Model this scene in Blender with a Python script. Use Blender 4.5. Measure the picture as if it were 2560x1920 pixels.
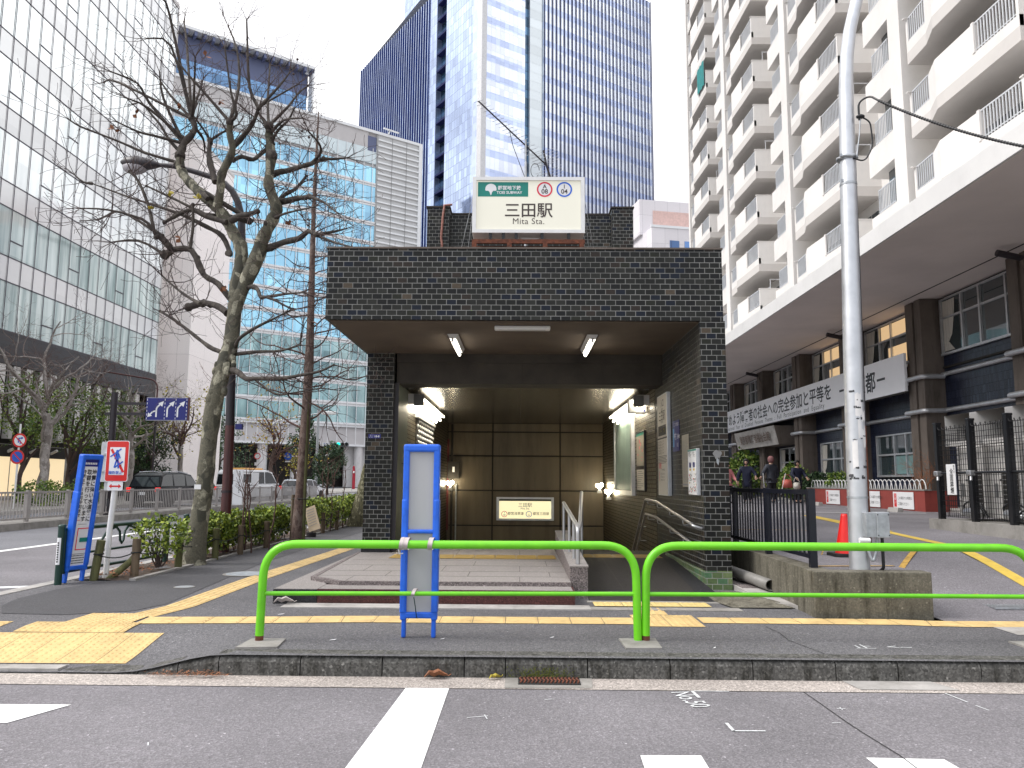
import bpy, bmesh, math, random
from mathutils import Vector as V, Matrix
R = math.radians
for o in list(bpy.data.objects): bpy.data.objects.remove(o, do_unlink=True)
sc = bpy.context.scene
COL = sc.collection
# ---------------------------------------------------------------- camera
PITCH, YAW, ROLL, FPX, CAMH = .124908, .011024, .0068, 1950., 1.27
_f = V((-math.sin(YAW)*math.cos(PITCH), math.cos(YAW)*math.cos(PITCH), math.sin(PITCH)))
_r = V((math.cos(YAW), math.sin(YAW), 0)); _u = _r.cross(_f)
RX = _r*math.cos(ROLL)+_u*math.sin(ROLL); UX = -_r*math.sin(ROLL)+_u*math.cos(ROLL)
cam = bpy.data.objects.new('camera', bpy.data.cameras.new('camera')); COL.objects.link(cam)
cam.matrix_world = Matrix(((RX.x,UX.x,-_f.x,0),(RX.y,UX.y,-_f.y,0),(RX.z,UX.z,-_f.z,CAMH),(0,0,0,1)))
cam.data.sensor_width = 36; cam.data.lens = FPX/2560*36
cam.data.clip_start = .05; cam.data.clip_end = 3000
sc.camera = cam
# ---------------------------------------------------------------- sky, sun, exposure
SUN_EL, SUN_AZ = R(46), R(258)          # azimuth clockwise from +Y: light comes from behind, to the left
w = bpy.data.worlds.new('World'); sc.world = w; w.use_nodes = True
nt = w.node_tree; N = nt.nodes; L = nt.links; N.clear()
sky = N.new('ShaderNodeTexSky'); sky.sky_type = 'NISHITA'; sky.sun_disc = False
sky.sun_elevation = SUN_EL; sky.sun_rotation = SUN_AZ
tc = N.new('ShaderNodeTexCoord')
sep = N.new('ShaderNodeSeparateXYZ'); L.new(tc.outputs['Generated'], sep.inputs[0])
n1 = N.new('ShaderNodeTexNoise'); n1.inputs['Scale'].default_value = 2.2; n1.inputs['Detail'].default_value = 6
L.new(tc.outputs['Generated'], n1.inputs['Vector'])
# cloud cover: closed ahead, opening to blue behind the camera
m1 = N.new('ShaderNodeMath'); m1.operation = 'MULTIPLY_ADD'; m1.inputs[1].default_value = .75; m1.inputs[2].default_value = .42
L.new(sep.outputs['Y'], m1.inputs[0])
m2 = N.new('ShaderNodeMath'); m2.operation = 'MULTIPLY_ADD'; m2.inputs[1].default_value = 1.3
L.new(n1.outputs['Fac'], m2.inputs[0]); L.new(m1.outputs[0], m2.inputs[2])
cr = N.new('ShaderNodeMapRange'); cr.inputs[1].default_value = .55; cr.inputs[2].default_value = 1.05; cr.inputs[3].default_value = .72; cr.inputs[4].default_value = 1.
L.new(m2.outputs[0], cr.inputs[0])
n2 = N.new('ShaderNodeTexNoise'); n2.inputs['Scale'].default_value = 3.5; n2.inputs['Detail'].default_value = 5
mp = N.new('ShaderNodeMapping'); mp.inputs['Scale'].default_value = (1,1,2.4); mp.inputs['Location'].default_value = (1.3,.2,.5)
L.new(tc.outputs['Generated'], mp.inputs[0]); L.new(mp.outputs[0], n2.inputs['Vector'])
ramp = N.new('ShaderNodeValToRGB')
ramp.color_ramp.elements[0].position = .33; ramp.color_ramp.elements[0].color = (.54,.535,.575,1)
ramp.color_ramp.elements[1].position = .58; ramp.color_ramp.elements[1].color = (1.,1.,1.01,1)
L.new(n2.outputs['Fac'], ramp.inputs[0])
sc8 = N.new('ShaderNodeVectorMath'); sc8.operation = 'SCALE'; zg = N.new('ShaderNodeMath'); zg.operation = 'MULTIPLY_ADD'; zg.use_clamp = False      # overcast sky: brighter overhead than at the horizon
zg.inputs[1].default_value = 7.8; zg.inputs[2].default_value = 3.35
zc = N.new('ShaderNodeMath'); zc.operation = 'MAXIMUM'; zc.inputs[1].default_value = 0; L.new(sep.outputs['Z'], zc.inputs[0]); L.new(zc.outputs[0], zg.inputs[0])
L.new(ramp.outputs[0], sc8.inputs[0]); L.new(zg.outputs[0], sc8.inputs['Scale'])
mx = N.new('ShaderNodeMix'); mx.data_type = 'RGBA'
L.new(cr.outputs[0], mx.inputs[0]); L.new(sky.outputs[0], mx.inputs[6]); L.new(sc8.outputs[0], mx.inputs[7])
bg = N.new('ShaderNodeBackground'); bg.inputs['Strength'].default_value = .13
L.new(mx.outputs[2], bg.inputs[0])
ow = N.new('ShaderNodeOutputWorld'); L.new(bg.outputs[0], ow.inputs[0])
sl = bpy.data.lights.new('sun', 'SUN'); sl.energy = 1.5; sl.angle = R(25); sl.color = (1,.965,.92)
so = bpy.data.objects.new('sun', sl); COL.objects.link(so)
_d = V((math.sin(SUN_AZ)*math.cos(SUN_EL), math.cos(SUN_AZ)*math.cos(SUN_EL), math.sin(SUN_EL)))
so.rotation_euler = _d.to_track_quat('Z','Y').to_euler(); so.location = (0,-5,40)
vs = sc.view_settings; sc.display_settings.display_device = 'sRGB'
vs.view_transform = 'Standard'; vs.look = 'None'; vs.gamma = 1; vs.use_curve_mapping = False; vs.exposure = .97
sc.cycles.max_bounces = 8; sc.cycles.glossy_bounces = 4; sc.cycles.transparent_max_bounces = 12
sc.cycles.sample_clamp_indirect = 6
rnd = random.Random(7)

# ---------------------------------------------------------------- helpers
def at(px, py, Y):
    'point at distance Y seen at photo position px,py'
    d = _f + RX*((px-1280)/FPX) - UX*((py-960)/FPX)
    return V((0,0,CAMH)) + d*(Y/d.y)
def reg(x0, y0, s): return lambda x, y: (x0+s*x, y0+s*y)
R1=reg(0,0,640/1659); R2=reg(400,0,720/1866); R5=reg(0,640,500/1659); R7=reg(400,700,550/1659); R8=reg(400,1100,550/1659)

class MB:
    'collects shapes and links them as ONE mesh object'
    def __init__(s): s.v=[]; s.f=[]; s.m=[]; s.sm=[]; s.mats=[]; s.M=None
    def mi(s, m):
        if m not in s.mats: s.mats.append(m)
        return s.mats.index(m)
    def add(s, vs, fs, m, smooth=False):
        b=len(s.v); k=s.mi(m)
        s.v.extend([s.M@V(p) if s.M else V(p) for p in vs])
        for f in fs: s.f.append([b+i for i in f]); s.m.append(k); s.sm.append(smooth)
        return s
    def box(s, x0,y0,z0,x1,y1,z1, m):
        p=[(x0,y0,z0),(x1,y0,z0),(x1,y1,z0),(x0,y1,z0),(x0,y0,z1),(x1,y0,z1),(x1,y1,z1),(x0,y1,z1)]
        return s.add(p,[(0,3,2,1),(4,5,6,7),(0,1,5,4),(1,2,6,5),(2,3,7,6),(3,0,4,7)],m)
    def bbox(s, x0,y0,z0,x1,y1,z1, m, b=.01):
        'box with bevelled edges'
        bm=bmesh.new(); bmesh.ops.create_cube(bm,size=1)
        for q in bm.verts: q.co=V(((x0+x1)/2+q.co.x*(x1-x0),(y0+y1)/2+q.co.y*(y1-y0),(z0+z1)/2+q.co.z*(z1-z0)))
        bmesh.ops.bevel(bm,geom=bm.edges[:],offset=b,segments=2,affect='EDGES',profile=.5)
        return s.bm(bm,m)
    def bm(s, bm, m, smooth=False):
        bm.verts.index_update(); s.add([q.co.copy() for q in bm.verts],[[q.index for q in f.verts] for f in bm.faces],m,smooth); bm.free(); return s
    def quad(s, a,b,c,d, m): return s.add([a,b,c,d],[(0,1,2,3)],m)
    def poly(s, pts, m): return s.add(pts,[tuple(range(len(pts)))],m)
    def prism(s, pts, ext, m):
        'closed outline swept by vector ext'
        n=len(pts); e=V(ext); p=[V(q) for q in pts]
        return s.add(p+[q+e for q in p],[tuple(range(n))[::-1],tuple(range(n,2*n))]+[(i,(i+1)%n,n+(i+1)%n,n+i) for i in range(n)],m)
    def bar(s, a, b, w, h, m, up=(0,0,1)):
        'rectangular bar from a to b'
        a,b=V(a),V(b); t=(b-a).normalized(); u=V(up)
        if abs(t.dot(u))>.98: u=V((1,0,0))
        x=t.cross(u).normalized()*(w/2); y=x.cross(t).normalized()*(h/2)
        p=[a-x-y,a+x-y,a+x+y,a-x+y,b-x-y,b+x-y,b+x+y,b-x+y]
        return s.add(p,[(0,3,2,1),(4,5,6,7),(0,1,5,4),(1,2,6,5),(2,3,7,6),(3,0,4,7)],m)
    def tube(s, pts, r, m, n=8, cap=True, smooth=True):
        pts=[V(p) for p in pts]; k=len(pts)
        rr=list(r) if hasattr(r,'__len__') else [r]*k
        t0=(pts[1]-pts[0]).normalized(); u=V((0,0,1)) if abs(t0.z)<.9 else V((1,0,0))
        x=t0.cross(u).normalized(); vs=[]
        for i,p in enumerate(pts):
            t=(pts[min(i+1,k-1)]-pts[max(i-1,0)])
            t=t.normalized() if t.length>1e-9 else t0
            x=(x-t*x.dot(t)); x=x.normalized() if x.length>1e-6 else t.orthogonal().normalized()
            y=t.cross(x)
            for j in range(n):
                a=2*math.pi*j/n; vs.append(p+(x*math.cos(a)+y*math.sin(a))*rr[i])
        fs=[(i*n+j,i*n+(j+1)%n,(i+1)*n+(j+1)%n,(i+1)*n+j) for i in range(k-1) for j in range(n)]
        s.add(vs,fs,m,smooth)
        if cap: s.add(vs[:n],[tuple(range(n))[::-1]],m); s.add(vs[-n:],[tuple(range(n))],m)
        return s
    def cyl(s, a, b, r, m, n=16, r2=None): return s.tube([a,b],[r,r if r2 is None else r2],m,n)
    def lathe(s, prof, c, m, n=20, smooth=True):
        'profile [(r,z)] turned about the vertical through c'
        c=V(c); vs=[c+V((r*math.cos(2*math.pi*j/n),r*math.sin(2*math.pi*j/n),z)) for r,z in prof for j in range(n)]
        fs=[(i*n+j,i*n+(j+1)%n,(i+1)*n+(j+1)%n,(i+1)*n+j) for i in range(len(prof)-1) for j in range(n)]
        return s.add(vs,fs,m,smooth)
    def ball(s, c, r, m, seg=10, sq=(1,1,1)):
        bm=bmesh.new(); bmesh.ops.create_uvsphere(bm,u_segments=seg,v_segments=max(4,seg*2//3),radius=r)
        for q in bm.verts: q.co=V(c)+V((q.co.x*sq[0],q.co.y*sq[1],q.co.z*sq[2]))
        return s.bm(bm,m,True)
    def disc(s, c, u, v, r, m, n=32, r0=0):
        c,u,v=V(c),V(u),V(v)
        cs=[(math.cos(2*math.pi*i/n),math.sin(2*math.pi*i/n)) for i in range(n)]
        o=[c+u*(r*a)+v*(r*b) for a,b in cs]
        if r0<=0: return s.add(o,[tuple(range(n))],m)
        return s.add(o+[c+u*(r0*a)+v*(r0*b) for a,b in cs],[(i,(i+1)%n,n+(i+1)%n,n+i) for i in range(n)],m)
    def text(s, txt, o, u, v, size, m, align='CENTER', bold=0., sx=1., vert=False, track=1.):
        'lettering lying on the plane (u right, v up) at o'
        if vert:
            for i,ch in enumerate(txt):
                s.text(ch, V(o)-V(v)*(size*1.04*i), u, v, size, m, 'CENTER', bold, sx)
            return s
        cu=bpy.data.curves.new('t','FONT'); cu.body=txt; cu.size=size; cu.align_x=align; cu.resolution_u=3; cu.offset=bold*size; cu.space_character=track
        ob=bpy.data.objects.new('t',cu); COL.objects.link(ob)
        me=bpy.data.meshes.new_from_object(ob)
        o,u,v=V(o),V(u),V(v)
        s.add([o+u*(p.co.x*sx)+v*p.co.y for p in me.vertices],[list(f.vertices) for f in me.polygons],m)
        bpy.data.objects.remove(ob); bpy.data.curves.remove(cu); bpy.data.meshes.remove(me)
        return s
    def build(s, name, parent=None, loc=None, rotz=0):
        me=bpy.data.meshes.new(name); me.from_pydata([tuple(p) for p in s.v],[],s.f)
        for m in s.mats: me.materials.append(m)
        me.polygons.foreach_set('material_index',s.m); me.polygons.foreach_set('use_smooth',s.sm)
        me.update()
        uv=me.uv_layers.new(name='uv'); co=[0.]*(len(me.loops)*2)
        for p in me.polygons:                       # metre-scale box mapping
            n=p.normal
            if abs(n.z)>.75: fn=lambda q: (q.x,q.y)
            else:
                h=V((-n.y,n.x,0)); h=h.normalized() if h.length>1e-6 else V((1,0,0))
                if abs(h.x)>=abs(h.y): h=h if h.x>0 else -h
                else: h=h if h.y>0 else -h
                fn=lambda q,h=h: (q.x*h.x+q.y*h.y,q.z)
            for li in p.loop_indices:
                q=fn(me.vertices[me.loops[li].vertex_index].co); co[2*li],co[2*li+1]=q
        uv.data.foreach_set('uv',co)
        ob=bpy.data.objects.new(name,me); COL.objects.link(ob)
        if loc is not None: ob.location=loc
        ob.rotation_euler.z=rotz
        if parent: ob.parent=parent
        return ob
def tag(o, label=None, cat=None, group=None, kind=None):
    if label: o['label']=label
    if cat: o['category']=cat
    if group: o['group']=group
    if kind: o['kind']=kind
    return o
def thing(name, label, cat, loc=(0,0,0), rotz=0, group=None):
    o=bpy.data.objects.new(name,None); COL.objects.link(o); o.location=loc; o.rotation_euler.z=rotz; o.empty_display_size=.1
    return tag(o,label,cat,group)
def dup(root, loc, rotz=None, label=None):
    def cp(o,par):
        c=o.copy(); COL.objects.link(c); c.parent=par
        for ch in kids.get(o,()): cp(ch,c)
        return c
    kids={}
    for o in bpy.data.objects:
        if o.parent: kids.setdefault(o.parent,[]).append(o)
    r=cp(root,None); r.location=loc
    if rotz is not None: r.rotation_euler.z=rotz
    if label: r['label']=label
    return r
def pipe(pts, rad, seg=6):
    'round the inner corners of a polyline'
    pts=[V(p) for p in pts]; out=[pts[0]]
    for i in range(1,len(pts)-1):
        a=(pts[i-1]-pts[i]); b=(pts[i+1]-pts[i]); r=min(rad,a.length*.49,b.length*.49)
        p0=pts[i]+a.normalized()*r; p1=pts[i]+b.normalized()*r
        for k in range(seg+1):
            t=k/seg; out.append(p0*(1-t)**2+pts[i]*2*t*(1-t)+p1*t*t)
    out.append(pts[-1]); return out
# ---------------------------------------------------------------- materials
class MT:
    def __init__(s, name):
        s.m=bpy.data.materials.new(name); s.m.use_nodes=True; s.nt=s.m.node_tree; s.N=s.nt.nodes; s.L=s.nt.links
        s.b=s.N['Principled BSDF']; s.tc=s.N.new('ShaderNodeTexCoord')
    def n(s, t, ins=None, **kw):
        x=s.N.new(t)
        for k,v in kw.items(): setattr(x,k,v)
        for k,v in (ins or {}).items():
            if hasattr(v,'links'): s.L.new(v,x.inputs[k])
            else: x.inputs[k].default_value=v
        return x
    def noise(s, scale, detail=4, vec='Object', rough=.55, stretch=None):
        v=s.tc.outputs[vec]
        if stretch: v=s.n('ShaderNodeMapping',{0:v,'Scale':stretch}).outputs[0]
        return s.n('ShaderNodeTexNoise',{'Vector':v,'Scale':scale,'Detail':detail,'Roughness':rough}).outputs['Fac']
    def ramp(s, fac, stops, interp='LINEAR'):
        r=s.n('ShaderNodeValToRGB',{0:fac}); e=r.color_ramp; e.interpolation=interp
        while len(e.elements)<len(stops): e.elements.new(.5)
        for el,(p,c) in zip(e.elements,stops): el.position=p; el.color=(*c,1) if len(c)==3 else c
        return r.outputs[0]
    def math(s, op, a, b=0., c=None):
        i={0:a,1:b}
        if c is not None: i[2]=c
        return s.n('ShaderNodeMath',i,operation=op).outputs[0]
    def mix(s, f, a, b, mode='MIX'):
        x=s.n('ShaderNodeMix',data_type='RGBA',blend_type=mode)
        for k,v in ((0,f),(6,a),(7,b)):
            if hasattr(v,'links'): s.L.new(v,x.inputs[k])
            else: x.inputs[k].default_value=v if k==0 else (*v,1)
        return x.outputs[2]
    def set(s, **kw):
        for k,v in kw.items():
            k={'col':'Base Color','rough':'Roughness','metal':'Metallic','spec':'Specular IOR Level','emit':'Emission Color','es':'Emission Strength','alpha':'Alpha','trans':'Transmission Weight','coat':'Coat Weight','ior':'IOR'}.get(k,k)
            i=s.b.inputs[k]
            if hasattr(v,'links'): s.L.new(v,i)
            else: i.default_value=(*v,1) if isinstance(v,tuple) else v
        return s
    def bump(s, h, strength=.3, dist=.01):
        b=s.n('ShaderNodeBump',{'Height':h,'Strength':strength,'Distance':dist}); s.L.new(b.outputs[0],s.b.inputs['Normal']); return s
def sc3(c,k): return tuple(min(1,x*k) for x in c)
def plain(name, col, rough=.5, metal=0., var=.12, scale=3., dirt=0., bump=0., spec=.5, stretch=None):
    'painted or plain surface: slight tone variation, optional grime and bump'
    m=MT(name); f=m.noise(scale,5,stretch=stretch)
    c=m.ramp(f,[(.3,sc3(col,1-var)),(.7,sc3(col,1+var))])
    if dirt:
        g=m.ramp(m.noise(scale*2.7,7,rough=.7,stretch=stretch),[(.5,(0,0,0)),(.72,(1,1,1))])
        c=m.mix(m.math('MULTIPLY',g,dirt),c,sc3(col,.35))
    m.set(col=c,rough=m.math('MULTIPLY_ADD',f,.2,rough-.1),metal=metal,spec=spec)
    if bump: m.bump(m.noise(scale*12,4),bump,.004)
    return m.m
def glow(name, col, es, base=None):
    m=MT(name); m.set(col=base or col,emit=col,es=es,rough=.4); return m.m
def asphalt(name, col, spk=.5, stain=.25, warm=None):
    m=MT(name)
    big=m.noise(.55,5); mid=m.noise(38,3); fine=m.n('ShaderNodeTexVoronoi',{'Vector':m.tc.outputs['Object'],'Scale':100.})
    g=m.ramp(fine.outputs['Color'],[(0,sc3(col,1-.7*spk)),(.6,col),(.93,sc3(col,1+.7*spk)),(.985,sc3(col,2.3+spk))])
    g=m.mix(m.ramp(mid,[(.35,(.75,.75,.75)),(.65,(1,1,1))]),sc3(col,.6),g)
    st=m.ramp(big,[(.32,(1-stain,)*3),(.62,(1,1,1)),(.8,(1+stain*.6,)*3)])
    c=m.mix(1.,g,st,'MULTIPLY')
    m.set(col=c,rough=.82,spec=.35); m.bump(m.math('ADD',fine.outputs['Distance'],mid),.55,.006); return m.m
def concrete(name, col, dirt=.5, streak=False, rough=.85, scale=2., speck=0.):
    m=MT(name); a=m.noise(scale,7,rough=.65); b=m.noise(60,3)
    c=m.ramp(a,[(.3,sc3(col,.75)),(.7,sc3(col,1.15))])
    d=m.noise(scale*1.6,8,rough=.72,stretch=(1.6,1.6,.28) if streak else None)
    c=m.mix(m.math('MULTIPLY',m.ramp(d,[(.48,(0,0,0)),(.66,(1,1,1))]),dirt),c,tuple(x*y for x,y in zip(sc3(col,.3),(1,.97,.85))))
    c=m.mix(m.ramp(b,[(.3,(.25,)*3),(.55,(0,0,0))]),c,sc3(col,.6))
    if speck:
        sp=m.n('ShaderNodeTexVoronoi',{'Vector':m.tc.outputs['Object'],'Scale':70.}).outputs['Color']
        c=m.mix(1.,c,m.ramp(sp,[(0,(1-.6*speck,)*3),(.5,(1,1,1)),(.9,(1+.8*speck,)*3),(.97,(1+3.*speck,)*3)]),'MULTIPLY')
    m.set(col=c,rough=rough,spec=.3); m.bump(m.math('ADD',a,m.math('MULTIPLY',b,.4)),.35,.01); return m.m
def tiles(name, bw, bh, mortar, cols, mcol, rough=.3, off=.5, freq=2, gloss_var=.15, bump=.5, spec=.5):
    'bricks or tiles laid in metre-scale UV, each with its own tone from cols'
    m=MT(name)
    br=m.n('ShaderNodeTexBrick',{'Vector':m.tc.outputs['UV'],'Color1':(0,0,0,1),'Color2':(1,1,1,1),'Mortar':(.5,.5,.5,1),'Scale':1.,'Mortar Size':mortar,'Mortar Smooth':.1,'Bias':0.,'Brick Width':bw,'Row Height':bh},offset=off,offset_frequency=freq)
    c=m.ramp(br.outputs['Color'],cols,'CONSTANT')
    c=m.mix(.35,c,m.mix(1.,c,m.ramp(m.noise(25,4),[(.3,(.6,)*3),(.7,(1.5,)*3)]),'MULTIPLY'))
    mc=m.mix(m.ramp(m.noise(4,6),[(.4,(0,)*3),(.7,(1,)*3)]),mcol,sc3(mcol,.55))
    c=m.mix(br.outputs['Fac'],c,mc)
    m.set(col=c,rough=m.math('MULTIPLY_ADD',br.outputs['Fac'],.5,m.math('MULTIPLY_ADD',m.noise(30,3),gloss_var,rough-gloss_var/2)),spec=spec)
    m.bump(m.math('SUBTRACT',1.,br.outputs['Fac']),bump,.004); return m.m
def glass(name, tint, metal=.8, rough=.06, pane=None, var=.25, curtain=None, wob=.015):
    'reflective window glass; pane=(w,h) gives every pane its own tone, curtain adds hanging folds behind'
    m=MT(name); c=tint; lv=None
    if pane:
        br=m.n('ShaderNodeTexBrick',{'Vector':m.tc.outputs['UV'],'Color1':(0,0,0,1),'Color2':(1,1,1,1),'Scale':1.,'Mortar Size':0.,'Brick Width':pane[0],'Row Height':pane[1]},offset=0.)
        lv=br.outputs['Color']; c=m.ramp(lv,[(0,sc3(tint,1-var)),(1,sc3(tint,1+var*.5))])
    if curtain:
        fold=m.noise(1.,3,'UV',stretch=(curtain[0],.12,1))
        c2=m.ramp(fold,[(.35,curtain[1]),(.65,curtain[2])])
        c=m.mix(curtain[3],c if hasattr(c,'links') else m.ramp(fold,[(0,tint),(1,tint)]),c2)
    m.set(col=c,metal=metal,rough=rough,spec=.8)
    if wob: m.bump(m.noise(.9,2),wob,.2)
    return m.m
M={}
M['asphalt']=asphalt('road_asphalt',(.218,.206,.219),.55,.28)
M['asphalt_walk']=asphalt('walk_asphalt',(.145,.141,.148),.8,.25)
M['asphalt_new']=asphalt('patch_asphalt',(.093,.091,.096),.4,.25)
M['asphalt_far']=asphalt('avenue_asphalt',(.19,.19,.205),.4,.15)
M['aggregate']=asphalt('gutter_aggregate',(.46,.41,.375),.8,.25)
M['kerb']=concrete('kerb_concrete',(.1,.097,.09),1.,True,scale=5.,speck=.8)
M['conc']=concrete('plain_concrete',(.3,.285,.265),.45)
M['conc_l']=concrete('light_concrete',(.42,.4,.38),.5)
M['conc_old']=concrete('mossy_concrete',(.15,.138,.108),1.,True,scale=2.2,speck=.35)
M['conc_br']=concrete('brown_board_concrete',(.15,.125,.108),.6,True,scale=.9)
M['granite']=asphalt('pink_granite',(.3,.275,.262),.35,.12)
M['granite_gr']=asphalt('speckled_granite',(.2,.17,.165),1.1,.1)
M['granite_red']=asphalt('red_granite',(.085,.03,.027),.8,.2)
M['granite_blk']=asphalt('black_granite',(.022,.022,.026),.9,.2)
_m=MT('road_paint'); _nf=_m.noise(45,6,rough=.75); _ng=_m.noise(2.5,4)
_c=_m.mix(_m.ramp(_m.math('ADD',_m.math('MULTIPLY',_nf,.75),_m.math('MULTIPLY',_ng,.35)),[(.66,(0,0,0)),(.72,(1,1,1))]),(.8,.8,.79),(.3,.29,.3))
_c=_m.mix(_m.ramp(_m.noise(1.2,5),[(.4,(0,0,0)),(.75,(.3,.3,.3))]),_c,(.5,.49,.47)); _m.set(col=_c,rough=.65); M['white_paint']=_m.m
M['chalk']=plain('thin_white_paint',(.62,.63,.64),.7,var=.25,scale=20,dirt=.4)
M['brick']=tiles('dark_brick_tile',.125,.0695,.0042,[(0,(0.0074,0.0074,0.0074)),(.2,(0.0115,0.0119,0.0098)),(.4,(0.0156,0.0156,0.0131)),(.55,(0.0090,0.0090,0.0074)),(.68,(0.0205,0.0205,0.0172)),(.8,(0.0057,0.0090,0.0180)),(.885,(0.0246,0.0180,0.0139)),(.95,(0.0148,0.0156,0.0098)),(.985,(0.0697,0.0533,0.0369))],(.23,.23,.22),.42,bump=.6,spec=.25)
M['brick_grn']=tiles('green_brick_tile',.125,.0695,.0048,[(0,(.1,.15,.06)),(.35,(.15,.2,.085)),(.7,(.08,.17,.085))],(.36,.38,.32),.35)
M['brick_in']=tiles('inner_brick_tile',.23,.0695,.005,[(0,(.045,.035,.018)),(.25,(.062,.048,.024)),(.5,(.034,.027,.015)),(.75,(.075,.058,.03))],(.012,.01,.008),.42)
M['soffit']=plain('brown_soffit',(.115,.088,.066),.8,var=.2,scale=2,bump=.3)
M['beam']=plain('dark_beam',(.034,.029,.025),.8,var=.3,scale=4,bump=.4)
M['slat']=tiles('ceiling_slats',8.,.09,.006,[(0,(.06,.053,.043)),(.5,(.085,.075,.06))],(.01,.01,.01),.2,spec=.7)
M['panel']=plain('brown_wall_panel',(.125,.097,.06),.5,var=.22,scale=1.3,dirt=.4,stretch=(2,1,.25))
M['joint']=plain('panel_joint',(.02,.016,.013),.7)
M['green_metal']=plain('green_painted_metal',(.045,.06,.045),.45,var=.3,scale=3,dirt=.4,stretch=(3,3,.3))
M['steel']=plain('stainless_steel',(.5,.5,.51),.42,.9,var=.02,scale=2)
M['alu']=plain('aluminium',(.6,.61,.63),.42,.75,var=.1,scale=6)
M['galv']=plain('galvanised_steel',(.42,.44,.46),.48,.6,var=.2,scale=14,dirt=.2)
M['fence_gr']=plain('fence_steel_grey',(.36,.335,.32),.5,.35,var=.12,scale=2)
_m=MT('rail_green_paint'); _nf=_m.noise(55,5,rough=.7); _c=_m.ramp(_m.noise(3,5),[(.3,(.13,.53,.01)),(.7,(.18,.64,.016))])
_c=_m.mix(_m.ramp(_m.noise(7,6),[(.5,(0,0,0)),(.8,(.3,.3,.3))]),_c,(.07,.2,.02)); _c=_m.mix(_m.ramp(_nf,[(.735,(0,0,0)),(.75,(1,1,1))]),_c,(.03,.035,.02)); _m.set(col=_c,rough=_m.math('MULTIPLY_ADD',_nf,.25,.2)); M['rail_green']=_m.m
M['rust']=plain('rust',(.13,.04,.02),.85,var=.5,scale=22,bump=.5)
M['white_m']=plain('white_painted_metal',(.74,.74,.735),.4,var=.04,scale=4,dirt=.1)
M['white_pl']=plain('white_plastic',(.78,.78,.79),.4,var=.03)
M['grey_pl']=plain('grey_panel',(.52,.52,.53),.4,var=.03,scale=2)
M['blue_pl']=plain('blue_plastic',(.014,.125,.68),.4,var=.16,scale=7,dirt=.25)
M['blue_dk']=plain('dark_blue_print',(.015,.02,.2),.35,var=.05)
M['sign_blue']=plain('sign_blue',(.008,.012,.16),.35,var=.08)
M['sign_blue2']=plain('round_sign_blue',(.02,.1,.5),.35,var=.06)
M['sign_red']=plain('sign_red',(.62,.022,.018),.35,var=.06)
M['sign_white']=plain('sign_white',(.76,.76,.77),.4,var=.03)
M['print_blk']=plain('black_print',(.02,.02,.022),.5,var=.1)
M['print_grey']=plain('grey_print',(.2,.2,.2),.5,var=.1)
M['green_dk']=plain('dark_green_metal',(.006,.035,.027),.32,var=.15)
M['black_m']=plain('black_metal',(.008,.008,.01),.34,var=.2)
M['navy_m']=plain('navy_black_metal',(.006,.007,.014),.35,var=.2)
M['brown_pole']=plain('maroon_brown_pole',(.075,.022,.022),.42,var=.25,scale=2,dirt=.25,stretch=(2,2,.4))
M['dark_pole']=plain('dark_brown_pole',(.022,.017,.022),.42,var=.2)
M['wood']=plain('weathered_wood',(.13,.095,.06),.85,var=.35,scale=6,dirt=.5,stretch=(4,4,.5),bump=.5)
M['wood_moss']=plain('mossy_wood',(.1,.1,.04),.9,var=.4,scale=7,dirt=.5,stretch=(4,4,.6),bump=.5)
M['rope']=plain('black_rope',(.015,.018,.016),.8)
M['soil']=plain('planting_soil',(.1,.072,.055),.95,var=.45,scale=9,dirt=.6,bump=.8)
M['leaf_dry']=plain('dry_leaf',(.25,.1,.045),.75,var=.4,scale=15)
M['leaf_yel']=plain('yellow_leaf',(.42,.34,.04),.6,var=.3,scale=12)
M['cone_red']=plain('cone_red',(.72,.02,.016),.4,var=.08)
M['rubber']=plain('black_rubber',(.012,.012,.012),.7)
M['lamp_glass']=plain('lamp_bowl',(.36,.34,.36),.2)
M['tube']=glow('lit_fluorescent',(1,.94,.8),13.)
M['tube_b']=glow('lit_fluorescent_bright',(1,.95,.82),16.)
def bark(name, a, b, c, scale, moss=0):
    m=MT(name); v=m.n('ShaderNodeTexVoronoi',{'Vector':m.n('ShaderNodeMapping',{0:m.tc.outputs['Object'],'Scale':(1,1,.6)}).outputs[0],'Scale':scale},feature='F1')
    n=m.noise(scale*.8,5); f=m.math('ADD',m.math('MULTIPLY',v.outputs['Color'],.55),m.math('MULTIPLY',n,.6))
    col=m.ramp(f,[(.0,a),(.44,a),(.5,b),(.68,b),(.74,c)])
    col=m.mix(m.ramp(m.noise(scale*5,4),[(.35,(.5,)*3),(.6,(0,)*3)]),col,sc3(a,.6))
    m.set(col=col,rough=.85); m.bump(m.math('ADD',f,m.noise(scale*6,4)),.6,.01); return m.m
M['bark_plane']=bark('plane_bark',(.06,.058,.042),(.13,.12,.085),(.36,.34,.255),9.)
M['bark_limb']=bark('plane_limb_bark',(.04,.032,.028),(.06,.048,.04),(.1,.085,.07),16.)
M['twig']=plain('twig_bark',(.068,.046,.042),.85,var=.3)
M['twig_red']=plain('red_twig_bark',(.1,.055,.045),.85,var=.3)
M['bark_red']=bark('reddish_bark',(.09,.055,.045),(.15,.1,.082),(.2,.15,.125),18.)
M['bark_pale']=bark('pale_bark',(.2,.175,.16),(.32,.29,.27),(.42,.39,.37),6.)
M['bark_moss']=bark('mossy_bark',(.06,.055,.03),(.11,.1,.05),(.3,.28,.18),20.)
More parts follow.
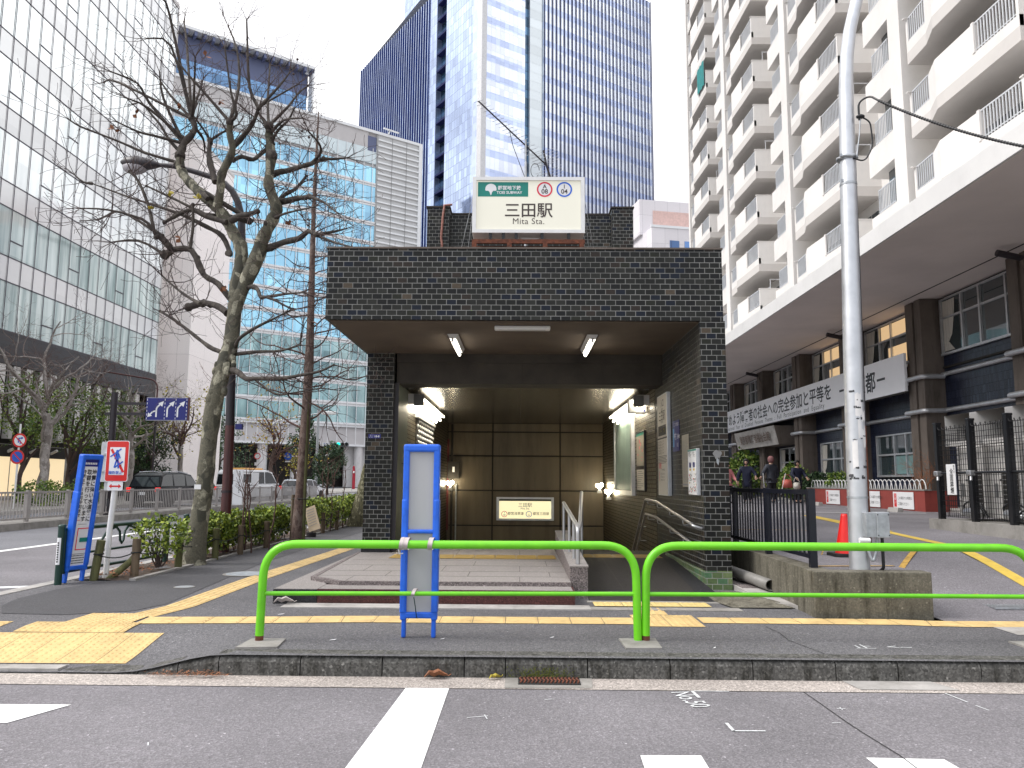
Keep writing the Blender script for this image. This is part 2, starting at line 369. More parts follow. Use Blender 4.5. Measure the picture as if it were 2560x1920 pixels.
def leaf(name, a, b, c):
    m=MT(name); r=m.n('ShaderNodeNewGeometry').outputs['Random Per Island']
    m.set(col=m.ramp(r,[(0,a),(.5,b),(1,c)]),rough=.5,spec=.4); m.b.inputs['Transmission Weight'].default_value=0
    return m.m
M['leaf_hedge']=leaf('hedge_leaf',(.04,.07,.012),(.15,.22,.025),(.36,.42,.05))
M['leaf_dark']=leaf('dark_leaf',(.012,.03,.013),(.025,.06,.022),(.06,.11,.035))
M['leaf_mid']=leaf('mid_leaf',(.035,.08,.015),(.1,.18,.03),(.24,.3,.05))
M['leaf_ev']=leaf('evergreen_leaf',(.03,.06,.035),(.06,.11,.055),(.12,.18,.09))
M['leaf_autumn']=leaf('autumn_leaf',(.35,.12,.03),(.45,.3,.04),(.4,.4,.06))
M['leaf_gold']=leaf('yellow_green_leaf',(.35,.3,.04),(.5,.42,.05),(.3,.33,.06))
# ---------------------------------------------------------------- ground, roads, pavements
def struct(mb, name): return tag(mb.build(name), kind='structure')
def sheet(x0,y0,x1,y1,z,m,name,nx=1,ny=1,zf=None):
    b=MB(); vs=[];fs=[]
    for j in range(ny+1):
        for i in range(nx+1):
            x=x0+(x1-x0)*i/nx; y=y0+(y1-y0)*j/ny; vs.append((x,y,zf(x,y) if zf else z))
    for j in range(ny):
        for i in range(nx): k=j*(nx+1)+i; fs.append((k,k+1,k+nx+2,k+nx+1))
    b.add(vs,fs,m); return b
def sstep(a,b,x): t=max(0,min(1,(x-a)/(b-a))); return t*t*(3-2*t)
def walk_z(x,y):
    'pavement height: flat, dipping to the carriageway at the dropped kerb on the left'
    return -.135*(1-sstep(-2.95,-2.15,x))*(1-sstep(5.95,7.1,y))
def lot_z(x,y):
    'the yard on the right climbs from the pavement to about half a metre'
    k=sstep(4.0,4.6,x)
    up=.41*sstep(7.75,7.85,y) if x<4.0 else .41*sstep(7.6,11.5,y)
    return up+.1*sstep(11,24,y)+.03*sstep(24,45,y)
HOLE=(-1.95,12.7,2.24,21.)
g=MB()
for (x0,y0,x1,y1) in ((-900,-900,HOLE[0],2500),(HOLE[2],-900,900,2500),(HOLE[0],-900,HOLE[2],HOLE[1]),(HOLE[0],HOLE[3],HOLE[2],2500)):
    g.quad((x0,y0,-.32),(x1,y0,-.32),(x1,y1,-.32),(x0,y1,-.32),M['conc'])
struct(g,'ground')
# carriageway in front
g=sheet(-60,-14,60,5.6,-.15,M['asphalt'],'road'); struct(g,'road')
# avenue on the left: nearside lane, lighter far lanes
g=sheet(-10.2,5.6,-5.6,260,-.15,M['asphalt'],'avenue'); g2=sheet(-60,5.6,-10.2,260,-.15,M['asphalt_far'],'x')
struct(g,'avenue_road'); struct(g2,'avenue_far_lanes')
# gutter strip with pale patch
g=sheet(-5.6,5.6,60,5.9,-.146,M['aggregate'],'gutter'); struct(g,'gutter')
g=MB(); g.quad((2.37,5.66,-.1425),(3.06,5.665,-.1425),(2.98,5.9,-.1425),(2.34,5.9,-.1425),M['conc_l'])
struct(g,'gutter_patch')
# pavement
g=sheet(-5.75,5.9,2.62,8.4,0,M['asphalt_walk'],'pavement',60,22,walk_z)
for (x0,y0,x1,y1) in ((-5.75,8.4,-2.3,120),(-2.3,8.4,2.62,12.0),(2.62,5.9,60,7.6),(2.62,7.6,2.84,60),(-2.3,21.2,2.62,120)):
    g.quad((x0,y0,0),(x1,y0,0),(x1,y1,0),(x0,y1,0),M['asphalt_walk'])
struct(g,'pavement')
# darker relaid band along the planting strip
g=MB(); pts=[(-4.9,7.55),(-4.3,7.5),(-3.75,7.75),(-3.62,8.2),(-3.78,10.),(-3.95,12.),(-4.0,15.),(-3.9,22),(-3.9,60),(-4.8,60),(-4.82,22),(-4.84,13.5),(-4.9,11.),(-5.2,9.75),(-5.35,9.2),(-5.35,8.5),(-5.2,8.0)]
g.poly([(x,y,.004) for x,y in pts],M['asphalt_new']); struct(g,'pavement_patch')
# kerb of single stones with worn front edge
def kerb_stone(b,x0,x1,za,zb,y0=5.9,w=.19):
    g=.004
    prof=[(0,-.16),(0,-.05),(.012,-.022),(.035,-.006),(.06,0),(w,.002),(w,-.16)]
    vs=[]
    for x,z in ((x0+g,za),(x1-g,zb)):
        for y,h in prof: vs.append((x,y0+y,max(h+z,-.159+ (0 if h<-.1 else .004))))
    n=len(prof)
    b.add(vs,[(i,(i+1)%n,n+(i+1)%n,n+i) for i in range(n)][::1]+[tuple(range(n)),tuple(range(n,2*n))[::-1]],M['kerb'])
b=MB(); xs=[-3.4,-2.8,-2.5,-2.2,-1.6,-1.0,-.4,-.1,.5,1.1,1.7,2.3,2.75,3.35,3.95,4.55,5.15,5.75,6.35]
zk=lambda x:.0-.135*(1-sstep(-2.95,-2.15,x))
for a,c in zip(xs,xs[1:]): kerb_stone(b,a,c,zk(a),zk(c))
k=struct(b,'kerb')
b=MB(); b.box(-5.75,5.93,-.16,-3.4,6.06,-.118,M['conc_l']); struct(b,'lowered_kerb')
rm=random.Random(2); M['moss']=plain('moss',(.09,.1,.02),.95,var=.4,scale=40); b=MB()
for _ in range(900):
    x=.17+rm.gauss(0,.11); z=-.145+abs(rm.gauss(0,.035))
    if z>-.03: continue
    s=rm.uniform(.003,.008); a=rm.uniform(0,3); b.add([(x-s*math.cos(a),5.898,z-s*math.sin(a)),(x+s*math.sin(a),5.895,z-s*.4),(x+s*math.cos(a),5.899,z+s*math.sin(a))],[(0,1,2)],M['moss'])
tag(b.build('moss'),kind='stuff')
# grey border of the avenue kerb
b=MB(); 
for y in range(0,60): b.box(-5.83,6.1+y*1.0,-.16,-5.66,6.1+y+.99,.008,M['conc_l'])
struct(b,'avenue_kerb')
# drain with iron grate
b=MB(); b.quad((-.1,5.61,-.1425),(.51,5.63,-.1425),(.53,5.895,-.1425),(-.1,5.895,-.1425),M['conc']); struct(b,'drain_surround')
d=thing('drain_grate','rusty cast iron drain cover in the gutter under the kerb','drain cover',(.21,5.8,-.14))
b=MB(); b.box(-.215,-.1,-.004,.225,.095,.004,M['rubber']); b.build('frame',d)
b=MB()
for i in range(16):
    x=-.2+i*.027
    b.tube([(x,-.08,.006),(x+.012,-.03,.01),(x-.004,.03,.01),(x+.01,.075,.006)],.007,M['rust'],5)
b.build('grate',d)
# concrete border under the steps and behind the pavement
b=MB(); b.box(-2.4,8.02,-.05,.72,8.28,.012,M['conc_l'])
for x in (.72,1.1,1.48,1.86): b.box(x,8.02,-.05,x+.375,8.2,.01,M['conc'])
b.box(.72,8.5,-.05,2.2,8.62,.01,M['conc'])
struct(b,'concrete_border')
# yard on the right
g=MB(); Y=[7.6,7.75,7.86,8.2,9,10,11,12,14,16,18,20,22,24,28,36,46,60,90]; X=[2.86,3.99,4.0,6,9,12.6,16,40]
vs=[(x,y,lot_z(x,y)) for y in Y for x in X]; n=len(X); fs=[]
for j in range(len(Y)-1):
    for i in range(n-1):
        if i==0 and Y[j]<7.86: continue
        if i==1: continue
        k=j*n+i; fs.append((k,k+1,k+n+1,k+n))
g.add(vs,fs,M['asphalt'],True); struct(g,'yard')
b=MB(); b.quad((4.26,6.92,.004),(5.4,6.92,.004),(5.4,7.6,.004),(4.26,7.58,.004),M['conc_l']); struct(b,'driveway_crossing')
gr=thing('gutter_grate','grey steel grate across the driveway mouth','grate',(5.1,8.3,lot_z(5.1,8.3)+.006))
b=MB(); b.box(-.3,-.17,-.01,1.,-.15,.008,M['galv']); b.box(-.3,.15,-.01,1.,.17,.008,M['galv']); b.build('frame',gr)
b=MB()
for i in range(30): b.box(-.29+i*.043,-.15,-.008,-.275+i*.043,.15,.006,M['galv'])
b.build('bars',gr)
# ---- painted markings on the carriageway
b=MB(); z=-.1462
b.poly([(-.782,5.6,z),(-.482,5.6,z),(-.484,4.6,z),(-.487,3.2,z),(-.92,3.2,z),(-.86,4.1,z)],M['white_paint'])
b.quad((-4.1,4.73,z),(-2.99,4.74,z),(-2.83,5.12,z),(-4.1,5.11,z),M['white_paint'])
b.quad((.62,3.8,z),(.95,3.8,z),(.958,4.312,z),(.638,4.305,z),M['white_paint'])
b.quad((1.81,3.8,z),(2.25,3.8,z),(2.214,4.292,z),(1.815,4.305,z),M['white_paint'])
struct(b,'road_marking')
def chalk(b,pts,w,z,m=None):
    for a,c in zip(pts,pts[1:]):
        a,c=V((*a,z)),V((*c,z)); t=(c-a).normalized(); p=V((-t.y,t.x,0))*w/2
        b.add([a-p-t*w*.3,a+p-t*w*.3,c+p+t*w*.3,c-p+t*w*.3],[(0,3,2,1)],m or M['chalk'])
b=MB(); z=-.1455
chalk(b,[(1.19,5.585),(1.2,5.43)],.022,z); chalk(b,[(1.19,5.59),(1.44,5.59)],.012,z)
chalk(b,[(1.238,4.87),(1.24,4.728)],.02,z); chalk(b,[(1.24,4.728),(1.42,4.732)],.017,z)
chalk(b,[(2.92,5.59),(2.95,5.38)],.012,z); chalk(b,[(2.96,5.3),(2.98,5.2)],.01,z)
for cx,cy,l,a in ((-.25,4.95,.13,.3),(-.2,4.95,.08,1.8),(2.05,5.2,.05,0),(2.05,5.2,.05,1.5),(1.9,4.9,.05,.1),(.2,5.35,.06,.2),(-2.0,4.4,.05,2)): chalk(b,[(cx-l*math.cos(a)/2,cy-l*math.sin(a)/2),(cx+l*math.cos(a)/2,cy+l*math.sin(a)/2)],.007,z)
b.text('No.50',(1.035,5.56,z),V((.2,-1,0)).normalized(),V((1,.2,0)).normalized(),.19,M['chalk'],'LEFT',.004,.78)
struct(b,'survey_marking')
b=MB(); z=-.1458; cp=[(1.955,5.6),(1.962,5.3),(1.968,4.94),(1.98,4.7),(2.01,4.35),(2.0,3.9)]
chalk(b,cp,.007,z,M['rubber']); struct(b,'road_crack')
b=MB(); chalk(b,[(2.2,7.2),(2.23,6.9),(2.2,6.6),(2.3,6.1)],.006,.0042,M['rubber']); b.text('止  <~',(2.62,6.31,.0042),(1,0,0),(0,1,0),.17,M['chalk'],'LEFT',.0); struct(b,'pavement_marking')
# ---- avenue markings
b=MB(); b.box(-10.3,8,-.149,-10.1,120,-.1455,M['white_paint'])
b.quad((-7.0,9.6,-.146),(-6.3,9.9,-.146),(-6.2,10.15,-.146),(-7.0,9.85,-.146),M['chalk']); b.quad((-7.0,10.2,-.146),(-6.0,10.6,-.146),(-5.9,10.8,-.146),(-7.0,10.45,-.146),M['chalk'])
struct(b,'avenue_marking')
# ---- yard markings
def lift(pts,dz=.005): return [(x,y,lot_z(x,y)+dz) for x,y in pts]
def strip(b,a,c,w,m,n=12):
    a,c=V((*a,0)),V((*c,0)); t=(c-a).normalized(); p=V((-t.y,t.x,0))*w/2
    for i in range(n):
        q=[a+(c-a)*(i/n),a+(c-a)*((i+1)/n)]
        b.add([(v.x,v.y,lot_z(v.x,v.y)+.006) for v in (q[0]-p,q[1]-p,q[1]+p,q[0]+p)],[(0,1,2,3)],m)
M['yellow_paint']=plain('yellow_road_paint',(.6,.42,.07),.7,var=.12,scale=5,dirt=.35)
M['orange_paint']=plain('worn_orange_paint',(.5,.3,.06),.75,var=.35,scale=14,dirt=.6)
b=MB(); strip(b,(5.75,8.9),(6.6,14.4),.17,M['yellow_paint']); strip(b,(6.6,14.4),(7.2,19.9),.3,M['yellow_paint'])
strip(b,(4.05,8.5),(5.0,8.75),.05,M['orange_paint']); strip(b,(3.1,8.4),(4.05,8.5),.05,M['orange_paint']); strip(b,(4.2,9.1),(5.4,10.9),.07,M['orange_paint']); strip(b,(4.0,14.6),(5.3,14.5),.06,M['orange_paint'])
b.poly(lift([(3.68,9.75),(3.85,9.75),(4.2,10.4),(3.95,10.4)]),M['orange_paint'])
strip(b,(4,22),(11,21.5),.14,M['white_paint'])
struct(b,'yard_marking')
# ---- yellow tactile paving: raised bars or dots on 0.3 m tiles
M['tactile']=plain('tactile_yellow',(.6,.425,.185),.65,var=.16,scale=4,dirt=.4,bump=.15)
M['tactile_light']=plain('pale_tactile_yellow',(.62,.48,.19),.65,var=.1,scale=5,dirt=.25)
M['tactile_in']=plain('indoor_tactile_yellow',(.33,.22,.06),.6,var=.15,scale=5,dirt=.3)
def tact(b,pts,w,zf0,kind='bar',m=None,bars=4,dz=0.):
    zf=lambda x,y: zf0(x,y)+dz
    m=m or M['tactile']; P=[V((*p,0)) for p in pts]; L=[]
    acc=[0]
    for a,c in zip(P,P[1:]): acc.append(acc[-1]+(c-a).length)
    def pos(s):
        for i in range(len(P)-1):
            if s<=acc[i+1]+1e-6: return P[i]+(P[i+1]-P[i])*((s-acc[i])/(acc[i+1]-acc[i])),(P[i+1]-P[i]).normalized()
        return P[-1],(P[-1]-P[-2]).normalized()
    s=0.; lp=lambda q,dz:(q.x,q.y,zf(q.x,q.y)+dz)
    while s<acc[-1]-.05:
        e=min(s+.3,acc[-1]); a,t=pos(s+.002); c,t2=pos(e-.003); n=V((-t.y,t.x,0)); n2=V((-t2.y,t2.x,0))
        q=max(1,int(w/.12)); g=[[lp((a-n*w/2+n*w*jj/q).lerp(c-n2*w/2+n2*w*jj/q,ii/3),.005) for jj in range(q+1)] for ii in range(4)]
        b.add([p_ for r_ in g for p_ in r_],[(ii*(q+1)+jj,(ii+1)*(q+1)+jj,(ii+1)*(q+1)+jj+1,ii*(q+1)+jj+1) for ii in range(3) for jj in range(q)],m)
        if kind=='bar':
            for k in range(bars):
                o=(k+.5)/bars*w-w/2; h=w/bars*.27
                q=[lp(a+n*(o-h)+t*.012,.0052),lp(c+n2*(o-h)-t2*.012,.0052),lp(c+n2*(o+h)-t2*.012,.0052),lp(a+n*(o+h)+t*.012,.0052)]
                i=[lp(a+n*(o-h*.55)+t*.02,.0105),lp(c+n2*(o-h*.55)-t2*.02,.0105),lp(c+n2*(o+h*.55)-t2*.02,.0105),lp(a+n*(o+h*.55)+t*.02,.0105)]
                b.add(q+i,[(4,5,6,7),(0,1,5,4),(1,2,6,5),(2,3,7,6),(3,0,4,7)],m)
        else:
            k=max(1,int((e-s)/.06)); kw=max(1,int(w/.06))
            for i in range(k):
                for j in range(kw):
                    q=a+(c-a)*((i+.5)/k)+n*((j+.5)/kw*w-w/2)
                    vs=[lp(q+V((math.cos(u)*r,math.sin(u)*r,0)),dz) for r,dz in ((.018,.0052),(.011,.0105)) for u in [x*math.pi/3 for x in range(6)]]
                    b.add(vs,[(x,(x+1)%6,6+(x+1)%6,6+x) for x in range(6)]+[tuple(range(6,12))],m)
        s=e
b=MB()
tact(b,[(-3.42,7.25),(-2.2,7.33),(-1.5,7.41),(1.08,7.43)],.34,walk_z,'bar')
tact(b,[(1.68,7.5),(3.6,7.49),(3.85,7.41),(6.6,7.5)],.29,walk_z,'bar')
tact(b,[(1.06,7.46),(1.66,7.46)],.6,walk_z,'dot')
tact(b,[(1.29,7.78),(1.29,8.19)],.3,walk_z,'bar'); tact(b,[(.77,8.35),(1.97,8.35)],.28,lambda x,y:.012,'dot',M['tactile_light'])
tact(b,[(-3.55,7.45),(-3.42,8.0),(-3.42,10.4),(-3.25,15.2),(-3.2,40)],.3,walk_z,'bar')
tact(b,[(-4.05,7.28),(-3.45,7.28)],.6,walk_z,'dot',dz=.003); tact(b,[(-5.4,6.9),(-4.5,6.97)],.34,walk_z,'bar')
tact(b,[(-4.3,6.95),(-3.35,6.95)],.335,walk_z,'dot',dz=.003); tact(b,[(-4.45,6.44),(-3.0,6.46)],.66,walk_z,'dot')
struct(b,'tactile_paving')
# manholes in the pavement
for (x,y,r) in ((-3.72,10.8,.3),(-3.98,9.45,.12)):
    b=MB(); b.disc((x,y,.0085),(1,0,0),(0,1,0),r,M['conc'],28); b.disc((x,y,.011),(1,0,0),(0,1,0),r*.86,M['galv'],28)
    tag(b.build('manhole_cover'),'round grey manhole cover in the dark pavement' if r>.2 else 'small round valve lid in the dark pavement','manhole cover')
# soil of the planting strip
b=sheet(-5.62,10.0,-4.92,60,0,M['soil'],'soil',6,200,lambda x,y:.012+.03*math.sin(x*9+y*3.1)*math.sin(y*5.3)); struct(b,'planting_strip')
b=MB()
yy=10.0
for i in range(50): b.box(-4.94+(.03 if i%3 else .025),yy+i,-.05,-4.83,yy+i+.99,.03,M['conc_l'])
struct(b,'planting_edge')
# avenue median
b=MB(); 
for i in range(50): b.box(-15.2,12+i*2,-.16,-13.85,12+i*2+1.985,.045,M['conc'])
struct(b,'median')
b=sheet(-30.5,10,-20,140,0,M["conc"],"far"); b.box(-20.1,10,-.16,-19.9,140,.01,M["conc_l"]); struct(b,'far_pavement')
# ---------------------------------------------------------------- subway entrance
M['dull_red']=plain('dull_red',(.1,.01,.01),.5)
E=thing('subway_entrance','dark brick subway entrance with deep flat roof, steps and a lit interior','subway entrance',(0,9.6,0))
def eb(mb,name,par=E):
    o=mb.build(name); o.parent=par; o.matrix_parent_inverse=Matrix.Translation(-par.location) if par is E else Matrix.Identity(4); return o
FX0,FX1,FY,FZ0,FZ1=-2.46,2.53,9.6,3.285,4.2
b=MB(); b.box(FX0,FY,FZ0,FX1,21.6,FZ1,M['brick']); b.box(FX0-.012,FY-.015,FZ1,FX1+.012,21.6,FZ1+.022,M['conc_br']); eb(b,'roof')
b=MB(); b.box(FX0+.05,FY+.055,FZ0-.012,2.235,12.18,FZ0-.002,M['soffit']); eb(b,'soffit')
b=MB(); b.box(2.235,FY+.004,-.05,2.55,21.5,FZ0-.003,M['brick'])
b.box(2.23,12.9,-2.5,2.234,21.,2.83,M['brick_in'])
b.box(2.2315,FY,-.02,2.5535,FY+.25,.225,M['brick_grn'])
b.box(2.2305,FY+.25,0,2.236,12.2,.225,M['brick_grn']); eb(b,'side_wall')
b=MB(); b.box(-2.41,12.12,.36,-1.985,12.55,FZ0-.003,M['brick']); b.box(-2.42,12.55,-.05,-1.955,21.5,FZ0-.003,M['brick'])
b.box(-1.9545,13.4,-2.5,-1.951,21.,2.83,M['brick_in']); b.bbox(-2.425,12.105,.19,-1.975,12.56,.36,M['granite_blk'],.006); eb(b,'side_wall')
b=MB(); b.box(-1.985,12.2,.2,-1.93,13.3,2.81,M['green_metal']); b.box(-1.93,12.75,1.55,-1.922,13.3,1.56,M['rubber']); b.box(-1.985,12.19,.2,-1.915,12.225,2.81,M['dark_pole']); eb(b,'shutter_guide')
b=MB(); b.box(-1.955,12.2,2.8,2.232,12.75,FZ0-.003,M['beam']); b.box(-1.955,12.17,3.13,2.232,12.2,FZ0-.013,M['beam']); b.box(.02,12.195,2.82,.03,12.199,3.12,M['joint']); eb(b,'beam')
b=MB(); b.box(-1.952,12.75,2.83,2.229,21.,2.86,M['slat'])
eb(b,'ceiling')
b=MB(); b.box(-1.952,21.,-2.6,2.232,21.3,2.9,M['joint'])
xs=[-1.952,-.735,1.07,2.232]; zs=[-2.4,-.78,.12,1.04,1.96,2.6,2.84]
for i in range(3):
    for j in range(6):
        b.bbox(xs[i]+.018,20.965,zs[j]+.018,xs[i+1]-.018,21.0,zs[j+1]-.018,M['panel'],.006)
eb(b,'back_wall')
b=MB(); b.box(-1.95,20.93,-.0,-1.9,20.99,2.4,M['dull_red']); b.cyl((-1.82,20.9,-1),(-1.82,20.9,2.8),.03,M['joint']); b.cyl((-1.7,20.9,-1),(-1.7,20.9,1.2),.02,M['galv']); b.box(-1.93,20.85,1.35,-1.62,20.96,1.8,M['joint']); b.box(-1.8,20.84,1.52,-1.74,20.85,1.66,M['white_pl']); eb(b,'wall_pipes')
# stairs going down
b=MB()
for i in range(14): b.box(-1.95,12.9+i*.3,-3,2.23,12.9+(i+1)*.3,.195-.165*(i+1),M['granite_gr'])
b.box(-1.95,17.1,-3,2.23,21.,-2.3,M['granite_gr']); eb(b,'stairs')
# platform, lower step, ramp
PZ=.195
b=MB(); b.prism([(-1.9,8.64,.15),(.56,8.66,.15),(.56,12.9,.15),(-1.95,12.9,.15),(-1.95,12.12,.15),(-2.42,12.12,.15),(-2.3,9.02,.15)],(0,0,PZ-.15-.004),M['granite'])
b.prism([(-1.94,8.6,.152),(-.66,8.61,.152),(-.66,8.66,.152),(-1.93,8.66,.152)],(0,0,PZ-.152),M['granite_gr'])
b.prism([(-.655,8.61,.152),(.05,8.62,.152),(.05,8.67,.152),(-.655,8.66,.152)],(0,0,PZ-.152),M['granite_gr'])
b.prism([(.055,8.62,.152),(.56,8.625,.152),(.56,8.67,.152),(.055,8.67,.152)],(0,0,PZ-.152),M['granite_gr'])
b.prism([(-2.36,9.0,.152),(-1.945,8.6,.152),(-1.92,8.66,.152),(-2.3,9.03,.152)],(0,0,PZ-.152),M['granite_gr'])
b.prism([(-2.36,9.0,.152),(-2.3,9.03,.152),(-2.42,12.1,.152),(-2.47,12.1,.152)],(0,0,PZ-.152),M['granite_gr'])
j=M['joint']; z=PZ-.004
for y in (9.15,9.65,10.3,10.95): b.box(-2.3,y,z-.01,.56,y+.006,z+.0012,j)
for i,(y0,y1) in enumerate(((8.66,9.15),(9.15,9.65),(9.65,10.3),(10.3,10.95),(11.85,12.6))):
    for k in range(3):
        x=-2.0+k*.95+(.45 if i%2 else .1)
        if x<.55: b.box(x,y0,z-.01,x+.006,y1,z+.0012,j)
eb(b,'platform')
b=MB(); b.box(-2.1,8.29,-.05,.575,8.7,.15,M['granite_red']); b.box(-2.095,8.31,.15,.555,8.65,.153,M['granite'])
b.prism([(-2.56,8.29,-.05),(-2.105,8.29,-.05),(-2.105,8.7,-.05),(-2.3,9.1,-.05),(-2.42,12.1,-.05),(-2.56,12.1,-.05)],(0,0,.196),M['granite_blk'])
b.prism([(-2.555,8.3,.146),(-2.105,8.3,.146),(-2.105,8.7,.146),(-2.3,9.1,.146),(-2.42,12.1,.146),(-2.555,12.1,.146)],(0,0,.006),M['granite']); eb(b,'lower_step')
M['ramp']=asphalt('ramp_tile',(.035,.031,.03),.6,.2)
b=MB(); b.add([(.76,8.6,-.1),(2.235,8.6,-.1),(2.235,11.6,-.1),(.76,11.6,-.1),(.76,8.6,.006),(2.235,8.6,.006),(2.235,11.6,.176),(.76,11.6,.176),(.76,12.9,-.1),(2.235,12.9,-.1),(.76,12.9,.18),(2.235,12.9,.18)],[(4,5,6,7),(0,1,5,4),(7,6,11,10),(0,4,7,3),(8,10,11,9)],M['ramp'])
b.add([(1.98,8.6,.011),(2.23,8.6,.011),(2.23,11.6,.181),(2.1,11.6,.181)],[(0,1,2,3)],M['granite_blk'])
for x in (1.2,1.62): b.add([(x,8.62,.0105),(x+.006,8.62,.0105),(x+.006,11.6,.1805),(x,11.6,.1805)],[(0,1,2,3)],M['joint'])
eb(b,'ramp')
b=MB(); tact(b,[(-1.85,11.45),(.52,11.45)],.55,lambda x,y:PZ-.002,'bar',M['tactile_in'],8); eb(b,'floor_tactile'); b=MB(); tact(b,[(.8,11.9),(2.1,11.9)],.5,lambda x,y:.177,'bar',M['tactile_in'],8); eb(b,'floor_tactile')
# wall between steps and ramp
b=MB(); b.add([(.562,8.84,-.05),(.757,8.84,-.05),(.757,12.5,-.05),(.562,12.5,-.05),(.562,8.84,.335),(.757,8.84,.335),(.757,12.5,.5),(.562,12.5,.5)],[(0,1,5,4),(1,2,6,5),(2,3,7,6),(3,0,4,7)],M['granite_gr'])
b.add([(.555,8.83,.336),(.764,8.83,.336),(.764,12.5,.501),(.555,12.5,.501),(.555,8.83,.352),(.764,8.83,.352),(.764,12.5,.517),(.555,12.5,.517)],[(4,5,6,7),(0,1,5,4),(1,2,6,5),(3,0,4,7)],M['granite']); eb(b,'low_wall')
# upper brick block on the roof
b=MB(); b.box(-1.42,15.,4.2,1.78,19.,6.55,M['brick']); b.box(-1.86,14.85,4.2,-1.42,19.1,6.64,M['brick']); b.box(1.78,14.85,4.2,2.2,19.1,6.64,M['brick'])
b.box(-1.88,14.83,6.64,-1.4,19.1,6.67,M['beam']); b.box(1.76,14.83,6.64,2.22,19.1,6.67,M['beam']); b.box(-1.4,14.98,6.55,1.76,19.,6.58,M['beam'])
b.box(-1.38,14.95,4.22,-.5,14.998,4.55,M['joint']); b.box(.9,14.95,4.22,1.74,14.998,4.55,M['joint'])
for x0,x1 in ((-1.4,-.45),(.85,1.76)):
    b.bar((x0,14.93,4.54),(x1,14.93,4.54),.05,.04,M['alu']); b.bar((x0,14.93,4.2),(x0,14.93,4.56),.04,.05,M['alu'])
eb(b,'roof_block')
dp=MB(); pts=[(-1.56,14.8,4.2)]+[(-1.56+rnd.uniform(-.012,.012),14.8,4.2+.12*i) for i in range(1,18)]+[(-1.55,14.8,6.4),(-1.52,14.82,6.68),(-1.38,14.9,6.72)]
dp.tube(pts,.022,plain('rusty_pink_pipe',(.3,.13,.1),.7,var=.5,scale=12,dirt=.5)); eb(dp,'drain_pipe')
# inner shutter window, vent grille
b=MB()
for i in range(18):
    y=15.35+i*.146; b.tube([(2.2,y+.07,1.12),(2.2,y+.07,2.66)],.07,M['green_metal'],8) if False else b.prism([(2.225,y,1.12),(2.19,y+.035,1.12),(2.19,y+.1,1.12),(2.225,y+.14,1.12)],(0,0,1.54),M['shut']) if 'shut' in M else None
M['shut']=plain('pale_green_shutter',(.2,.27,.24),.4,var=.15,dirt=.2,stretch=(2,2,.3))
b=MB()
for i in range(18):
    y=15.35+i*.146; b.prism([(2.228,y,1.12),(2.185,y+.03,1.12),(2.185,y+.1,1.12),(2.228,y+.14,1.12)],(0,0,1.54),M['shut'])
s=eb(b,'window_shutter')
b=MB(); 
for (y0,y1,z0,z1) in ((15.22,15.34,1.02,2.74),(17.99,18.1,1.02,2.74),(15.34,17.99,1.02,1.11),(15.34,17.99,2.67,2.74)): b.box(2.16,y0,z0,2.229,y1,z1,M['alu'])
f=b.build('frame'); f.parent=s
b=MB(); b.box(-1.95,14.5,1.45,-1.94,17.2,2.45,M['joint']); b.box(-1.95,14.4,2.45,-1.88,17.3,2.52,M['alu']); b.box(-1.95,14.4,1.36,-1.9,17.3,1.44,M['alu'])
for i in range(9):
    for jn in range(10): b.ball((-1.925,14.65+i*.3+(.15 if jn%2 else 0),1.5+jn*.1),.042,M['alu'],8,(.6,1,1))
eb(b,'vent_grille')

# ---------------------------------------------------------------- lights inside
M['bulb']=glow('lit_bulb',(1,.88,.62),40.); M['tube_w']=glow('lit_tube_wall',(1,.9,.7),14.); M['tube_c']=glow('lit_tube_ceiling',(1,.93,.78),8.)
def ceil_light(x,lab):
    t=thing('ceiling_light',lab,'ceiling light',(x,11.1,FZ0-.014),0,'fluorescent lights under the entrance roof')
    b=MB(); b.prism([(-.075,-.62,0),(.075,-.62,0),(.045,-.62,-.06),(-.045,-.62,-.06)],(0,1.24,0),M['white_m']); b.build('housing',t)
    b=MB(); b.cyl((0,-.59,-.085),(0,.59,-.085),.021,M['tube_c'],10); b.build('tube',t)
    b=MB(); b.box(-.016,-.62,-.11,.016,-.592,-.05,M['white_m']); b.build('holder',t); b=MB(); b.box(-.016,.592,-.11,.016,.62,-.05,M['white_m']); b.build('holder',t)
ceil_light(-.93,'lit fluorescent ceiling light under the roof, above the blue barrier')
ceil_light(.98,'lit fluorescent ceiling light under the roof, above the handrail')
t=thing('ceiling_plate','flat unlit white plate on the roof soffit behind the fascia','ceiling plate',(.02,9.95,FZ0-.013))
b=MB(); b.bbox(-.36,-.06,-.05,.36,.06,0,M['white_m'],.012); b.build('housing',t); b=MB(); b.box(-.3,-.04,-.053,.3,.04,-.05,M['grey_pl']); b.build('diffuser',t)
def wall_light(x,s,lab):
    t=thing('wall_light',lab,'wall light',(x,15.3,2.62),0,'bright tube lights along the stair walls')
    b=MB(); b.box(min(0,s*.2),-1.85,-.02,max(0,s*.2),1.85,.16,M['white_m']); b.box(min(s*.1,s*.28),-1.87,-.05,max(s*.1,s*.28),-1.85,.15,M['print_grey']); b.build('housing',t)
    for i,(dx,dz) in enumerate(((.1,-.06),(.19,-.02),(.26,.06))):
        b=MB()
        for k in range(3): b.cyl((s*dx,-1.8+k*1.2,dz),(s*dx,-.62+k*1.2,dz),.02,M['tube_w'],8)
        b.build('tube',t)
wall_light(-1.95,1,'cluster of glaring tube lights above the dotted vent grille')
wall_light(2.23,-1,'cluster of glaring tube lights above the green shutter window')
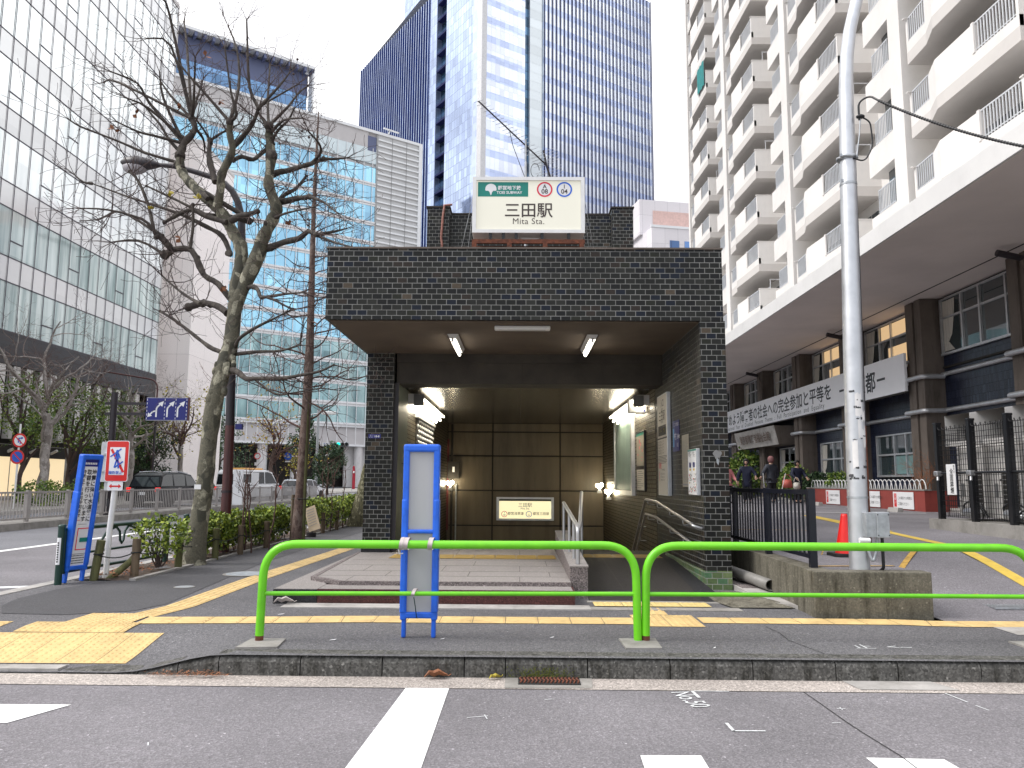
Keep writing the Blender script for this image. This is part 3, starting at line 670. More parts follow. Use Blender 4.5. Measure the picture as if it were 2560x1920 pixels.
def low_lamp(x,y,z,lab):
    t=thing('stair_lamp',lab,'stair lamp',(x,y,z),0,'small lit lamps low on the stair walls')
    b=MB(); b.box(-.06,-.04,-.16,.06,.04,-.1,M['white_m']); b.cyl((0,0,-.1),(0,0,-.02),.03,M['white_m']); b.build('base',t)
    for i,(dx,dz) in enumerate(((-.05,.03),(.05,.05),(0,-.0))):
        b=MB(); b.ball((dx,-.02,dz),.048,M['bulb'],8); b.build('bulb',t)
low_lamp(-1.83,20.6,1.2,'small lit lamp at the left foot of the brown panelled wall'.replace('left ','')+' by the red pipe')
low_lamp(2.05,20.3,1.16,'small lit lamp in the corner beside the green shutter window')
low_lamp(2.1,18.7,1.03,'small lit lamp on the ledge below the green shutter window')
t=thing('loudspeaker_box','pale grey loudspeaker box beside the right tube lights'.replace('right ','')+' above the shutter','loudspeaker',(2.05,13.7,2.5))
b=MB(); b.bbox(-.16,-.1,-.02,.16,.1,.22,M['grey_pl'],.015); b.build('case',t); b=MB(); b.disc((.06,-.101,.11),(1,0,0),(0,0,1),.035,M['galv'],16); b.box(.1,-.103,-.0,.125,-.1,.045,M['blue_dk']); b.build('grille',t)

# ---------------------------------------------------------------- station signs
M['lit_cream']=glow('backlit_cream_panel',(1,.965,.8),.2,(.5,.49,.43)); M['lit_cream2']=glow('inner_backlit_panel',(1,.88,.52),.5,(.5,.46,.34))
M['teal']=plain('teal_sign_film',(.004,.21,.165),.4,var=.05); M['ring_red']=plain('ring_red',(.7,.03,.07),.4,var=.04); M['ring_blue']=plain('ring_blue',(.01,.12,.62),.4,var=.04)
M['letter']=plain('brown_black_letter',(.045,.03,.028),.5,var=.05)
def ring_no(b,c,r,m,a,n,y):
    u,v=V((1,0,0)),V((0,0,1)); c=V(c)
    b.disc(c+V((0,-.001,0)),u,v,r*.98,M['sign_white'],36); b.disc(c+V((0,-.002,0)),u,v,r,m,40,r*.8)
    b.text(a,c+V((0,-.003,r*.14)),u,v,r*.72,M['letter'],bold=.015); b.text(n,c+V((0,-.003,-r*.55)),u,v,r*.85,M['letter'],bold=.015)
S=thing('station_sign','large backlit white station sign standing on the brick entrance roof','station sign',(.093,9.95,4.52))
b=MB(); W_,H_=.742,.765
b.bbox(-W_,0,0,W_,.34,H_,M['white_m'],.012)
for (x0,x1,z0,z1) in ((-W_,W_,0,.045),(-W_,W_,H_-.045,H_),(-W_,-W_+.05,.045,H_-.045),(W_-.05,W_,.045,H_-.045)): b.box(x0,-.03,z0,x1,.004,z1,M['white_m'])
b.build('frame',S)
b=MB(); y=-.006; b.quad((-.69,y,.047),(.69,y,.047),(.69,y,H_-.047),(-.69,y,H_-.047),M['lit_cream'])
b.quad((-.672,y-.002,.5),(-.005,y-.002,.5),(-.005,y-.002,.7),(-.672,y-.002,.7),M['teal'])
# white fan-leaf emblem
cx,cz=-.5,.6; pts=[]
for i in range(25):
    a=math.pi*(i/24); r=.078*(1-.05*abs(math.cos(a*1.0))**8)
    pts.append((cx+r*math.cos(a),y-.004,cz+r*.98*math.sin(a)))
for q in ((-.076,-.012),(-.06,-.022),(-.035,-.02),(-.016,-.04),(-.006,-.075),(0,-.084),(.006,-.075),(.016,-.04),(.035,-.02),(.06,-.022),(.076,-.012)): pts.append((cx+q[0],y-.004,cz+q[1]))
b.poly(pts[::-1],M['sign_white'])
u,v=V((1,0,0)),V((0,0,1))
b.text('都営地下鉄',(-.255,y-.004,.598),u,v,.062,M['sign_white'],bold=.022); b.text('TOEI SUBWAY',(-.255,y-.004,.538),u,v,.052,M['sign_white'],bold=.02)
ring_no(b,(.213,y-.002,.6),.104,M['ring_red'],'A','08',0); ring_no(b,(.473,y-.002,.6),.104,M['ring_blue'],'I','04',0)
b.text('三田駅',(0.0,y-.004,.235),u,v,.215,M['letter'],bold=.012); b.text('Mita Sta.',(0,y-.004,.125),u,v,.115,M['letter'],track=1.06)
b.build('lit_panel',S)
b=MB()
for x in (-.5,-.33,-.16,.18,.53): b=MB(); b.box(x-.02,-.01,-.09,x+.02,.05,0,M['black_m']); b.build('bracket',S)
b=MB()
b.box(-.18,.1,-.06,-.13,.14,-.02,M['white_m']); b.box(-.1,.12,-.045,.15,.15,-.02,M['white_m']); b.build('cable_box',S)
b=MB(); b.box(-W_,-.02,-.14,W_,.02,-.085,M['rust']); b.box(-W_,.28,-.14,W_,.32,-.085,M['rust'])
for x in (-W_+.03,-.25,.22,W_-.04): b.box(x-.03,-.03,-.3,x+.03,.3,-.14,M['rust'])
b.build('base',S)
for a,c in (((-.75,.1,.5),(-.95,.5,-.2)),((-.75,.05,.25),(-.82,.3,-.2)),((.75,.1,.5),(.93,.5,-.2)),((.75,.05,.25),(.83,.3,-.2))):
    b=MB(); b.cyl(a,c,.004,M['galv'],5); b.build('stay_wire',S)
T=thing('inner_station_sign','small backlit station sign in a metal frame on the brown inner wall','station sign',(.14,20.95,.26))
b=MB()
for (x0,x1,z0,z1) in ((-.76,.76,0,.05),(-.76,.76,.56,.61),(-.76,-.69,.05,.56),(.69,.76,.05,.56)): b.box(x0,-.06,z0,x1,.0,z1,M['alu'])
b.box(-.69,-.03,.51,.69,0,.56,M['green_metal']); b.build('frame',T)
b=MB(); y=-.012; b.quad((-.69,y,.05),(.69,y,.05),(.69,y,.51),(-.69,y,.51),M['lit_cream2'])
b.text('三田駅',(0,y-.002,.36),u,v,.125,M['letter']); b.text('Mita Sta.',(0,y-.002,.29),u,v,.07,M['letter'])
for x,m,a,n in ((-.55,M['ring_red'],'A','08'),(.1,M['ring_blue'],'I','04')):
    c=V((x,y-.002,.165)); b.disc(c,u,v,.08,m,30,.066); b.text(a,c+V((0,0,.015)),u,v,.05,M['letter']); b.text(n,c+V((0,0,-.045)),u,v,.06,M['letter'])
b.text('都営浅草線',(-.25,y-.002,.15),u,v,.085,M['letter'],bold=.01); b.text('都営三田線',(.42,y-.002,.15),u,v,.085,M['letter'],bold=.01)
b.build('lit_panel',T)
# ---- boards on the side wall (facing -X): u runs toward the viewer, so reading order is far to near
wu,wv=V((0,-1,0)),V((0,0,1))
def wboard(name,lab,cat,y0,y1,z0,z1,th,fill,frame=None):
    t=thing(name,lab,cat,(2.23,y1,z0)); L=y1-y0; H=z1-z0
    b=MB(); b.bbox(-th,-L,0,0,0,H,frame or M['alu'],min(.006,th*.3)); b.build('board',t)
    p=MB(); fill(p,-th-.0015,L,H); p.build('printed_face',t); return t
def rect(b,x,a0,a1,z0,z1,m): b.quad((x,-a0,z0),(x,-a1,z0),(x,-a1,z1),(x,-a0,z1),m)
def f1(b,x,L,H):
    rect(b,x,.02,L-.02,.02,H-.02,M['sign_white2']); x-=.0015; q=lambda a,z:(x,-a*L,z*H)
    b.text('入口',q(.55,.88),wu,wv,.13,M['letter'],bold=.01); b.text('A8',q(.5,.81),wu,wv,.12,M['letter'],bold=.01); b.text('三田駅',q(.5,.745),wu,wv,.17,M['letter'],bold=.01); b.text('Mita Sta.',q(.5,.715),wu,wv,.06,M['letter'])
    rect(b,x,.1*L,.9*L,.59*H,.69*H,M['print_blk']); b.text('→',q(.7,.615),wu,wv,.16,M['leaf_yel'],bold=.03); b.text('出入口',q(.35,.63),wu,wv,.07,M['leaf_yel'])
    rect(b,x,.0,.99*L,.555*H,.57*H,M['print_blk'])
    for k in range(5): b.text('駅係員のご案内はこちらです',q(.06,.52-.028*k),wu,wv,.038,M['letter'],'LEFT')
    for k in range(6): rect(b,x,.06*L,(.95-.1*(k%3==2))*L,(.385-.014*k)*H,(.39-.014*k)*H,M['print_blk'])
    b.text('禁煙',q(.25,.27),wu,wv,.1,M['ring_red'],bold=.02); b.text('No smoking',q(.4,.245),wu,wv,.05,M['print_blk'],'LEFT')
    for k in range(3): b.text('注',q(.16,.205-.03*k),wu,wv,.06,M['ring_red'],bold=.02); b.text('通行にご注意ください',q(.3,.205-.03*k),wu,wv,.034,M['letter'],'LEFT')
M['sign_white2']=plain('dim_white_board',(.58,.55,.5),.45,var=.05); M['paper']=plain('old_paper',(.36,.33,.27),.8,var=.1)
wboard('entrance_board','tall narrow white information board on the brick entrance side wall','sign board',11.55,12.35,1.08,2.62,.06,f1)
def f2(b,x,L,H):
    rect(b,x,0,L,0,H,M['paper']); x-=.001; rect(b,x,.05*L,.95*L,.03*H,.06*H,M['print_grey'])
    for k in range(6):
        for i in range(26):
            if rnd.random()<.8: z=H*(.1+.031*i); rect(b,x,(.1+.14*k)*L,(.1+.14*k+rnd.uniform(.04,.09))*L,z,z+.018*H,M['print_grey'])
wboard('paper_notice','yellowed paper notice full of small print on the brick wall','notice',10.35,10.78,1.22,1.92,.003,f2,M['paper'])
def f3(b,x,L,H):
    rect(b,x,.01,L-.01,.01,H-.01,M['sign_white']); x-=.0015; q=lambda a,z:(x,-a*L,z*H)
    rect(b,x,.0,L,.955*H,H*.99,M['teal'])
    for a in (.28,.72):
        b.text('改札口' if a<.5 else '地上',q(a,.87),wu,wv,.06,M['letter']); b.text('→→□',q(a,.82),wu,wv,.045,M['print_grey']); rect(b,x,(a-.11)*L,(a+.11)*L,.6*H,.71*H,M['sign_blue']); b.text('↑' if a<.5 else '↓',q(a,.62),wu,wv,.07,M['sign_white'],bold=.02); rect(b,x,(a-.09)*L,(a+.09)*L,.53*H,.575*H,M['yellow_paint'])
    for k in range(90):
        a,z=rnd.uniform(.06,.94),rnd.uniform(.05,.45); s=rnd.uniform(.005,.018); rect(b,x-.0003*(k%5),a*L,min(.97*L,a*L+s*2),z*H,z*H+s,rnd.choice([M['print_grey'],M['ring_red'],M['yellow_paint'],M['print_blk'],M['teal']]))
wboard('guide_map_board','white framed guide map board nearest the brick pillar corner','guide map',9.72,10.2,1.12,1.7,.05,f3,M['alu'])
def f4(b,x,L,H):
    rect(b,x,0,L,0,H,M['sign_blue']); x-=.001; q=lambda a,z:(x,-a*L,z*H); rect(b,x,.02*L,.25*L,.15*H,.75*H,M['pale_blue']); b.text('ここの地盤は',q(.55,.82),wu,wv,.06,M['sign_white']); b.text('海抜 3.4m',q(.62,.4),wu,wv,.1,M['sign_white'],bold=.02); b.text('港区',q(.75,.15),wu,wv,.06,M['sign_white'])
M['pale_blue']=plain('pale_blue_print',(.1,.32,.6),.4)
wboard('sea_level_plate','dark blue sea level plate between the tall board and the notice','sign plate',10.95,11.4,1.72,2.16,.004,f4,M['sign_blue'])
def f5(b,x,L,H):
    rect(b,x,.03,L-.03,.42*H,.97*H,M['paper']); rect(b,x-.001,.03,L-.03,.93*H,.97*H,M['teal']); rect(b,x,.03,L-.03,.02*H,.36*H,M['sign_white2'])
    for k in range(8): a=rnd.uniform(.1,.8); rect(b,x-.001,a*L,(a+.1)*L,(.45+.05*k)*H,(.452+.06*k)*H,M['ring_red'])
    for k in range(9): rect(b,x-.001,.1*L,rnd.uniform(.5,.9)*L,(.05+.034*k)*H,(.06+.034*k)*H,M['print_grey'])
wboard('area_map','dim area map in a dark frame beyond the shutter window'.replace('beyond','beside'),'map',13.85,14.75,1.12,2.2,.04,f5,M['dark_pole'])
# address plate, tag on the pillars
t=thing('address_plate','small dark blue address plate on the left brick pillar of the entrance','address plate',(-2.36,12.118,1.93))
b=MB(); b.box(0,-.006,0,.19,0,.062,M['blue_dk']); b.text('芝',(.035,-.008,.032),u,v,.026,M['sign_white']); b.text('五丁目',(.035,-.008,.01),u,v,.017,M['sign_white']); b.box(.068,-.0075,.004,.07,-.006,.058,M['sign_white']); b.text('18-8',(.13,-.008,.014),u,v,.046,M['sign_white'],bold=.02); b.build('plate',t)
t=thing('wall_emblem','small worn grey metal emblem hanging on the brick pillar front','emblem',(2.41,9.602,1.62))
b=MB(); pts=[(.05*math.cos(a)*(1+.2*math.sin(3*a)),0,.05*math.sin(a)*(1-.2*math.cos(5*a))) for a in [i*math.pi/12 for i in range(24)]]; b.prism(pts,(0,-.012,0),M['print_grey']); b.build('disc',t)
b=MB(); b.prism([(-.012,0,-.05),(.012,0,-.05),(.02,0,-.09),(.01,0,-.13),(-.008,0,-.1)],(0,-.008,0),M['galv']); b.build('tail',t)
# ---------------------------------------------------------------- handrails
t=thing('stair_handrail','double stainless handrail bending along the brick wall of the ramp','handrail',(2.1,10,0))
t.location=(0,0,0)
for dz,nm in ((0,'rail'),(-.24,'rail')):
    b=MB(); b.tube(pipe([(2.23,9.72,.72+dz),(2.12,9.72,.75+dz),(2.12,9.8,.77+dz),(2.12,12.3,.98+dz),(2.12,13.35,.99+dz),(2.12,15.2,-.18+dz)],.08),.021,M['steel'],10); b.build(nm,t)
for y,z in ((10.3,.81),(11.2,.89),(12.2,.97),(13.1,.99),(14.0,.58)):
    for dz in (0,-.24): b=MB(); b.tube(pipe([(2.12,y,z+dz-.02),(2.12,y,z+dz-.08),(2.233,y,z+dz-.08)],.03),.009,M['steel'],6); b.build('bracket',t)
t=thing('divider_handrail','V-shaped stainless handrail on the low granite wall beside the ramp','handrail',(0,0,0))
b=MB(); b.tube(pipe([(.6,10.8,.99),(.655,9.05,.78),(.655,8.97,.74),(.655,8.97,.36)],.05),.024,M['steel'],10); b.build('rail',t)
b=MB(); b.tube(pipe([(.86,11.0,1.13),(.69,9.06,.79),(.665,8.98,.74)],.05),.024,M['steel'],10); b.build('rail',t)
for x,y,z in ((.6,10.8,.98),(.625,10.0,.88),(.86,11.0,1.12),(.64,9.4,.8)):
    b=MB(); b.cyl((x,y,.18 if x>.7 else .36),(x,y,z),.019,M['steel'],10); b.build('post',t)
# ---------------------------------------------------------------- roof antenna
A=thing('tv_antenna','television antenna with many short rods on the entrance roof','antenna',(.05,13.,4.2))
b=MB(); b.cyl((.02,0,0),(.02,0,2.6),.022,M['galv'],8); b.cyl((.02,0,2.4),(.02,0,3.0),.014,M['galv'],8); b.build('mast',A)
p0=at(1198,270,13)-V((.05,13,4.2)); p1=at(1367,398,13)-V((.05,13,4.2)); p1.y+=.25; p0.y-=.25
b=MB(); b.cyl(p0,p1,.013,M['dark_pole'],6); b.tube(pipe([p0*.55+p1*.45,p0*.45+p1*.55+V((-.06,0,-.16)),V((.02,0,2.28))],.06),.006,M['black_m'],5); b.build('boom',A)
dirv=(p1-p0).normalized(); cr_=dirv.cross(V((0,0,1))).normalized(); cr_=(cr_*.35+V((.62,.5,.36))).normalized()
for i in range(22):
    f=i/21; c=p0+(p1-p0)*f; l=.09+.07*f
    b=MB(); b.cyl(c-cr_*l,c+cr_*l,.0045,M['galv'],4); b.build('rod',A)
b=MB()
nz=V((-.25,0,1)).normalized()
for s in (-1,1):
    b.cyl(p1,p1+nz*.3*s+dirv*.03,.02,M['dark_pole'],6)
    for k in range(5): c=p1+nz*(.06+.055*k)*s+dirv*.03; b.cyl(c-cr_*.26,c+cr_*.26,.004,M['galv'],4)
b.build('reflector',A)
b=MB(); c=p1+V((-.2,0,-.02)); b.tube([c+V((.075*math.cos(a),0,.13*math.sin(a)-.08)) for a in [i*.35 for i in range(17)]],.006,M['black_m'],5); b.build('cable',A)
# ---------------------------------------------------------------- green guard rails
u,v=V((1,0,0)),V((0,0,1))
def guard_rail(x0,y0,x1,y1,lab):
    t=thing('guard_rail',lab,'guard rail',((x0+x1)/2,(y0+y1)/2,0),0,'green pipe guard rails along the kerb')
    a,c=V((x0,y0,0))-t.location,V((x1,y1,0))-t.location
    b=MB(); H=.762; b.tube(pipe([a+V((0,0,.05)),a+V((.012,0,H)),c+V((-.012,0,H)),c+V((0,0,.0))],.27,10),.0335,M['rail_green'],18); b.build('hoop',t)
    b=MB(); b.cyl(a+V((.03,0,.375)),c+V((-.03,0,.375)),.0175,M['rail_green'],14); b.build('rail',t)
    b=MB(); b.cyl(a+V((0,0,-.02)),a+V((0,0,.052)),.032,M['rust'],16); b.build('rusty_foot',t)
    return t
guard_rail(-2.058,6.36,.957,6.5,'bright green pipe guard rail with the blue barrier strapped to it')
t=guard_rail(1.02,6.5,4.2,6.53,'bright green pipe guard rail in front of the concrete block')
b=MB(); b.prism([(.82,6.19,.0),(1.1,6.21,.0),(1.11,6.58,.0),(.81,6.57,.0)],(0,0,.014),M['conc']); tag(b.build('rail_footing'),'grey concrete footing where the two green rails meet','footing')
b=MB(); b.prism([(-2.15,6.09,0),(-1.84,6.12,0),(-1.87,6.44,0),(-2.14,6.43,0)],(0,0,.014),M['conc']); tag(b.build('rail_footing'),'grey concrete footing under the rusty foot of the rail','footing')
b=MB(); b.prism([(3.98,6.2,0),(4.28,6.2,0),(4.28,6.6,0),(3.98,6.6,0)],(0,0,.014),M['conc'])
tag(b.build('rail_footing'),'grey concrete footing at the far right end of the rails'.replace('far right','outer'),'footing')
# ---------------------------------------------------------------- blue barriers
M['panel_tr']=plain('grey_barrier_back',(.4,.4,.405),.35,var=.06,scale=1.5,dirt=.08,stretch=(1,1,.5))
def barrier(name,lab,loc,rotz,lean,front):
    t=thing(name,lab,'barrier sign',loc,rotz); t.rotation_euler=(lean,0,rotz)
    W,T=.152,.04; B=M['blue_pl']
    def bar_(x0,x1,z0,z1,nm,th=T):
        b=MB(); b.bbox(x0,-th,z0,x1,th,z1,B,.011); return b.build(nm,t)
    for s in (-1,1):
        x0,x1=sorted((s*W,s*(W-.05))); bar_(x0,x1,.14,1.56,'side_frame')
        x0,x1=sorted((s*(W+.004),s*(W-.042))); bar_(x0,x1,.2,1.12,'side_frame',.048)
        x0,x1=sorted((s*(W-.012),s*(W-.047))); bar_(x0,x1,.0,.3,'leg',.03)
        x0,x1=sorted((s*(W-.006),s*(W-.036))); bar_(x0,x1,.98,1.12,'grip',.05)
    b=MB(); b.bbox(-W-.002,-.043,1.515,W+.002,.043,1.58,B,.018); b.build('top_frame',t)
    bar_(-W+.04,W-.04,.155,.205,'cross_bar'); 
    if not front: bar_(-W+.04,W-.04,.84,.872,'cross_bar')
    b=MB(); b.box(-W+.045,-.012,.2,W-.045,.006,1.55,M['panel_tr']); b.build('panel',t)
    if front: front(t,W)
    return t
bt=barrier('blue_barrier','tall narrow blue barrier with blank grey back tied to the green rail',(-.826,6.6,0),0,0,None)
def strap(x,z,r,par,nm='strap'):
    b=MB(); b.tube([(x+.012*math.sin(a*2),.0+r*1.25*math.cos(a)-.045,z+r*math.sin(a)) for a in [i*math.pi/8 for i in range(17)]],.014,M['strap'],6); return b.build(nm,par)
M['strap']=plain('dirty_white_strap',(.5,.44,.42),.8,var=.2,scale=20)
st=thing('cloth_strap','dirty white cloth strap tying the blue barrier to the top rail, nearer its hooked end','strap',(-.92,6.42,.765)); b=MB()
def strapmesh(r,ry,w_): 
    b=MB(); n=20; vs=[]
    for i in range(n):
        a=2*math.pi*i/n
        for x in (-w_,w_): vs.append((x+.006*math.sin(a),ry*math.cos(a)+.05,r*math.sin(a)))
    b.add(vs,[(2*i,2*i+1,(2*i+3)%(2*n),(2*i+2)%(2*n)) for i in range(n)],M['strap'],True); return b
strapmesh(.05,.105,.02).build('band',st); b=strapmesh(.052,.107,.014); b.tube([(-.02,-.04,-.04),(-.01,-.05,-.075),(.02,-.045,-.07)],.006,M['steel'],6); o=b.build('band',st); o.location=(-.035,0,.0)
st=thing('cloth_strap','dirty white cloth strap tying the blue barrier to the top rail, single band','strap',(-.722,6.428,.765)); strapmesh(.05,.105,.019).build('band',st)
st=thing('cloth_strap','dirty white cloth tie with a green cord around the lower rail','strap',(-.85,6.42,.378)); strapmesh(.028,.1,.014).build('band',st)
b=MB(); b.tube([(.005,-.02,-.03),(.015,0,-.1),(.02,.06,-.2),(.025,.12,-.215)],.004,M['green_dk'],5); b.build('cord',st)
def left_front(t,W):
    b=MB(); y=-.0135; b.quad((-W+.048,y,.2),(W-.048,y,.2),(W-.048,y,1.53),(-W+.048,y,1.53),M['sign_white'])
    y-=.0015; b.quad((-W+.048,y,1.43),(W-.048,y,1.43),(W-.048,y,1.52),(-W+.048,y,1.52),M['blue_dk'])
    for k in range(7): b.box(-.085+k*.025,y-.001,1.455,-.068+k*.025,y,1.48,M['sign_white'])
    for x,s,z,txt in ((.064,.07,1.335,'地震に強い水道管に'),(-.008,.07,1.335,'取替を行っています'),(-.074,.052,1.345,'令和5年10月中旬まで')): b.text(txt,(x,y-.001,z),u,v,s,M['print_blk'],bold=.02,vert=True)
    b.text('',(0,0,0),u,v,.01,M['print_blk']) if False else None
    for p,q in (((-.05,.4),(-.05,.66)),((-.05,.66),(.1,.66)),((-.05,.4),(.1,.4))): b.bar((p[0],y-.001,p[1]),(q[0],y-.001,q[1]),.001,.012,M['ring_red'],(0,1,0)) if False else b.box(min(p[0],q[0])-.006,y-.001,min(p[1],q[1])-.006,max(p[0],q[0])+.006,y,max(p[1],q[1])+.006,M['ring_red'])
    b.box(-.01,y-.001,.49,.1,y,.545,M['teal']); b.box(-.1,y-.001,.345,.1,y,.35,M['print_blk']); b.box(-.1,y-.001,.76,-.04,y,.765,M['ring_red']); b.box(-.06,y-.001,.71,.06,y,.714,M['print_grey'])
    for k in range(4):
        for i in range(9): b.box(-.09+i*.02+(.01 if k%2 else 0),y-.001,.32-k*.03,-.076+i*.02+(.01 if k%2 else 0),y,.332-k*.03,M['print_blk'])
    b.build('printed_panel',t)
barrier('blue_barrier','leaning blue barrier sign with Japanese water pipe work notice',(-5.53,9.83,.005),R(70),R(6.),left_front)
# ---------------------------------------------------------------- road signs on the left
def rrect(w,h,r,n=6):
    o=[]
    for cx,cz,a0 in ((w/2-r,h/2-r,0),(-w/2+r,h/2-r,90),(-w/2+r,-h/2+r,180),(w/2-r,-h/2+r,270)):
        for i in range(n+1): a=R(a0+90*i/n); o.append((cx+r*math.cos(a),cz+r*math.sin(a)))
    return o
def flat(b,pts,y,m): b.poly([(x,y,z) for x,z in pts][::-1],m)
def line2(b,p,q,w,y,m):
    p,q=V((p[0],y,p[1])),V((q[0],y,q[1])); t=(q-p).normalized(); n=V((-t.z,0,t.x))*w/2; b.add([p-n,p+n,q+n,q-n],[(0,1,2,3)],m)
t=thing('no_crossing_sign','white post with red framed no pedestrian crossing sign beside the planting strip','road sign',(-5.31,10.2,0))
b=MB(); b.tube([(-.01,0,-.05),(0,0,.6),(.04,0,1.26)],.036,M['white_m'],14); b.build('post',t)
b=MB(); b.box(-.045,-.038,.92,-.02,-.03,1.02,M['print_blk']); b.build('sticker',t)
b=MB(); b.prism([(.06+x,-.045,1.505+z) for x,z in rrect(.3,.53,.03)][::-1],(0,.008,0),M['sign_white'])
flat(b,[(.06+x,1.505+z) for x,z in rrect(.285,.515,.025)],-.0465,M['sign_red'])
flat(b,[(.06+x,1.505+z) for x,z in rrect(.2,.36,.008)],-.0478,M['sign_white'])
y=-.049; line2(b,(-.02,1.66),(.15,1.36),.032,y,M['sign_red'])
bl=M['sign_blue2']; y=-.0505
line2(b,(-.03,1.56),(.11,1.665),.018,y,bl); line2(b,(.03,1.42),(.14,1.5),.018,y,bl)
flat(b,[(.06+.02*math.cos(a),1.63+.022*math.sin(a)) for a in [i*.52 for i in range(12)]],y-.001,bl)
flat(b,[(.045,1.61),(.08,1.61),(.085,1.53),(.07,1.5),(.05,1.5)],y-.001,bl)
line2(b,(.055,1.52),(.03,1.42),.02,y-.001,bl); line2(b,(.07,1.52),(.085,1.41),.02,y-.001,bl); line2(b,(.05,1.6),(.03,1.53),.014,y-.001,bl); line2(b,(.08,1.6),(.1,1.54),.014,y-.001,bl)
b.text('横断禁止',(.05,-.051,1.338),u,v,.046,bl,bold=.015)
b.text('ここは',(.115,-.0515,1.5),u,v,.03,M['print_blk'],vert=True)
b.build('board',t)
b=MB(); b.prism([(.055+x,-.045,1.18+z) for x,z in rrect(.2,.11,.012)][::-1],(0,.006,0),M['sign_white']); y=-.0465
line2(b,(0,1.18),(.11,1.18),.02,y,M['sign_red'])
for s in (-1,1): flat(b,[(.055+s*.045,1.18-.03),(.055+s*.045,1.18+.03),(.055+s*.08,1.18)][::s],y-.0005,M['sign_red'])
b.build('arrow_plate',t)
bk=MB(); bk.prism([(x,0,z) for x,z in rrect(.3,.53,.03)][::-1],(0,.008,0),M['galv']); bk.bar((-.1,-.012,.1),(.1,-.012,.1),.02,.02,M['galv']); bk.bar((-.1,-.012,-.12),(.1,-.012,-.12),.02,.02,M['galv']); bk.box(-.03,-.003,.1,.0,-.001,.13,M['sign_white'])
o=bk.build('back_board',t); o.location=(-.165,.12,1.5); o.rotation_euler.z=R(-33)
bk=MB(); bk.prism([(x,0,z) for x,z in rrect(.2,.11,.012)][::-1],(0,.006,0),M['galv']); o=bk.build('back_plate',t); o.location=(-.11,.1,1.18); o.rotation_euler.z=R(-33)
# two round signs across the avenue
t=thing('round_sign_post','two round red-rimmed traffic signs stacked on a slim white post','road sign',(-21.3,33,-.02))
b=MB(); b.cyl((0,0,0),(0,0,3.6),.04,M['white_m'],10); b.build('post',t)
def rdisc(nm,x,z,fill):
    b=MB(); b.disc((x,-.05,z),u,v,.3,M['sign_red'],36); b.disc((x,-.04,z),u,-v,.3,M['galv'],36); b.disc((x,-.052,z),u,v,.225,fill,32); return b
b=rdisc('s',.04,2.9,M['sign_white']); y=-.055; line2(b,(.0,2.8),(.0,2.93),.06,y,bl); flat(b,[(-.07,2.91),(.0,3.02),(.07,2.91)],y,bl); line2(b,(.0,2.99),(.14,3.0),.05,y,bl); flat(b,[(.12,2.94),(.2,3.0),(.12,3.06)],y,bl); line2(b,(.08,2.74),(.08,2.9),.05,y,bl); line2(b,(-.13,3.05),(.2,2.73),.045,y-.001,M['sign_red']); b.build('sign_disc',t)
b=rdisc('s',0,2.2,M['sign_blue2']); line2(b,(-.16,2.36),(.16,2.04),.05,-.055,M['sign_red']); b.build('sign_disc',t)
# lane sign on a gantry
t=thing('lane_sign','blue three-lane arrow sign on a dark brown double-arm post','road sign',(-14.5,27,.04))
b=MB(); b.cyl((.3,0,0),(.3,0,4.25),.11,M['dark_pole'],14); b.build('post',t)
for z in (3.5,3.86): b=MB(); b.bar((.0,0,z),(2.0,0,z),.07,.09,M['dark_pole']); b.build('arm',t)
c=at(1385*.3014,640+1270*.3014,26.9)-t.location; W2,H2=1.46/2,.8/2
b=MB(); b.bbox(c.x-W2,c.y-.02,c.z-H2,c.x+W2,c.y+.05,c.z+H2,M['sign_blue'],.012); b.box(c.x+W2+.001,c.y-.02,c.z-H2,c.x+W2+.06,c.y+.04,c.z+H2,M['brown_pole'])
y=c.y-.023; wm=M['sign_white']
def L2(p,q,w_): line2(b,(c.x+p[0],c.z+p[1]),(c.x+q[0],c.z+q[1]),w_,y,wm)
for x in (-.69,-.07,.31,.69):
    for k in range(6): L2((x,-.36+k*.13),(x,-.29+k*.13),.016)
for (p,q) in (((-.72,-.39),(.72,-.39)),((-.72,.39),(.72,.39))): L2(p,q,.008)
for x in (-.36,.02,.38):
    L2((x,-.28),(x,-.02),.055)
    for i in range(5):
        a0,a1=math.pi-i*.18,math.pi-(i+1)*.18; L2((x+.14+.14*math.cos(a0),-.02+.14*math.sin(a0)),(x+.14+.14*math.cos(a1),-.02+.14*math.sin(a1)),.055)
    L2((x+.04,.08),(x+.16,.2),.055); flat(b,[(c.x+x+.06,c.z+.2),(c.x+x+.25,c.z+.28),(c.x+x+.2,c.z+.08)],y-.001,wm)
L2((-.36,-.06),(-.5,-.1),.05); L2((-.48,-.09),(-.58,-.2),.05); flat(b,[(c.x-.66,c.z-.28),(c.x-.64,c.z-.12),(c.x-.5,c.z-.24)],y-.001,wm)
b.build('board',t)
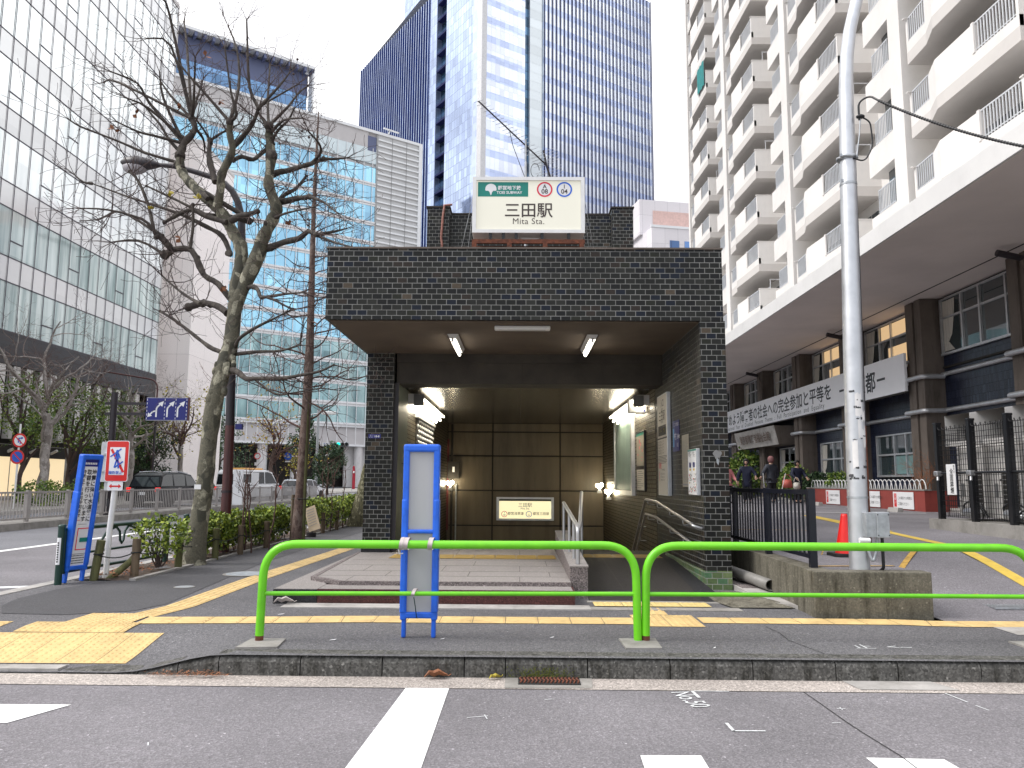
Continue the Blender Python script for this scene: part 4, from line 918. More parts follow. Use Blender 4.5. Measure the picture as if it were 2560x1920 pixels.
# ---------------------------------------------------------------- planting strip furniture
def wood_post(x,y,h,lean,m,lab,r=.052):
    b=MB(); b.tube([(0,0,-.05),(lean[0]*.5,lean[1]*.5,h*.5),(lean[0],lean[1],h)],[r,r*.98,r],m,12); o=b.build('wooden_post',None,(x,y,0)); return tag(o,lab,'wooden post','wooden posts roping off the planting strip')
wp=[(-5.38,10.02,.5,(.07,0),'wood_moss','mossy wooden post leaning to the right of the leaning blue sign'.replace('to the right of','just past')),(-5.0,10.3,.5,(.01,0),'wood','grey weathered wooden post in front of the azalea shrub'),(-4.9,11.38,.47,(.01,0),'wood_moss','green mossy wooden post just before the plane trunk'),(-4.87,12.67,.5,(0,0),'wood_moss','dark mossy wooden post between the plane trunk and the maroon lamp post'),(-4.8,13.6,.5,(0,0),'wood','dark wooden post right behind the maroon lamp post'.replace('right behind','just behind')),(-4.79,14.95,.5,(0,0),'wood','wooden post at the middle of the near hedge'),(-4.83,16.78,.5,(0,0),'wood_moss','wooden post at the far part of the near hedge'),(-4.78,19.18,.5,(0,0),'wood','pale wooden post past the slanted notice board'),(-4.75,20.5,.5,(0,0),'wood','wooden post along the far hedge, second past the notice board'),(-4.72,22.2,.5,(0,0),'wood','farthest wooden post along the far hedge')]
for x,y,h,l,m,lab in wp: wood_post(x,y,h,l,M[m],lab)
b=MB(); b.tube([(-5.25,10.1,-.02),(-5.05,10.3,.22),(-4.98,10.38,.37)],.042,M['wood_moss'],10); tag(b.build('wooden_brace'),'mossy slanting wooden brace beside the grey weathered post','wooden post')
b=MB(); pts=[(p[0]+p[3][0]*.7,p[1]-.06,.33) for p in wp]; full=[]
for a,c in zip(pts,pts[1:]):
    for k in range(6): f=k/6; full.append((a[0]+(c[0]-a[0])*f,a[1]+(c[1]-a[1])*f,a[2]-.22*f*(1-f)))
full.append(pts[-1]); b.tube(full,.008,M['rope'],6)
for p in pts: b.tube([(p[0]+.058*math.cos(a),p[1]+.06+.058*math.sin(a),p[2]) for a in [i*.45 for i in range(15)]],.008,M['rope'],5,False)
tag(b.build('rope'),'dark rope strung along the wooden posts of the planting strip','rope')
def green_fence(pts,lab,loops,sticker=False):
    t=thing('green_fence',lab,'fence',(pts[0][0],pts[0][1],0),0,'dark green pipe fences along the avenue kerb'); o=t.location
    P=[V((x,y,0))-o for x,y in pts]
    for p in P: b=MB(); b.cyl(p+V((0,0,-.1)),p+V((0,0,.7)),.042,M['green_dk'],14); b.lathe([(.046,.69),(.046,.71),(.02,.72),(0,.72)],p,M['green_dk'],14); b.build('post',t)
    for a,c in zip(P,P[1:]):
        for z,r in ((.655,.026),(.34,.016),(.14,.02)): b=MB(); b.cyl(a+V((0,.05,z)),c+V((0,-.05,z)),r,M['green_dk'],10); b.build('rail',t)
        d=(c-a); b=MB(); b.cyl(a+d*.03+V((0,0,.12)),a+d*.03+V((0,0,.655)),.02,M['green_dk'],8); b.build('upright',t)
        for f in loops:
            m=a+d*f; L=d.normalized(); b=MB(); q=[m-L*.55+V((0,0,.34)),m-L*.5+V((0,0,.44)),m-L*.35+V((0,0,.58)),m-L*.15+V((0,0,.63)),m-L*.06+V((0,0,.56)),m-L*.04+V((0,0,.44)),m+V((0,0,.4)),m+L*.04+V((0,0,.44)),m+L*.06+V((0,0,.56)),m+L*.15+V((0,0,.63)),m+L*.35+V((0,0,.58)),m+L*.5+V((0,0,.44)),m+L*.55+V((0,0,.34))]
            b.tube(q,.017,M['green_dk'],8); b.build('loop',t)
    if sticker:
        b=MB(); z0=.2; p=P[0]
        for i in range(5):
            pass
        vs=[];n=7
        for i in range(n):
            a=R(-135+75*i/(n-1)); vs+= [(p.x+.0435*math.cos(a),p.y+.0435*math.sin(a),.24),(p.x+.0435*math.cos(a),p.y+.0435*math.sin(a),.56)]
        b.add(vs,[(2*i,2*i+2,2*i+3,2*i+1) for i in range(n-1)],M['sign_white'],True)
        a=R(-97)
        for k in range(9): q=p+V((.045*math.cos(a),.045*math.sin(a),.5-.028*k)); b.box(q.x-.009,q.y-.002,q.z-.009,q.x+.009,q.y,q.z+.009,M['print_blk'])
        b.build('sticker',t)
    return t
green_fence([(-5.58,9.6),(-5.4,12.07)],'dark green pipe fence with looped infill and a white sticker on its end post',[.52],True)
green_fence([(-5.42,12.8),(-5.4,15.4),(-5.42,17.95)],'dark green pipe fence section ending behind the near hedge',[.5])
green_fence([(-5.42,24.5),(-5.42,27)],'distant dark green pipe fence section with loops beyond the far hedge',[.3,.7])
# street lamp
t=thing('street_lamp','tall street lamp with maroon lower post and curved arm over the avenue','street lamp',(-5.16,13.8,0)); o=t.location
b=MB(); b.tube([(0,0,-.05),(0,0,.02)],[.16,.16],M['conc'],16); b.tube([(0,0,0),(.005,0,1.2),(.0,0,2.23)],[.092,.086,.08],M['brown_pole'],18); b.cyl((0,0,.42),(0,0,.46),.1,M['brown_pole'],16); b.cyl((0,0,1.05),(0,0,1.09),.094,M['dark_pole'],16); b.build('lower_post',t)
b=MB(); P=[V((0,0,2.22))]+[at(*q,13.8)-o for q in (R7(545,400),R2(530,1550),R2(526,1400),R2(505,1310),R2(470,1240),R2(420,1190),R2(345,1150),R2(200,1105),R2(90,1078),R1(1020,1068))]
b.tube(P,[.078,.075,.07,.066,.062,.06,.056,.052,.048,.044,.04],M['dark_pole'],14); b.build('arm',t)
h0=at(*R1(1035,1070),13.8)-o; h1=at(*R1(785,1050),13.8)-o; d=(h1-h0)
b=MB(); b.tube([h0,h0+d*.1,h0+d*.3,h0+d*.6,h0+d*.85,h0+d],[.04,.07,.11,.14,.11,.03],M['dark_pole'],14); b.build('head',t)
b=MB(); bm=bmesh.new(); bmesh.ops.create_uvsphere(bm,u_segments=16,v_segments=10,radius=1)
for q in bm.verts: q.co=h0+d*.62+V((q.co.x*d.length*.34,q.co.y*.125,-.06+min(q.co.z,.1)*.16))
b.bm(bm,M['lamp_glass'],True); b.build('bowl',t)
b=MB(); b.box(.1,-.03,2.16,.22,.05,2.26,M['sign_blue']); b.build('box',t); b=MB(); b.cyl((.15,0,2.26),(.15,0,2.32),.03,M['white_pl']); b.build('sensor',t)
# slanted notice board and white board behind the fence
t=thing('notice_board','small slanted tan notice board on a stand by the hedges','notice board',(-4.72,17.9,0))
M['tan']=plain('tan_board',(.42,.33,.22),.6,var=.08)
b=MB(); b.cyl((0,0,0),(0,0,.1),.11,M['dark_pole']); b.cyl((.0,.06,0),(0,.06,.45),.02,M['dark_pole']); b.build('stand',t)
b=MB(); b.add([(-.2,.08,.62),(-.02,-.1,.12),(.22,-.06,.2),(.02,.12,.72),(-.2,.11,.62),(-.02,-.07,.12),(.22,-.03,.2),(.02,.15,.72)],[(0,1,2,3),(7,6,5,4),(0,4,5,1),(1,5,6,2),(2,6,7,3),(3,7,4,0)],M['tan'])
for k in range(7): f=.12+k*.11; b.add([(-.2+.18*f+.03,.08-.18*f-.004,.62-.5*f+.02),(-.2+.18*f+.19,.08-.18*f+.024,.62-.5*f+.09),(-.2+.18*f+.19,.08-.18*f+.02,.62-.5*f+.075),(-.2+.18*f+.03,.08-.18*f-.008,.62-.5*f+.005)],[(0,1,2,3)],M['print_grey'])
b.build('board',t)
# median fence: panels between posts
def median_panel(y0,L,lab,first):
    t=thing('median_fence',lab,'fence',(-14.15,y0,.04),0,'grey steel fence panels along the median')
    b=MB(); b.box(-.04,-.06,0,.04,.06,.9,M['fence_gr']); b.build('post',t)
    for z,h in ((.84,.05),(.1,.05)): b=MB(); b.box(-.025,.06,z-h/2,.025,L-.06,z+h/2,M['fence_gr']); b.build('rail',t)
    b=MB(); n=int(L/.14)
    for i in range(1,n): b.box(-.011,i*L/n-.011,.12,.011,i*L/n+.011,.82,M['fence_gr'])
    b.build('bars',t); return t
mp0=median_panel(20.5,2.02,'grey steel fence panel along the avenue median',True)
for i in range(1,17): dup(mp0,(-14.15,20.5+i*2.02,.04))
# ---------------------------------------------------------------- right: pole, block, fence, cone
t=thing('steel_pole','tall silver steel pole behind the concrete block, curving at its top','pole',(3.39,7.98,.41)); o=t.location
b=MB(); P=[(0,0,-.1),(.03,0,2.0),(.075,0,4.0),(.1,0,5.1),(.125,0,5.45),(.17,0,5.75),(.26,0,6.1),(.42,0,6.5),(.7,0,7.0),(1.2,0,7.6)]
b.tube(P,[.098,.094,.083,.073,.069,.066,.063,.06,.056,.05],M['polemetal'] if 'polemetal' in M else M['alu'],24); b.build('shaft',t)
for z,x in ((1.18,.018),(3.02,.055),(1.92,.03)): b=MB(); b.cyl((x,0,z),(x,0,z+.012),.102-.0055*z-.002,M['galv'],24); b.build('band',t)
for z in (.72,): b=MB(); b.cyl((.012,0,z),(.012,0,z+.02),.101,M['galv'],24); b.build('band',t)
rg=random.Random(3)
M['old_glue']=plain('old_tape_residue',(.06,.06,.065),.8,var=.5,scale=20); M['paper_w']=plain('torn_paper',(.72,.7,.69),.8,var=.08,scale=10)
def onpole(b,a0,a1,z0,z1,m,r=.0992,jag=0):
    n=5; vs=[]; r-=.098-(.098-.002*z0 if z0<1.9 else .094)
    for i in range(n+1):
        a=a0+(a1-a0)*i/n; x=.015*z0; vs+=[(x+r*math.cos(a),r*math.sin(a),z0+rg.uniform(-jag,jag)),(x+r*math.cos(a),r*math.sin(a),z1+rg.uniform(-jag,jag))]
    b.add(vs,[(2*i,2*i+2,2*i+3,2*i+1) for i in range(n)],m,True)
for k in range(26):
    b=MB(); a=rg.uniform(-2.9,-.3); z=rg.choice([1.02,1.08,1.3,1.34,1.5,1.62,1.7,1.78,.92])+rg.uniform(-.015,.015); onpole(b,a,a+rg.uniform(.15,.6),z,z+rg.uniform(.008,.03),M['old_glue'],.0995,.004); b.build('tape_mark',t)
for k in range(9):
    b=MB(); a=rg.uniform(-2.8,-.6); z=rg.uniform(.95,1.75); onpole(b,a,a+rg.uniform(.3,.8),z,z+rg.uniform(.06,.3),M['paper_w'],.0991,.02); b.build('paper_scrap',t)
b=MB(); onpole(b,-.55,-.1,1.25,1.62,M['paper_w'],.0998,.05); b.build('paper_scrap',t)
b=MB(); b.tube([(.118,-.01,.25),(.12,-.01,.9),(.125,0,1.45)],.011,M['rust'],8); b.tube([(.125,0,1.45),(.145,0,3.0),(.162,0,4.5)],.011,M['dark_pole'],8); b.build('conduit',t)
for z in (4.0,4.28): b=MB(); b.cyl((.075,0,z),(.075,0,z+.025),.088,M['galv'],20); b.box(-.04,-.115,z,-.02,-.09,z+.03,M['galv']); b.build('clamp',t)
b=MB(); b.tube([(.075+.095*math.cos(a*.4),.095*math.sin(a*.4),4.3+.01*math.sin(a*2.)) for a in range(17)],.016,M['galv'],6); b.build('clamp',t)
t2=thing('junction_box','galvanised junction box clamped low on the silver pole','junction box',(3.5,7.86,.755))
b=MB(); b.bbox(-.1,-.06,0,-.0,.07,.24,M['galv'],.004); b.bbox(0,-.07,-.005,.125,.06,.245,M['galv2'] if 'galv2' in M else M['galv'],.006); b.build('case',t2)
b=MB(); 
for x,z in ((.01,.02),(.115,.02),(.01,.22),(.115,.22)): b.cyl((x,-.075,z),(x,-.068,z),.006,M['black_m'],8)
b.build('screw',t2)
b=MB(); b.tube(pipe([(.02,-.01,0),(.02,-.01,-.1),(-.03,-.01,-.25),(-.07,.02,-.1)],.05),.014,M['galv'],8); b.build('hose',t2); b=MB(); b.tube(pipe([(.07,-.01,0),(.07,-.01,-.3),(.05,.02,-.33)],.03),.016,M['black_m'],8); b.build('hose',t2); b=MB(); b.cyl((-.17,-.05,-.03),(-.07,-.05,-.03),.025,M['white_pl']); b.build('sleeve',t2)
# service cable
a=at(2148,300,7.9); c0=at(2172,240,7.85); c1=at(2580,370,6.6); b=MB(); P=pipe([a,a+V((-.0,0,.2)),c0,c0.lerp(c1,.05)],.2)[:-1]; n0=len(P)
for i in range(3,41): f=i/40; p=c0.lerp(c1,f); p.z-=.12*4*f*(1-f)*.5; P.append(p)
b.tube(P,.011,M['black_m'],6)
for i in range(60):
    f=i/60; k=n0+f*39; j=int(k); j=min(j,len(P)-2); p=P[j].lerp(P[j+1],min(1,k-j)); b.ball(p,.016,M['black_m'],5)
tag(b.build('service_cable'),'black spiral-wrapped cable running from the silver pole','cable')
b=MB(); s=at(*reg(1700,0,860/2212)(1160,750),7.9); b.ball(s,.035,M['black_m'],8,(1.4,1,.7)); b.tube(pipe([s,s+V((.1,0,-.05)),s+V((.12,0,-.33)),s+V((.02,0,-.5)),s+V((-.1,0,-.46))],.15),.008,M['black_m'],6); b.tube([s,s+V((-.02,0,-.2)),s+V((-.06,0,-.45))],.007,M['galv'],6); tag(b.build('cable_loop'),'black cable loop with a small connector on the silver pole','cable')
# retaining wall and block
b=MB(); b.bbox(2.83,7.7,-.05,3.96,7.9,.435,M['conc_old'],.012)
b.prism([(2.835,7.905,-.05),(2.99,7.905,-.05),(2.99,7.905,.43),(2.835,7.905,.43)][::-1],(0,.001,0),M['conc_old'])
b.add([(2.84,7.9,-.05),(3.06,7.9,-.05),(3.06,22,-.05),(2.9,22,-.05),(2.84,7.9,.432),(3.06,7.9,.432),(3.06,22,.5),(2.9,22,.5)],[(4,5,6,7),(1,2,6,5),(3,0,4,7)],M['conc_old'])
tag(b.build('retaining_wall'),'stained mossy concrete block and low retaining wall beside the entrance','retaining wall')
b=MB(); b.prism([(2.57,9.0,0),(2.84,9.0,0),(2.84,14,0),(2.57,14,0)],(0,0,.06),M['conc_l']); b.box(2.6,9.35,.06,2.82,10.,.066,M['granite_gr']); 
b.prism([(2.52,8.55,-.01),(2.84,8.2,-.01),(2.84,9.1,-.01),(2.56,9.3,-.01)],(0,0,.05),M['conc_l'])
bm=bmesh.new(); bmesh.ops.create_grid(bm,x_segments=12,y_segments=10,size=.5)
for q in bm.verts:
    x,y=q.co.x*2,q.co.y*2; h=max(0,1-max(abs(x),abs(y))**3); q.co=V((2.42+x*.34-.1*y,8.72+y*.5,.012+.085*h*(.6+.4*math.sin(x*5+y*3))*(.5+.5*(y+1)/2)))
b.bm(bm,M['conc_old'],True); struct(b,'rough_concrete')
p=thing('concrete_pipe','short length of grey pipe lying beside the retaining wall','pipe',(0,0,0)); b=MB(); 
pa,pc=V((2.83,9.02,.135)),V((2.66,10.9,.17)); n=24; t_=(pc-pa).normalized(); x_=t_.cross(V((0,0,1))).normalized(); y_=x_.cross(t_); vs=[]
for q,r in ((pa,.066),(pc,.066),(pc,.055),(pa,.055)): vs+=[q+(x_*math.cos(2*math.pi*i/n)+y_*math.sin(2*math.pi*i/n))*r for i in range(n)]
M['pvc']=plain('grey_pvc',(.2,.19,.175),.45,var=.15,dirt=.3)
b.add(vs,[(k*n+i,k*n+(i+1)%n,((k+1)%4)*n+(i+1)%n,((k+1)%4)*n+i) for k in range(4) for i in range(n)],M['pvc'],True); b.build('tube',p)
def bar_fence():
    t=thing('bar_fence','black vertical bar fence standing on the retaining wall','fence',(2.97,8.08,.42))
    Y=[0,1.42,2.84,4.26,5.68]
    for y in Y: b=MB(); b.box(-.035,y-.03,-.1,.035,y+.03,.8,M['navy_m']); b.build('post',t)
    for a,c in zip(Y,Y[1:]):
        for z0,z1 in ((.74,.79),(.1,.14)): b=MB(); b.box(-.025,a+.03,z0,.025,c-.03,z1,M['navy_m']); b.build('rail',t)
        for i in range(1,12): y=a+(c-a)*i/12; b=MB(); b.box(-.006,y-.016,.14,.006,y+.016,.74,M['navy_m']); b.build('bar',t)
bar_fence()
t=thing('traffic_cone','red traffic cone on a black base behind the silver pole','traffic cone',(3.93,9.62,lot_z(3.93,9.62)+.004))
b=MB(); b.prism([(x,z,0) for x,z in rrect(.36,.36,.06)],(0,0,.035),M['rubber']); b.build('base',t)
b=MB(); b.lathe([(.12,.035),(.118,.05),(.04,.47),(.034,.5),(.0,.5)],(0,0,0),M['cone_red'],24); b.build('body',t)
# ---------------------------------------------------------------- background buildings
def curtain(name, tint, pane, mort, mcol, metal=.8, rough=.07, var=.25, rows=None, folds=None, off=0., wob=.01, horiz=None):
    'curtain wall glass in metre UV: panes of their own tone between thin mullions; rows=(period,split,colour) tints the spandrel rows'
    m=MT(name)
    br=m.n('ShaderNodeTexBrick',{'Vector':m.tc.outputs['UV'],'Color1':(0,0,0,1),'Color2':(1,1,1,1),'Mortar':(.5,.5,.5,1),'Scale':1.,'Mortar Size':mort,'Mortar Smooth':0.,'Brick Width':pane[0],'Row Height':pane[1]},offset=off)
    c=m.ramp(br.outputs['Color'],[(0,sc3(tint,1-var)),(1,sc3(tint,1+var*.5))])
    if folds:
        f=m.noise(1.,4,'UV',stretch=(folds[0],.1,1)); big=m.noise(.16,2,'UV')
        c=m.mix(m.math('MULTIPLY',m.ramp(big,[(.35,(.5,)*3),(.6,(1,)*3)]),folds[3]),c,m.ramp(f,[(.33,folds[1]),(.66,folds[2])]))
    c=m.mix(br.outputs['Fac'],c,mcol)
    m.set(col=c,metal=m.math('MULTIPLY_ADD',br.outputs['Fac'],-metal,metal),rough=m.math('MULTIPLY_ADD',br.outputs['Fac'],.4,rough),spec=.7)
    if wob: m.bump(m.noise(.5,2,'UV'),wob,.3)
    return m.m
def bld(name,label,cat,loc,rotz): return thing(name,label,cat,loc,rotz)
# ---- left glass office: runs along the avenue (local x along +Y)
O=bld('glass_office','pale glass office with slanting grid of dark mullions above a black base','office building',(-30,20,0),R(90))
M['of_win']=curtain('office_window',(.84,.87,.88),(1.2,2.86),.0,(.1,.1,.1),.7,.04,.12,folds=(1.5,(.6,.7,.7),(.97,.98,.98),.45)); M['of_low_refl']=curtain('office_low_painted_reflection',(.6,.7,.71),(1.2,2.86),.0,(.1,.1,.1),.3,.04,.3,folds=(1.6,(.1,.2,.2),(.72,.82,.8),.85))  # low storeys: curtain folds darkened teal, painting in the reflection of a dark building
M['of_span']=curtain('office_spandrel',(.72,.73,.735),(1.2,1.46),.0,(.1,.1,.1),.4,.12,.06)
M['mull']=plain('dark_mullion',(.07,.062,.08),.4,.4); M['of_blk']=tiles('black_cladding',2.4,.6,.006,[(0,(.012,.012,.014)),(.5,(.02,.02,.022))],(.005,.005,.005),.35,off=0.)
M['fin_white']=plain('white_fin',(.6,.58,.57),.6,var=.08)
L0,L1=0.,43.2
b=MB(); b.box(L0,.25,9.9,L1,18,42.,M['conc']); b.box(L0,-.02,42.,L1+.05,18,42.5,M['fin_white']); b.box(L1-.06,-.05,9.8,L1+.05,18,42.2,M['fin_white']); b.build('wall',O)
zt=27.04; k=-4
while True:
    z1=9.82+4.32*(k+4); 
    if z1>41.5: break
    w0,w1=z1,min(z1+2.85,42); s1=min(z1+4.32,42)
    b=MB(); b.box(L0,.0,w0,L1-.06,.24,w1,M['of_low_refl' if k<-2 else 'of_win']); b.build('window_band',O)
    if s1>w1: b=MB(); b.box(L0,-.004,w1,L1-.06,.24,s1,M['of_span']); b.build('spandrel_band',O)
    for z in (w0,w1):
        b=MB(); b.box(L0,-.03,z-.03,L1,-.005,z+.03,M['mull']); b.build('transom',O)
    for i in range((k*2)%5+6,36,5): b=MB(); b.box(i*1.2+.06,-.03,w0+.95,i*1.2+1.18,-.002,w0+1.02,M['mull']); b.build('vent_transom',O)
    k+=1
for i in range(36):
    x=i*1.2+.02; b=MB(); b.box(x-.022,-.05,9.85,x+.022,-.031,42,M['mull']); b.build('mullion',O)
b=MB(); b.box(L0,-.1,7.9,L1,2,9.78,M['of_blk']); b.box(L1-1.2,-.08,0,L1,2,7.9,M['of_blk']); b.build('base_band',O)
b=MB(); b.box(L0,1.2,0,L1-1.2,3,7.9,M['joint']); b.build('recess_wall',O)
rb=random.Random(11)
for i in range(30):
    x=2.+i*1.36+rb.uniform(-.25,.25)
    if x>40.5: break
    b=MB(); b.box(x,-.05,3.6,x+.62,.35,7.88,M['fin_white']); b.build('fin',O)
M['shop']=glow('lit_shop_wall',(1,.78,.46),.4,(.6,.5,.36)); 
b=MB(); b.box(8.,.2,0.,32.0,1.1,3.3,M['tanw'] if 'tanw' in M else M['conc_l']); b.build('shop_front',O)
b=MB(); b.box(12.,.16,.25,31.6,.199,2.55,M['shop']); b.build('lit_display',O)
b=MB(); b.box(12.,.12,2.55,31.6,.15,3.25,M['joint']); b.build('shop_fascia',O)
for i in range(9): b=MB(); b.cyl((13.+i*2.1,-.35,3.05),(13.1+i*2.1,.12,2.85),.09,M['fin_white'],8); b.build('spotlight',O)
for i in range(6): b=MB(); b.box(14+i*3.,.14,.25,14.05+i*3.,.159,2.55,M['print_grey']); b.build('panel_joint',O)
# ---- white slab beyond the office
O=bld('white_tower','plain pinkish white windowless building just beyond the glass office','building',(-36,66,0),0)
M['pinkwhite']=tiles('pinkish_white_panel',3.2,6.,.01,[(0,(.9,.845,.83)),(.5,(.92,.87,.855))],(.5,.46,.45),.6,off=0.)
b=MB(); b.box(0,0,0,7.45,8,31,M['pinkwhite']); b.build('wall',O); b=MB(); b.box(-.05,-.05,31,7.5,8.05,31.3,M['fin_white']); b.build('roof_edge',O)
# ---- wide blue banded office across the crossing
P0=V((-58.87,140,0)); DA=math.atan2(.592,.806)
O=bld('banded_office','wide office of pale blue window bands with white louvred end and dark blue penthouse','office building',P0,DA)
M['mb_win']=curtain('sky_blue_glass',(.40,.72,.95),(2.,3.4),.0,(.6,.6,.6),.72,.05,.3)
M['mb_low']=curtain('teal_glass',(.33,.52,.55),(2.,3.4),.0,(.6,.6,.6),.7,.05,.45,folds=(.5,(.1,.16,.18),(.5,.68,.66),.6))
M['mb_fr']=plain('frosted_glass',(.6,.68,.7),.3,.3,var=.06,scale=.4); M['white_al']=plain('white_aluminium',(.72,.73,.74),.4,.1,var=.05,scale=.3)
M['mb_wall']=plain('grey_wall_panel',(.5,.48,.48),.7,var=.06,scale=.5); M['navy_wall']=plain('navy_soffit',(.1,.12,.22),.5,var=.1,scale=.2)
S0,S1=-9.,34.2
b=MB(); b.box(S0,.3,8.6,45.,26,75.6,M['mb_wall']); b.box(S0,-.3,75.6,45.2,26,76.2,M['white_al']); b.box(S0,-.02,72.1,S1-2,.3,75.6,M['mb_wall']); b.build('wall',O)
b=MB(); b.box(S1-2.1,-.03,71.5,S1-.1,.3,74.8,M['navy_wall']); b.build('roof_door',O)
b=MB(); b.box(S0,0,68.8,S1,.29,72.1,M['mb_fr']); b.build('frosted_band',O)
n=0; z=64.55
while z>8.9:
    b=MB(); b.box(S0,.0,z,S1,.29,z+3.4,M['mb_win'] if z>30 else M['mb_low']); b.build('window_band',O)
    b=MB(); b.box(S0,-.12,z-.9,S1,.29,z-.002,M['white_al']); b.box(S0,-.2,z-.52,S1,-.121,z-.36,M['mb_wall']); b.build('spandrel_band',O)
    z-=4.3
for i in range(22):
    s=S0+.3+i*2.
    if s<S1: b=MB(); b.box(s-.06,-.26,8.6,s+.06,-.201,72.1,M['white_al']); b.build('mullion',O)
b=MB(); b.box(S1,-.05,8.6,45.,.29,75.6,plain('louvre_backing',(.5,.5,.5),.6,var=.06)); b.build('louvre_wall',O)
for i in range(52): b=MB(); z=10+i*1.26; b.box(S1+.3,-.3,z,44.4,-.06,z+.34,M['white_al']); b.build('louvre',O)
for s in (S1+.1,S1+3.6,S1+7.1): b=MB(); b.box(s-.05,-.34,8.6,s+.05,-.31,75.6,M['print_grey']); b.build('louvre_post',O)
b=MB(); b.box(44.4,-.36,8.6,45.2,-.06,76,M['white_al']); b.build('corner_trim',O)
for i in range(8): b=MB(); b.cyl((S0+2+i*6.6,1.,0),(S0+2+i*6.6,1.,8.6),.9,M['fin_white'],16); b.build('column',O)
b=MB(); b.box(S0,5.,0,45,8,8.6,M['joint']); b.build('lobby_wall',O); b=MB(); b.box(30,2,0,36,2.5,8.6,M['fin_white']); b.box(36.5,2.5,0,41,3,8.6,M['mb_wall']); b.build('pier_wall',O)
b=MB(); b.box(S0,-.15,8.2,45.,4.9,8.6,M['white_al']); b.build('soffit_edge',O)
# penthouse block
b=MB(); b.box(S0,1.5,76.2,18.8,18,80.2,curtain('penthouse_glass',(.25,.45,.72),(1.6,2.4),.05,(.1,.13,.2),.75,.06,.4)); b.build('penthouse',O)
b=MB(); b.box(S0,1.45,80.2,18.9,18,84.9,M['navy_wall']); b.build('penthouse_wall',O)
b=MB(); b.box(S0,-.6,85.4,19.6,18,86.,M['white_al']); b.build('penthouse_roof',O)
for i in range(18): b=MB(); b.box(S0+i*1.65,-.5,84.5,S0+i*1.65+.5,1.44,85.38,M['navy_wall']); b.build('roof_rib',O)
b=MB(); b.box(19.2,-.5,76.2,19.6,1.6,85.39,M['white_al']); b.build('penthouse_post',O)
b=MB(); b.bar((35.5,-.5,77.2),(39,-.8,76.9),.3,.25,M['white_al']); b.bar((36.8,-.3,76.2),(37,-.5,77.1),.25,.25,M['white_al']); b.build('roof_camera',O)
# ---- blue tower with finned faces
PT=V((-9.33,170,0))
T=bld('blue_tower','tall blue glass tower with dark vertical fins and recessed slits','office tower',PT,0)
AA=math.atan2(.819,-.574); BA=math.atan2(.572,.82)
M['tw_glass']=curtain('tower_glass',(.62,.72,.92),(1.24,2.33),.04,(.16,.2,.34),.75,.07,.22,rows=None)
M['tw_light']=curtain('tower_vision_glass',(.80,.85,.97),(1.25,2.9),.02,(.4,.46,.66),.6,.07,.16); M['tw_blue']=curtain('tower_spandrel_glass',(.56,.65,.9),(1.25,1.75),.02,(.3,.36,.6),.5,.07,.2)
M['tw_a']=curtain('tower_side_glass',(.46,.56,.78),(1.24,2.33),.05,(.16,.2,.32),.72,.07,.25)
M['tw_grey']=curtain('tower_grey_panel',(.6,.65,.68),(4.6,2.33),.03,(.35,.38,.4),.5,.1,.12); M['tw_navy']=plain('tower_navy_fin',(.012,.017,.075),.75,.0,var=.15,scale=.3,spec=.15); M['tw_navy2']=plain('tower_blue_fin',(.035,.065,.24),.6,.0,var=.15,scale=.3,spec=.2); M['tw_dark']=curtain('tower_slit',(.07,.15,.25),(2.5,2.33),.08,(.01,.02,.04),.6,.1,.7)
M['tw_dglass']=curtain('tower_dark_glass',(.16,.27,.5),(1.6,4.65),.06,(.02,.03,.08),.7,.08,.5); M['tw_pale']=plain('tower_pale_trim',(.55,.55,.56),.4,.3)
def face(ang,s0,s1,z0,z1,dep,m,name,off=0.,par=None):
    'slab on the face running at angle ang from the corner; off pushes it back'
    b=MB(); b.box(s0,(off if ang==BA else -off-dep),z0,s1,(off+dep if ang==BA else -off),z1,m); o=b.build(name,par or T); o.rotation_euler.z=ang; return o
FL=4.65; zb=40.
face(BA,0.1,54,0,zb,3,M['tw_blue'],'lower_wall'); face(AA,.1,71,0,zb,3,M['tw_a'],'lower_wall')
for i in range(20):
    z=zb+i*FL; zt=min(z+FL,133.)
    if z>=133: break
    b=MB(); b.box(1.2,0,z,12.2,2,z+2.9,M['tw_light']); b.box(1.2,0,z+2.9,12.2,2,z+FL,M['tw_blue']); o=b.build('glazed_storey',T); o.rotation_euler.z=BA
    b=MB(); b.box(17.9,.1,z,54.2,2,min(z+2.9,zt),M['tw_light']); 
    if zt>z+2.9: b.box(17.9,.1,z+2.9,54.2,2,zt,M['tw_blue'])
    o=b.build('glazed_storey',T); o.rotation_euler.z=BA
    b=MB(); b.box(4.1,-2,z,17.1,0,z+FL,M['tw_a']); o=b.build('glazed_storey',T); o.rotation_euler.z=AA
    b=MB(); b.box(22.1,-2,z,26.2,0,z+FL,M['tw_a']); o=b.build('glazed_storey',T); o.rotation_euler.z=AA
face(BA,-.1,1.2,zb,136,2,M['tw_pale'],'corner_trim',-.1); face(AA,.0,1.6,zb,136,2,M['tw_pale'],'corner_trim',-.12); face(AA,1.6,4.1,zb,136,2,M['tw_blue'],'corner_glazing')
face(BA,12.2,13.9,zb,136,1.,M['tw_dark'],'slit',1.0); face(BA,13.9,17.9,zb,136,2,M['tw_grey'],'grey_panel',.4)
face(AA,17.1,22.1,zb,136,1,M['tw_dark'],'slit',1.5)
for i in range(20): face(AA,17.2,22.,zb+i*FL,zb+i*FL+.5,1.4,M['tw_navy'],'slit_floor',.1)
for i in range(30): face(BA,17.95+i*1.25,18.15+i*1.25,zb,133.,.16,M['tw_navy'],'fin',-.2)
face(AA,26.2,71.4,zb,127.6,2,M['tw_dglass'],'dark_wall',.6)
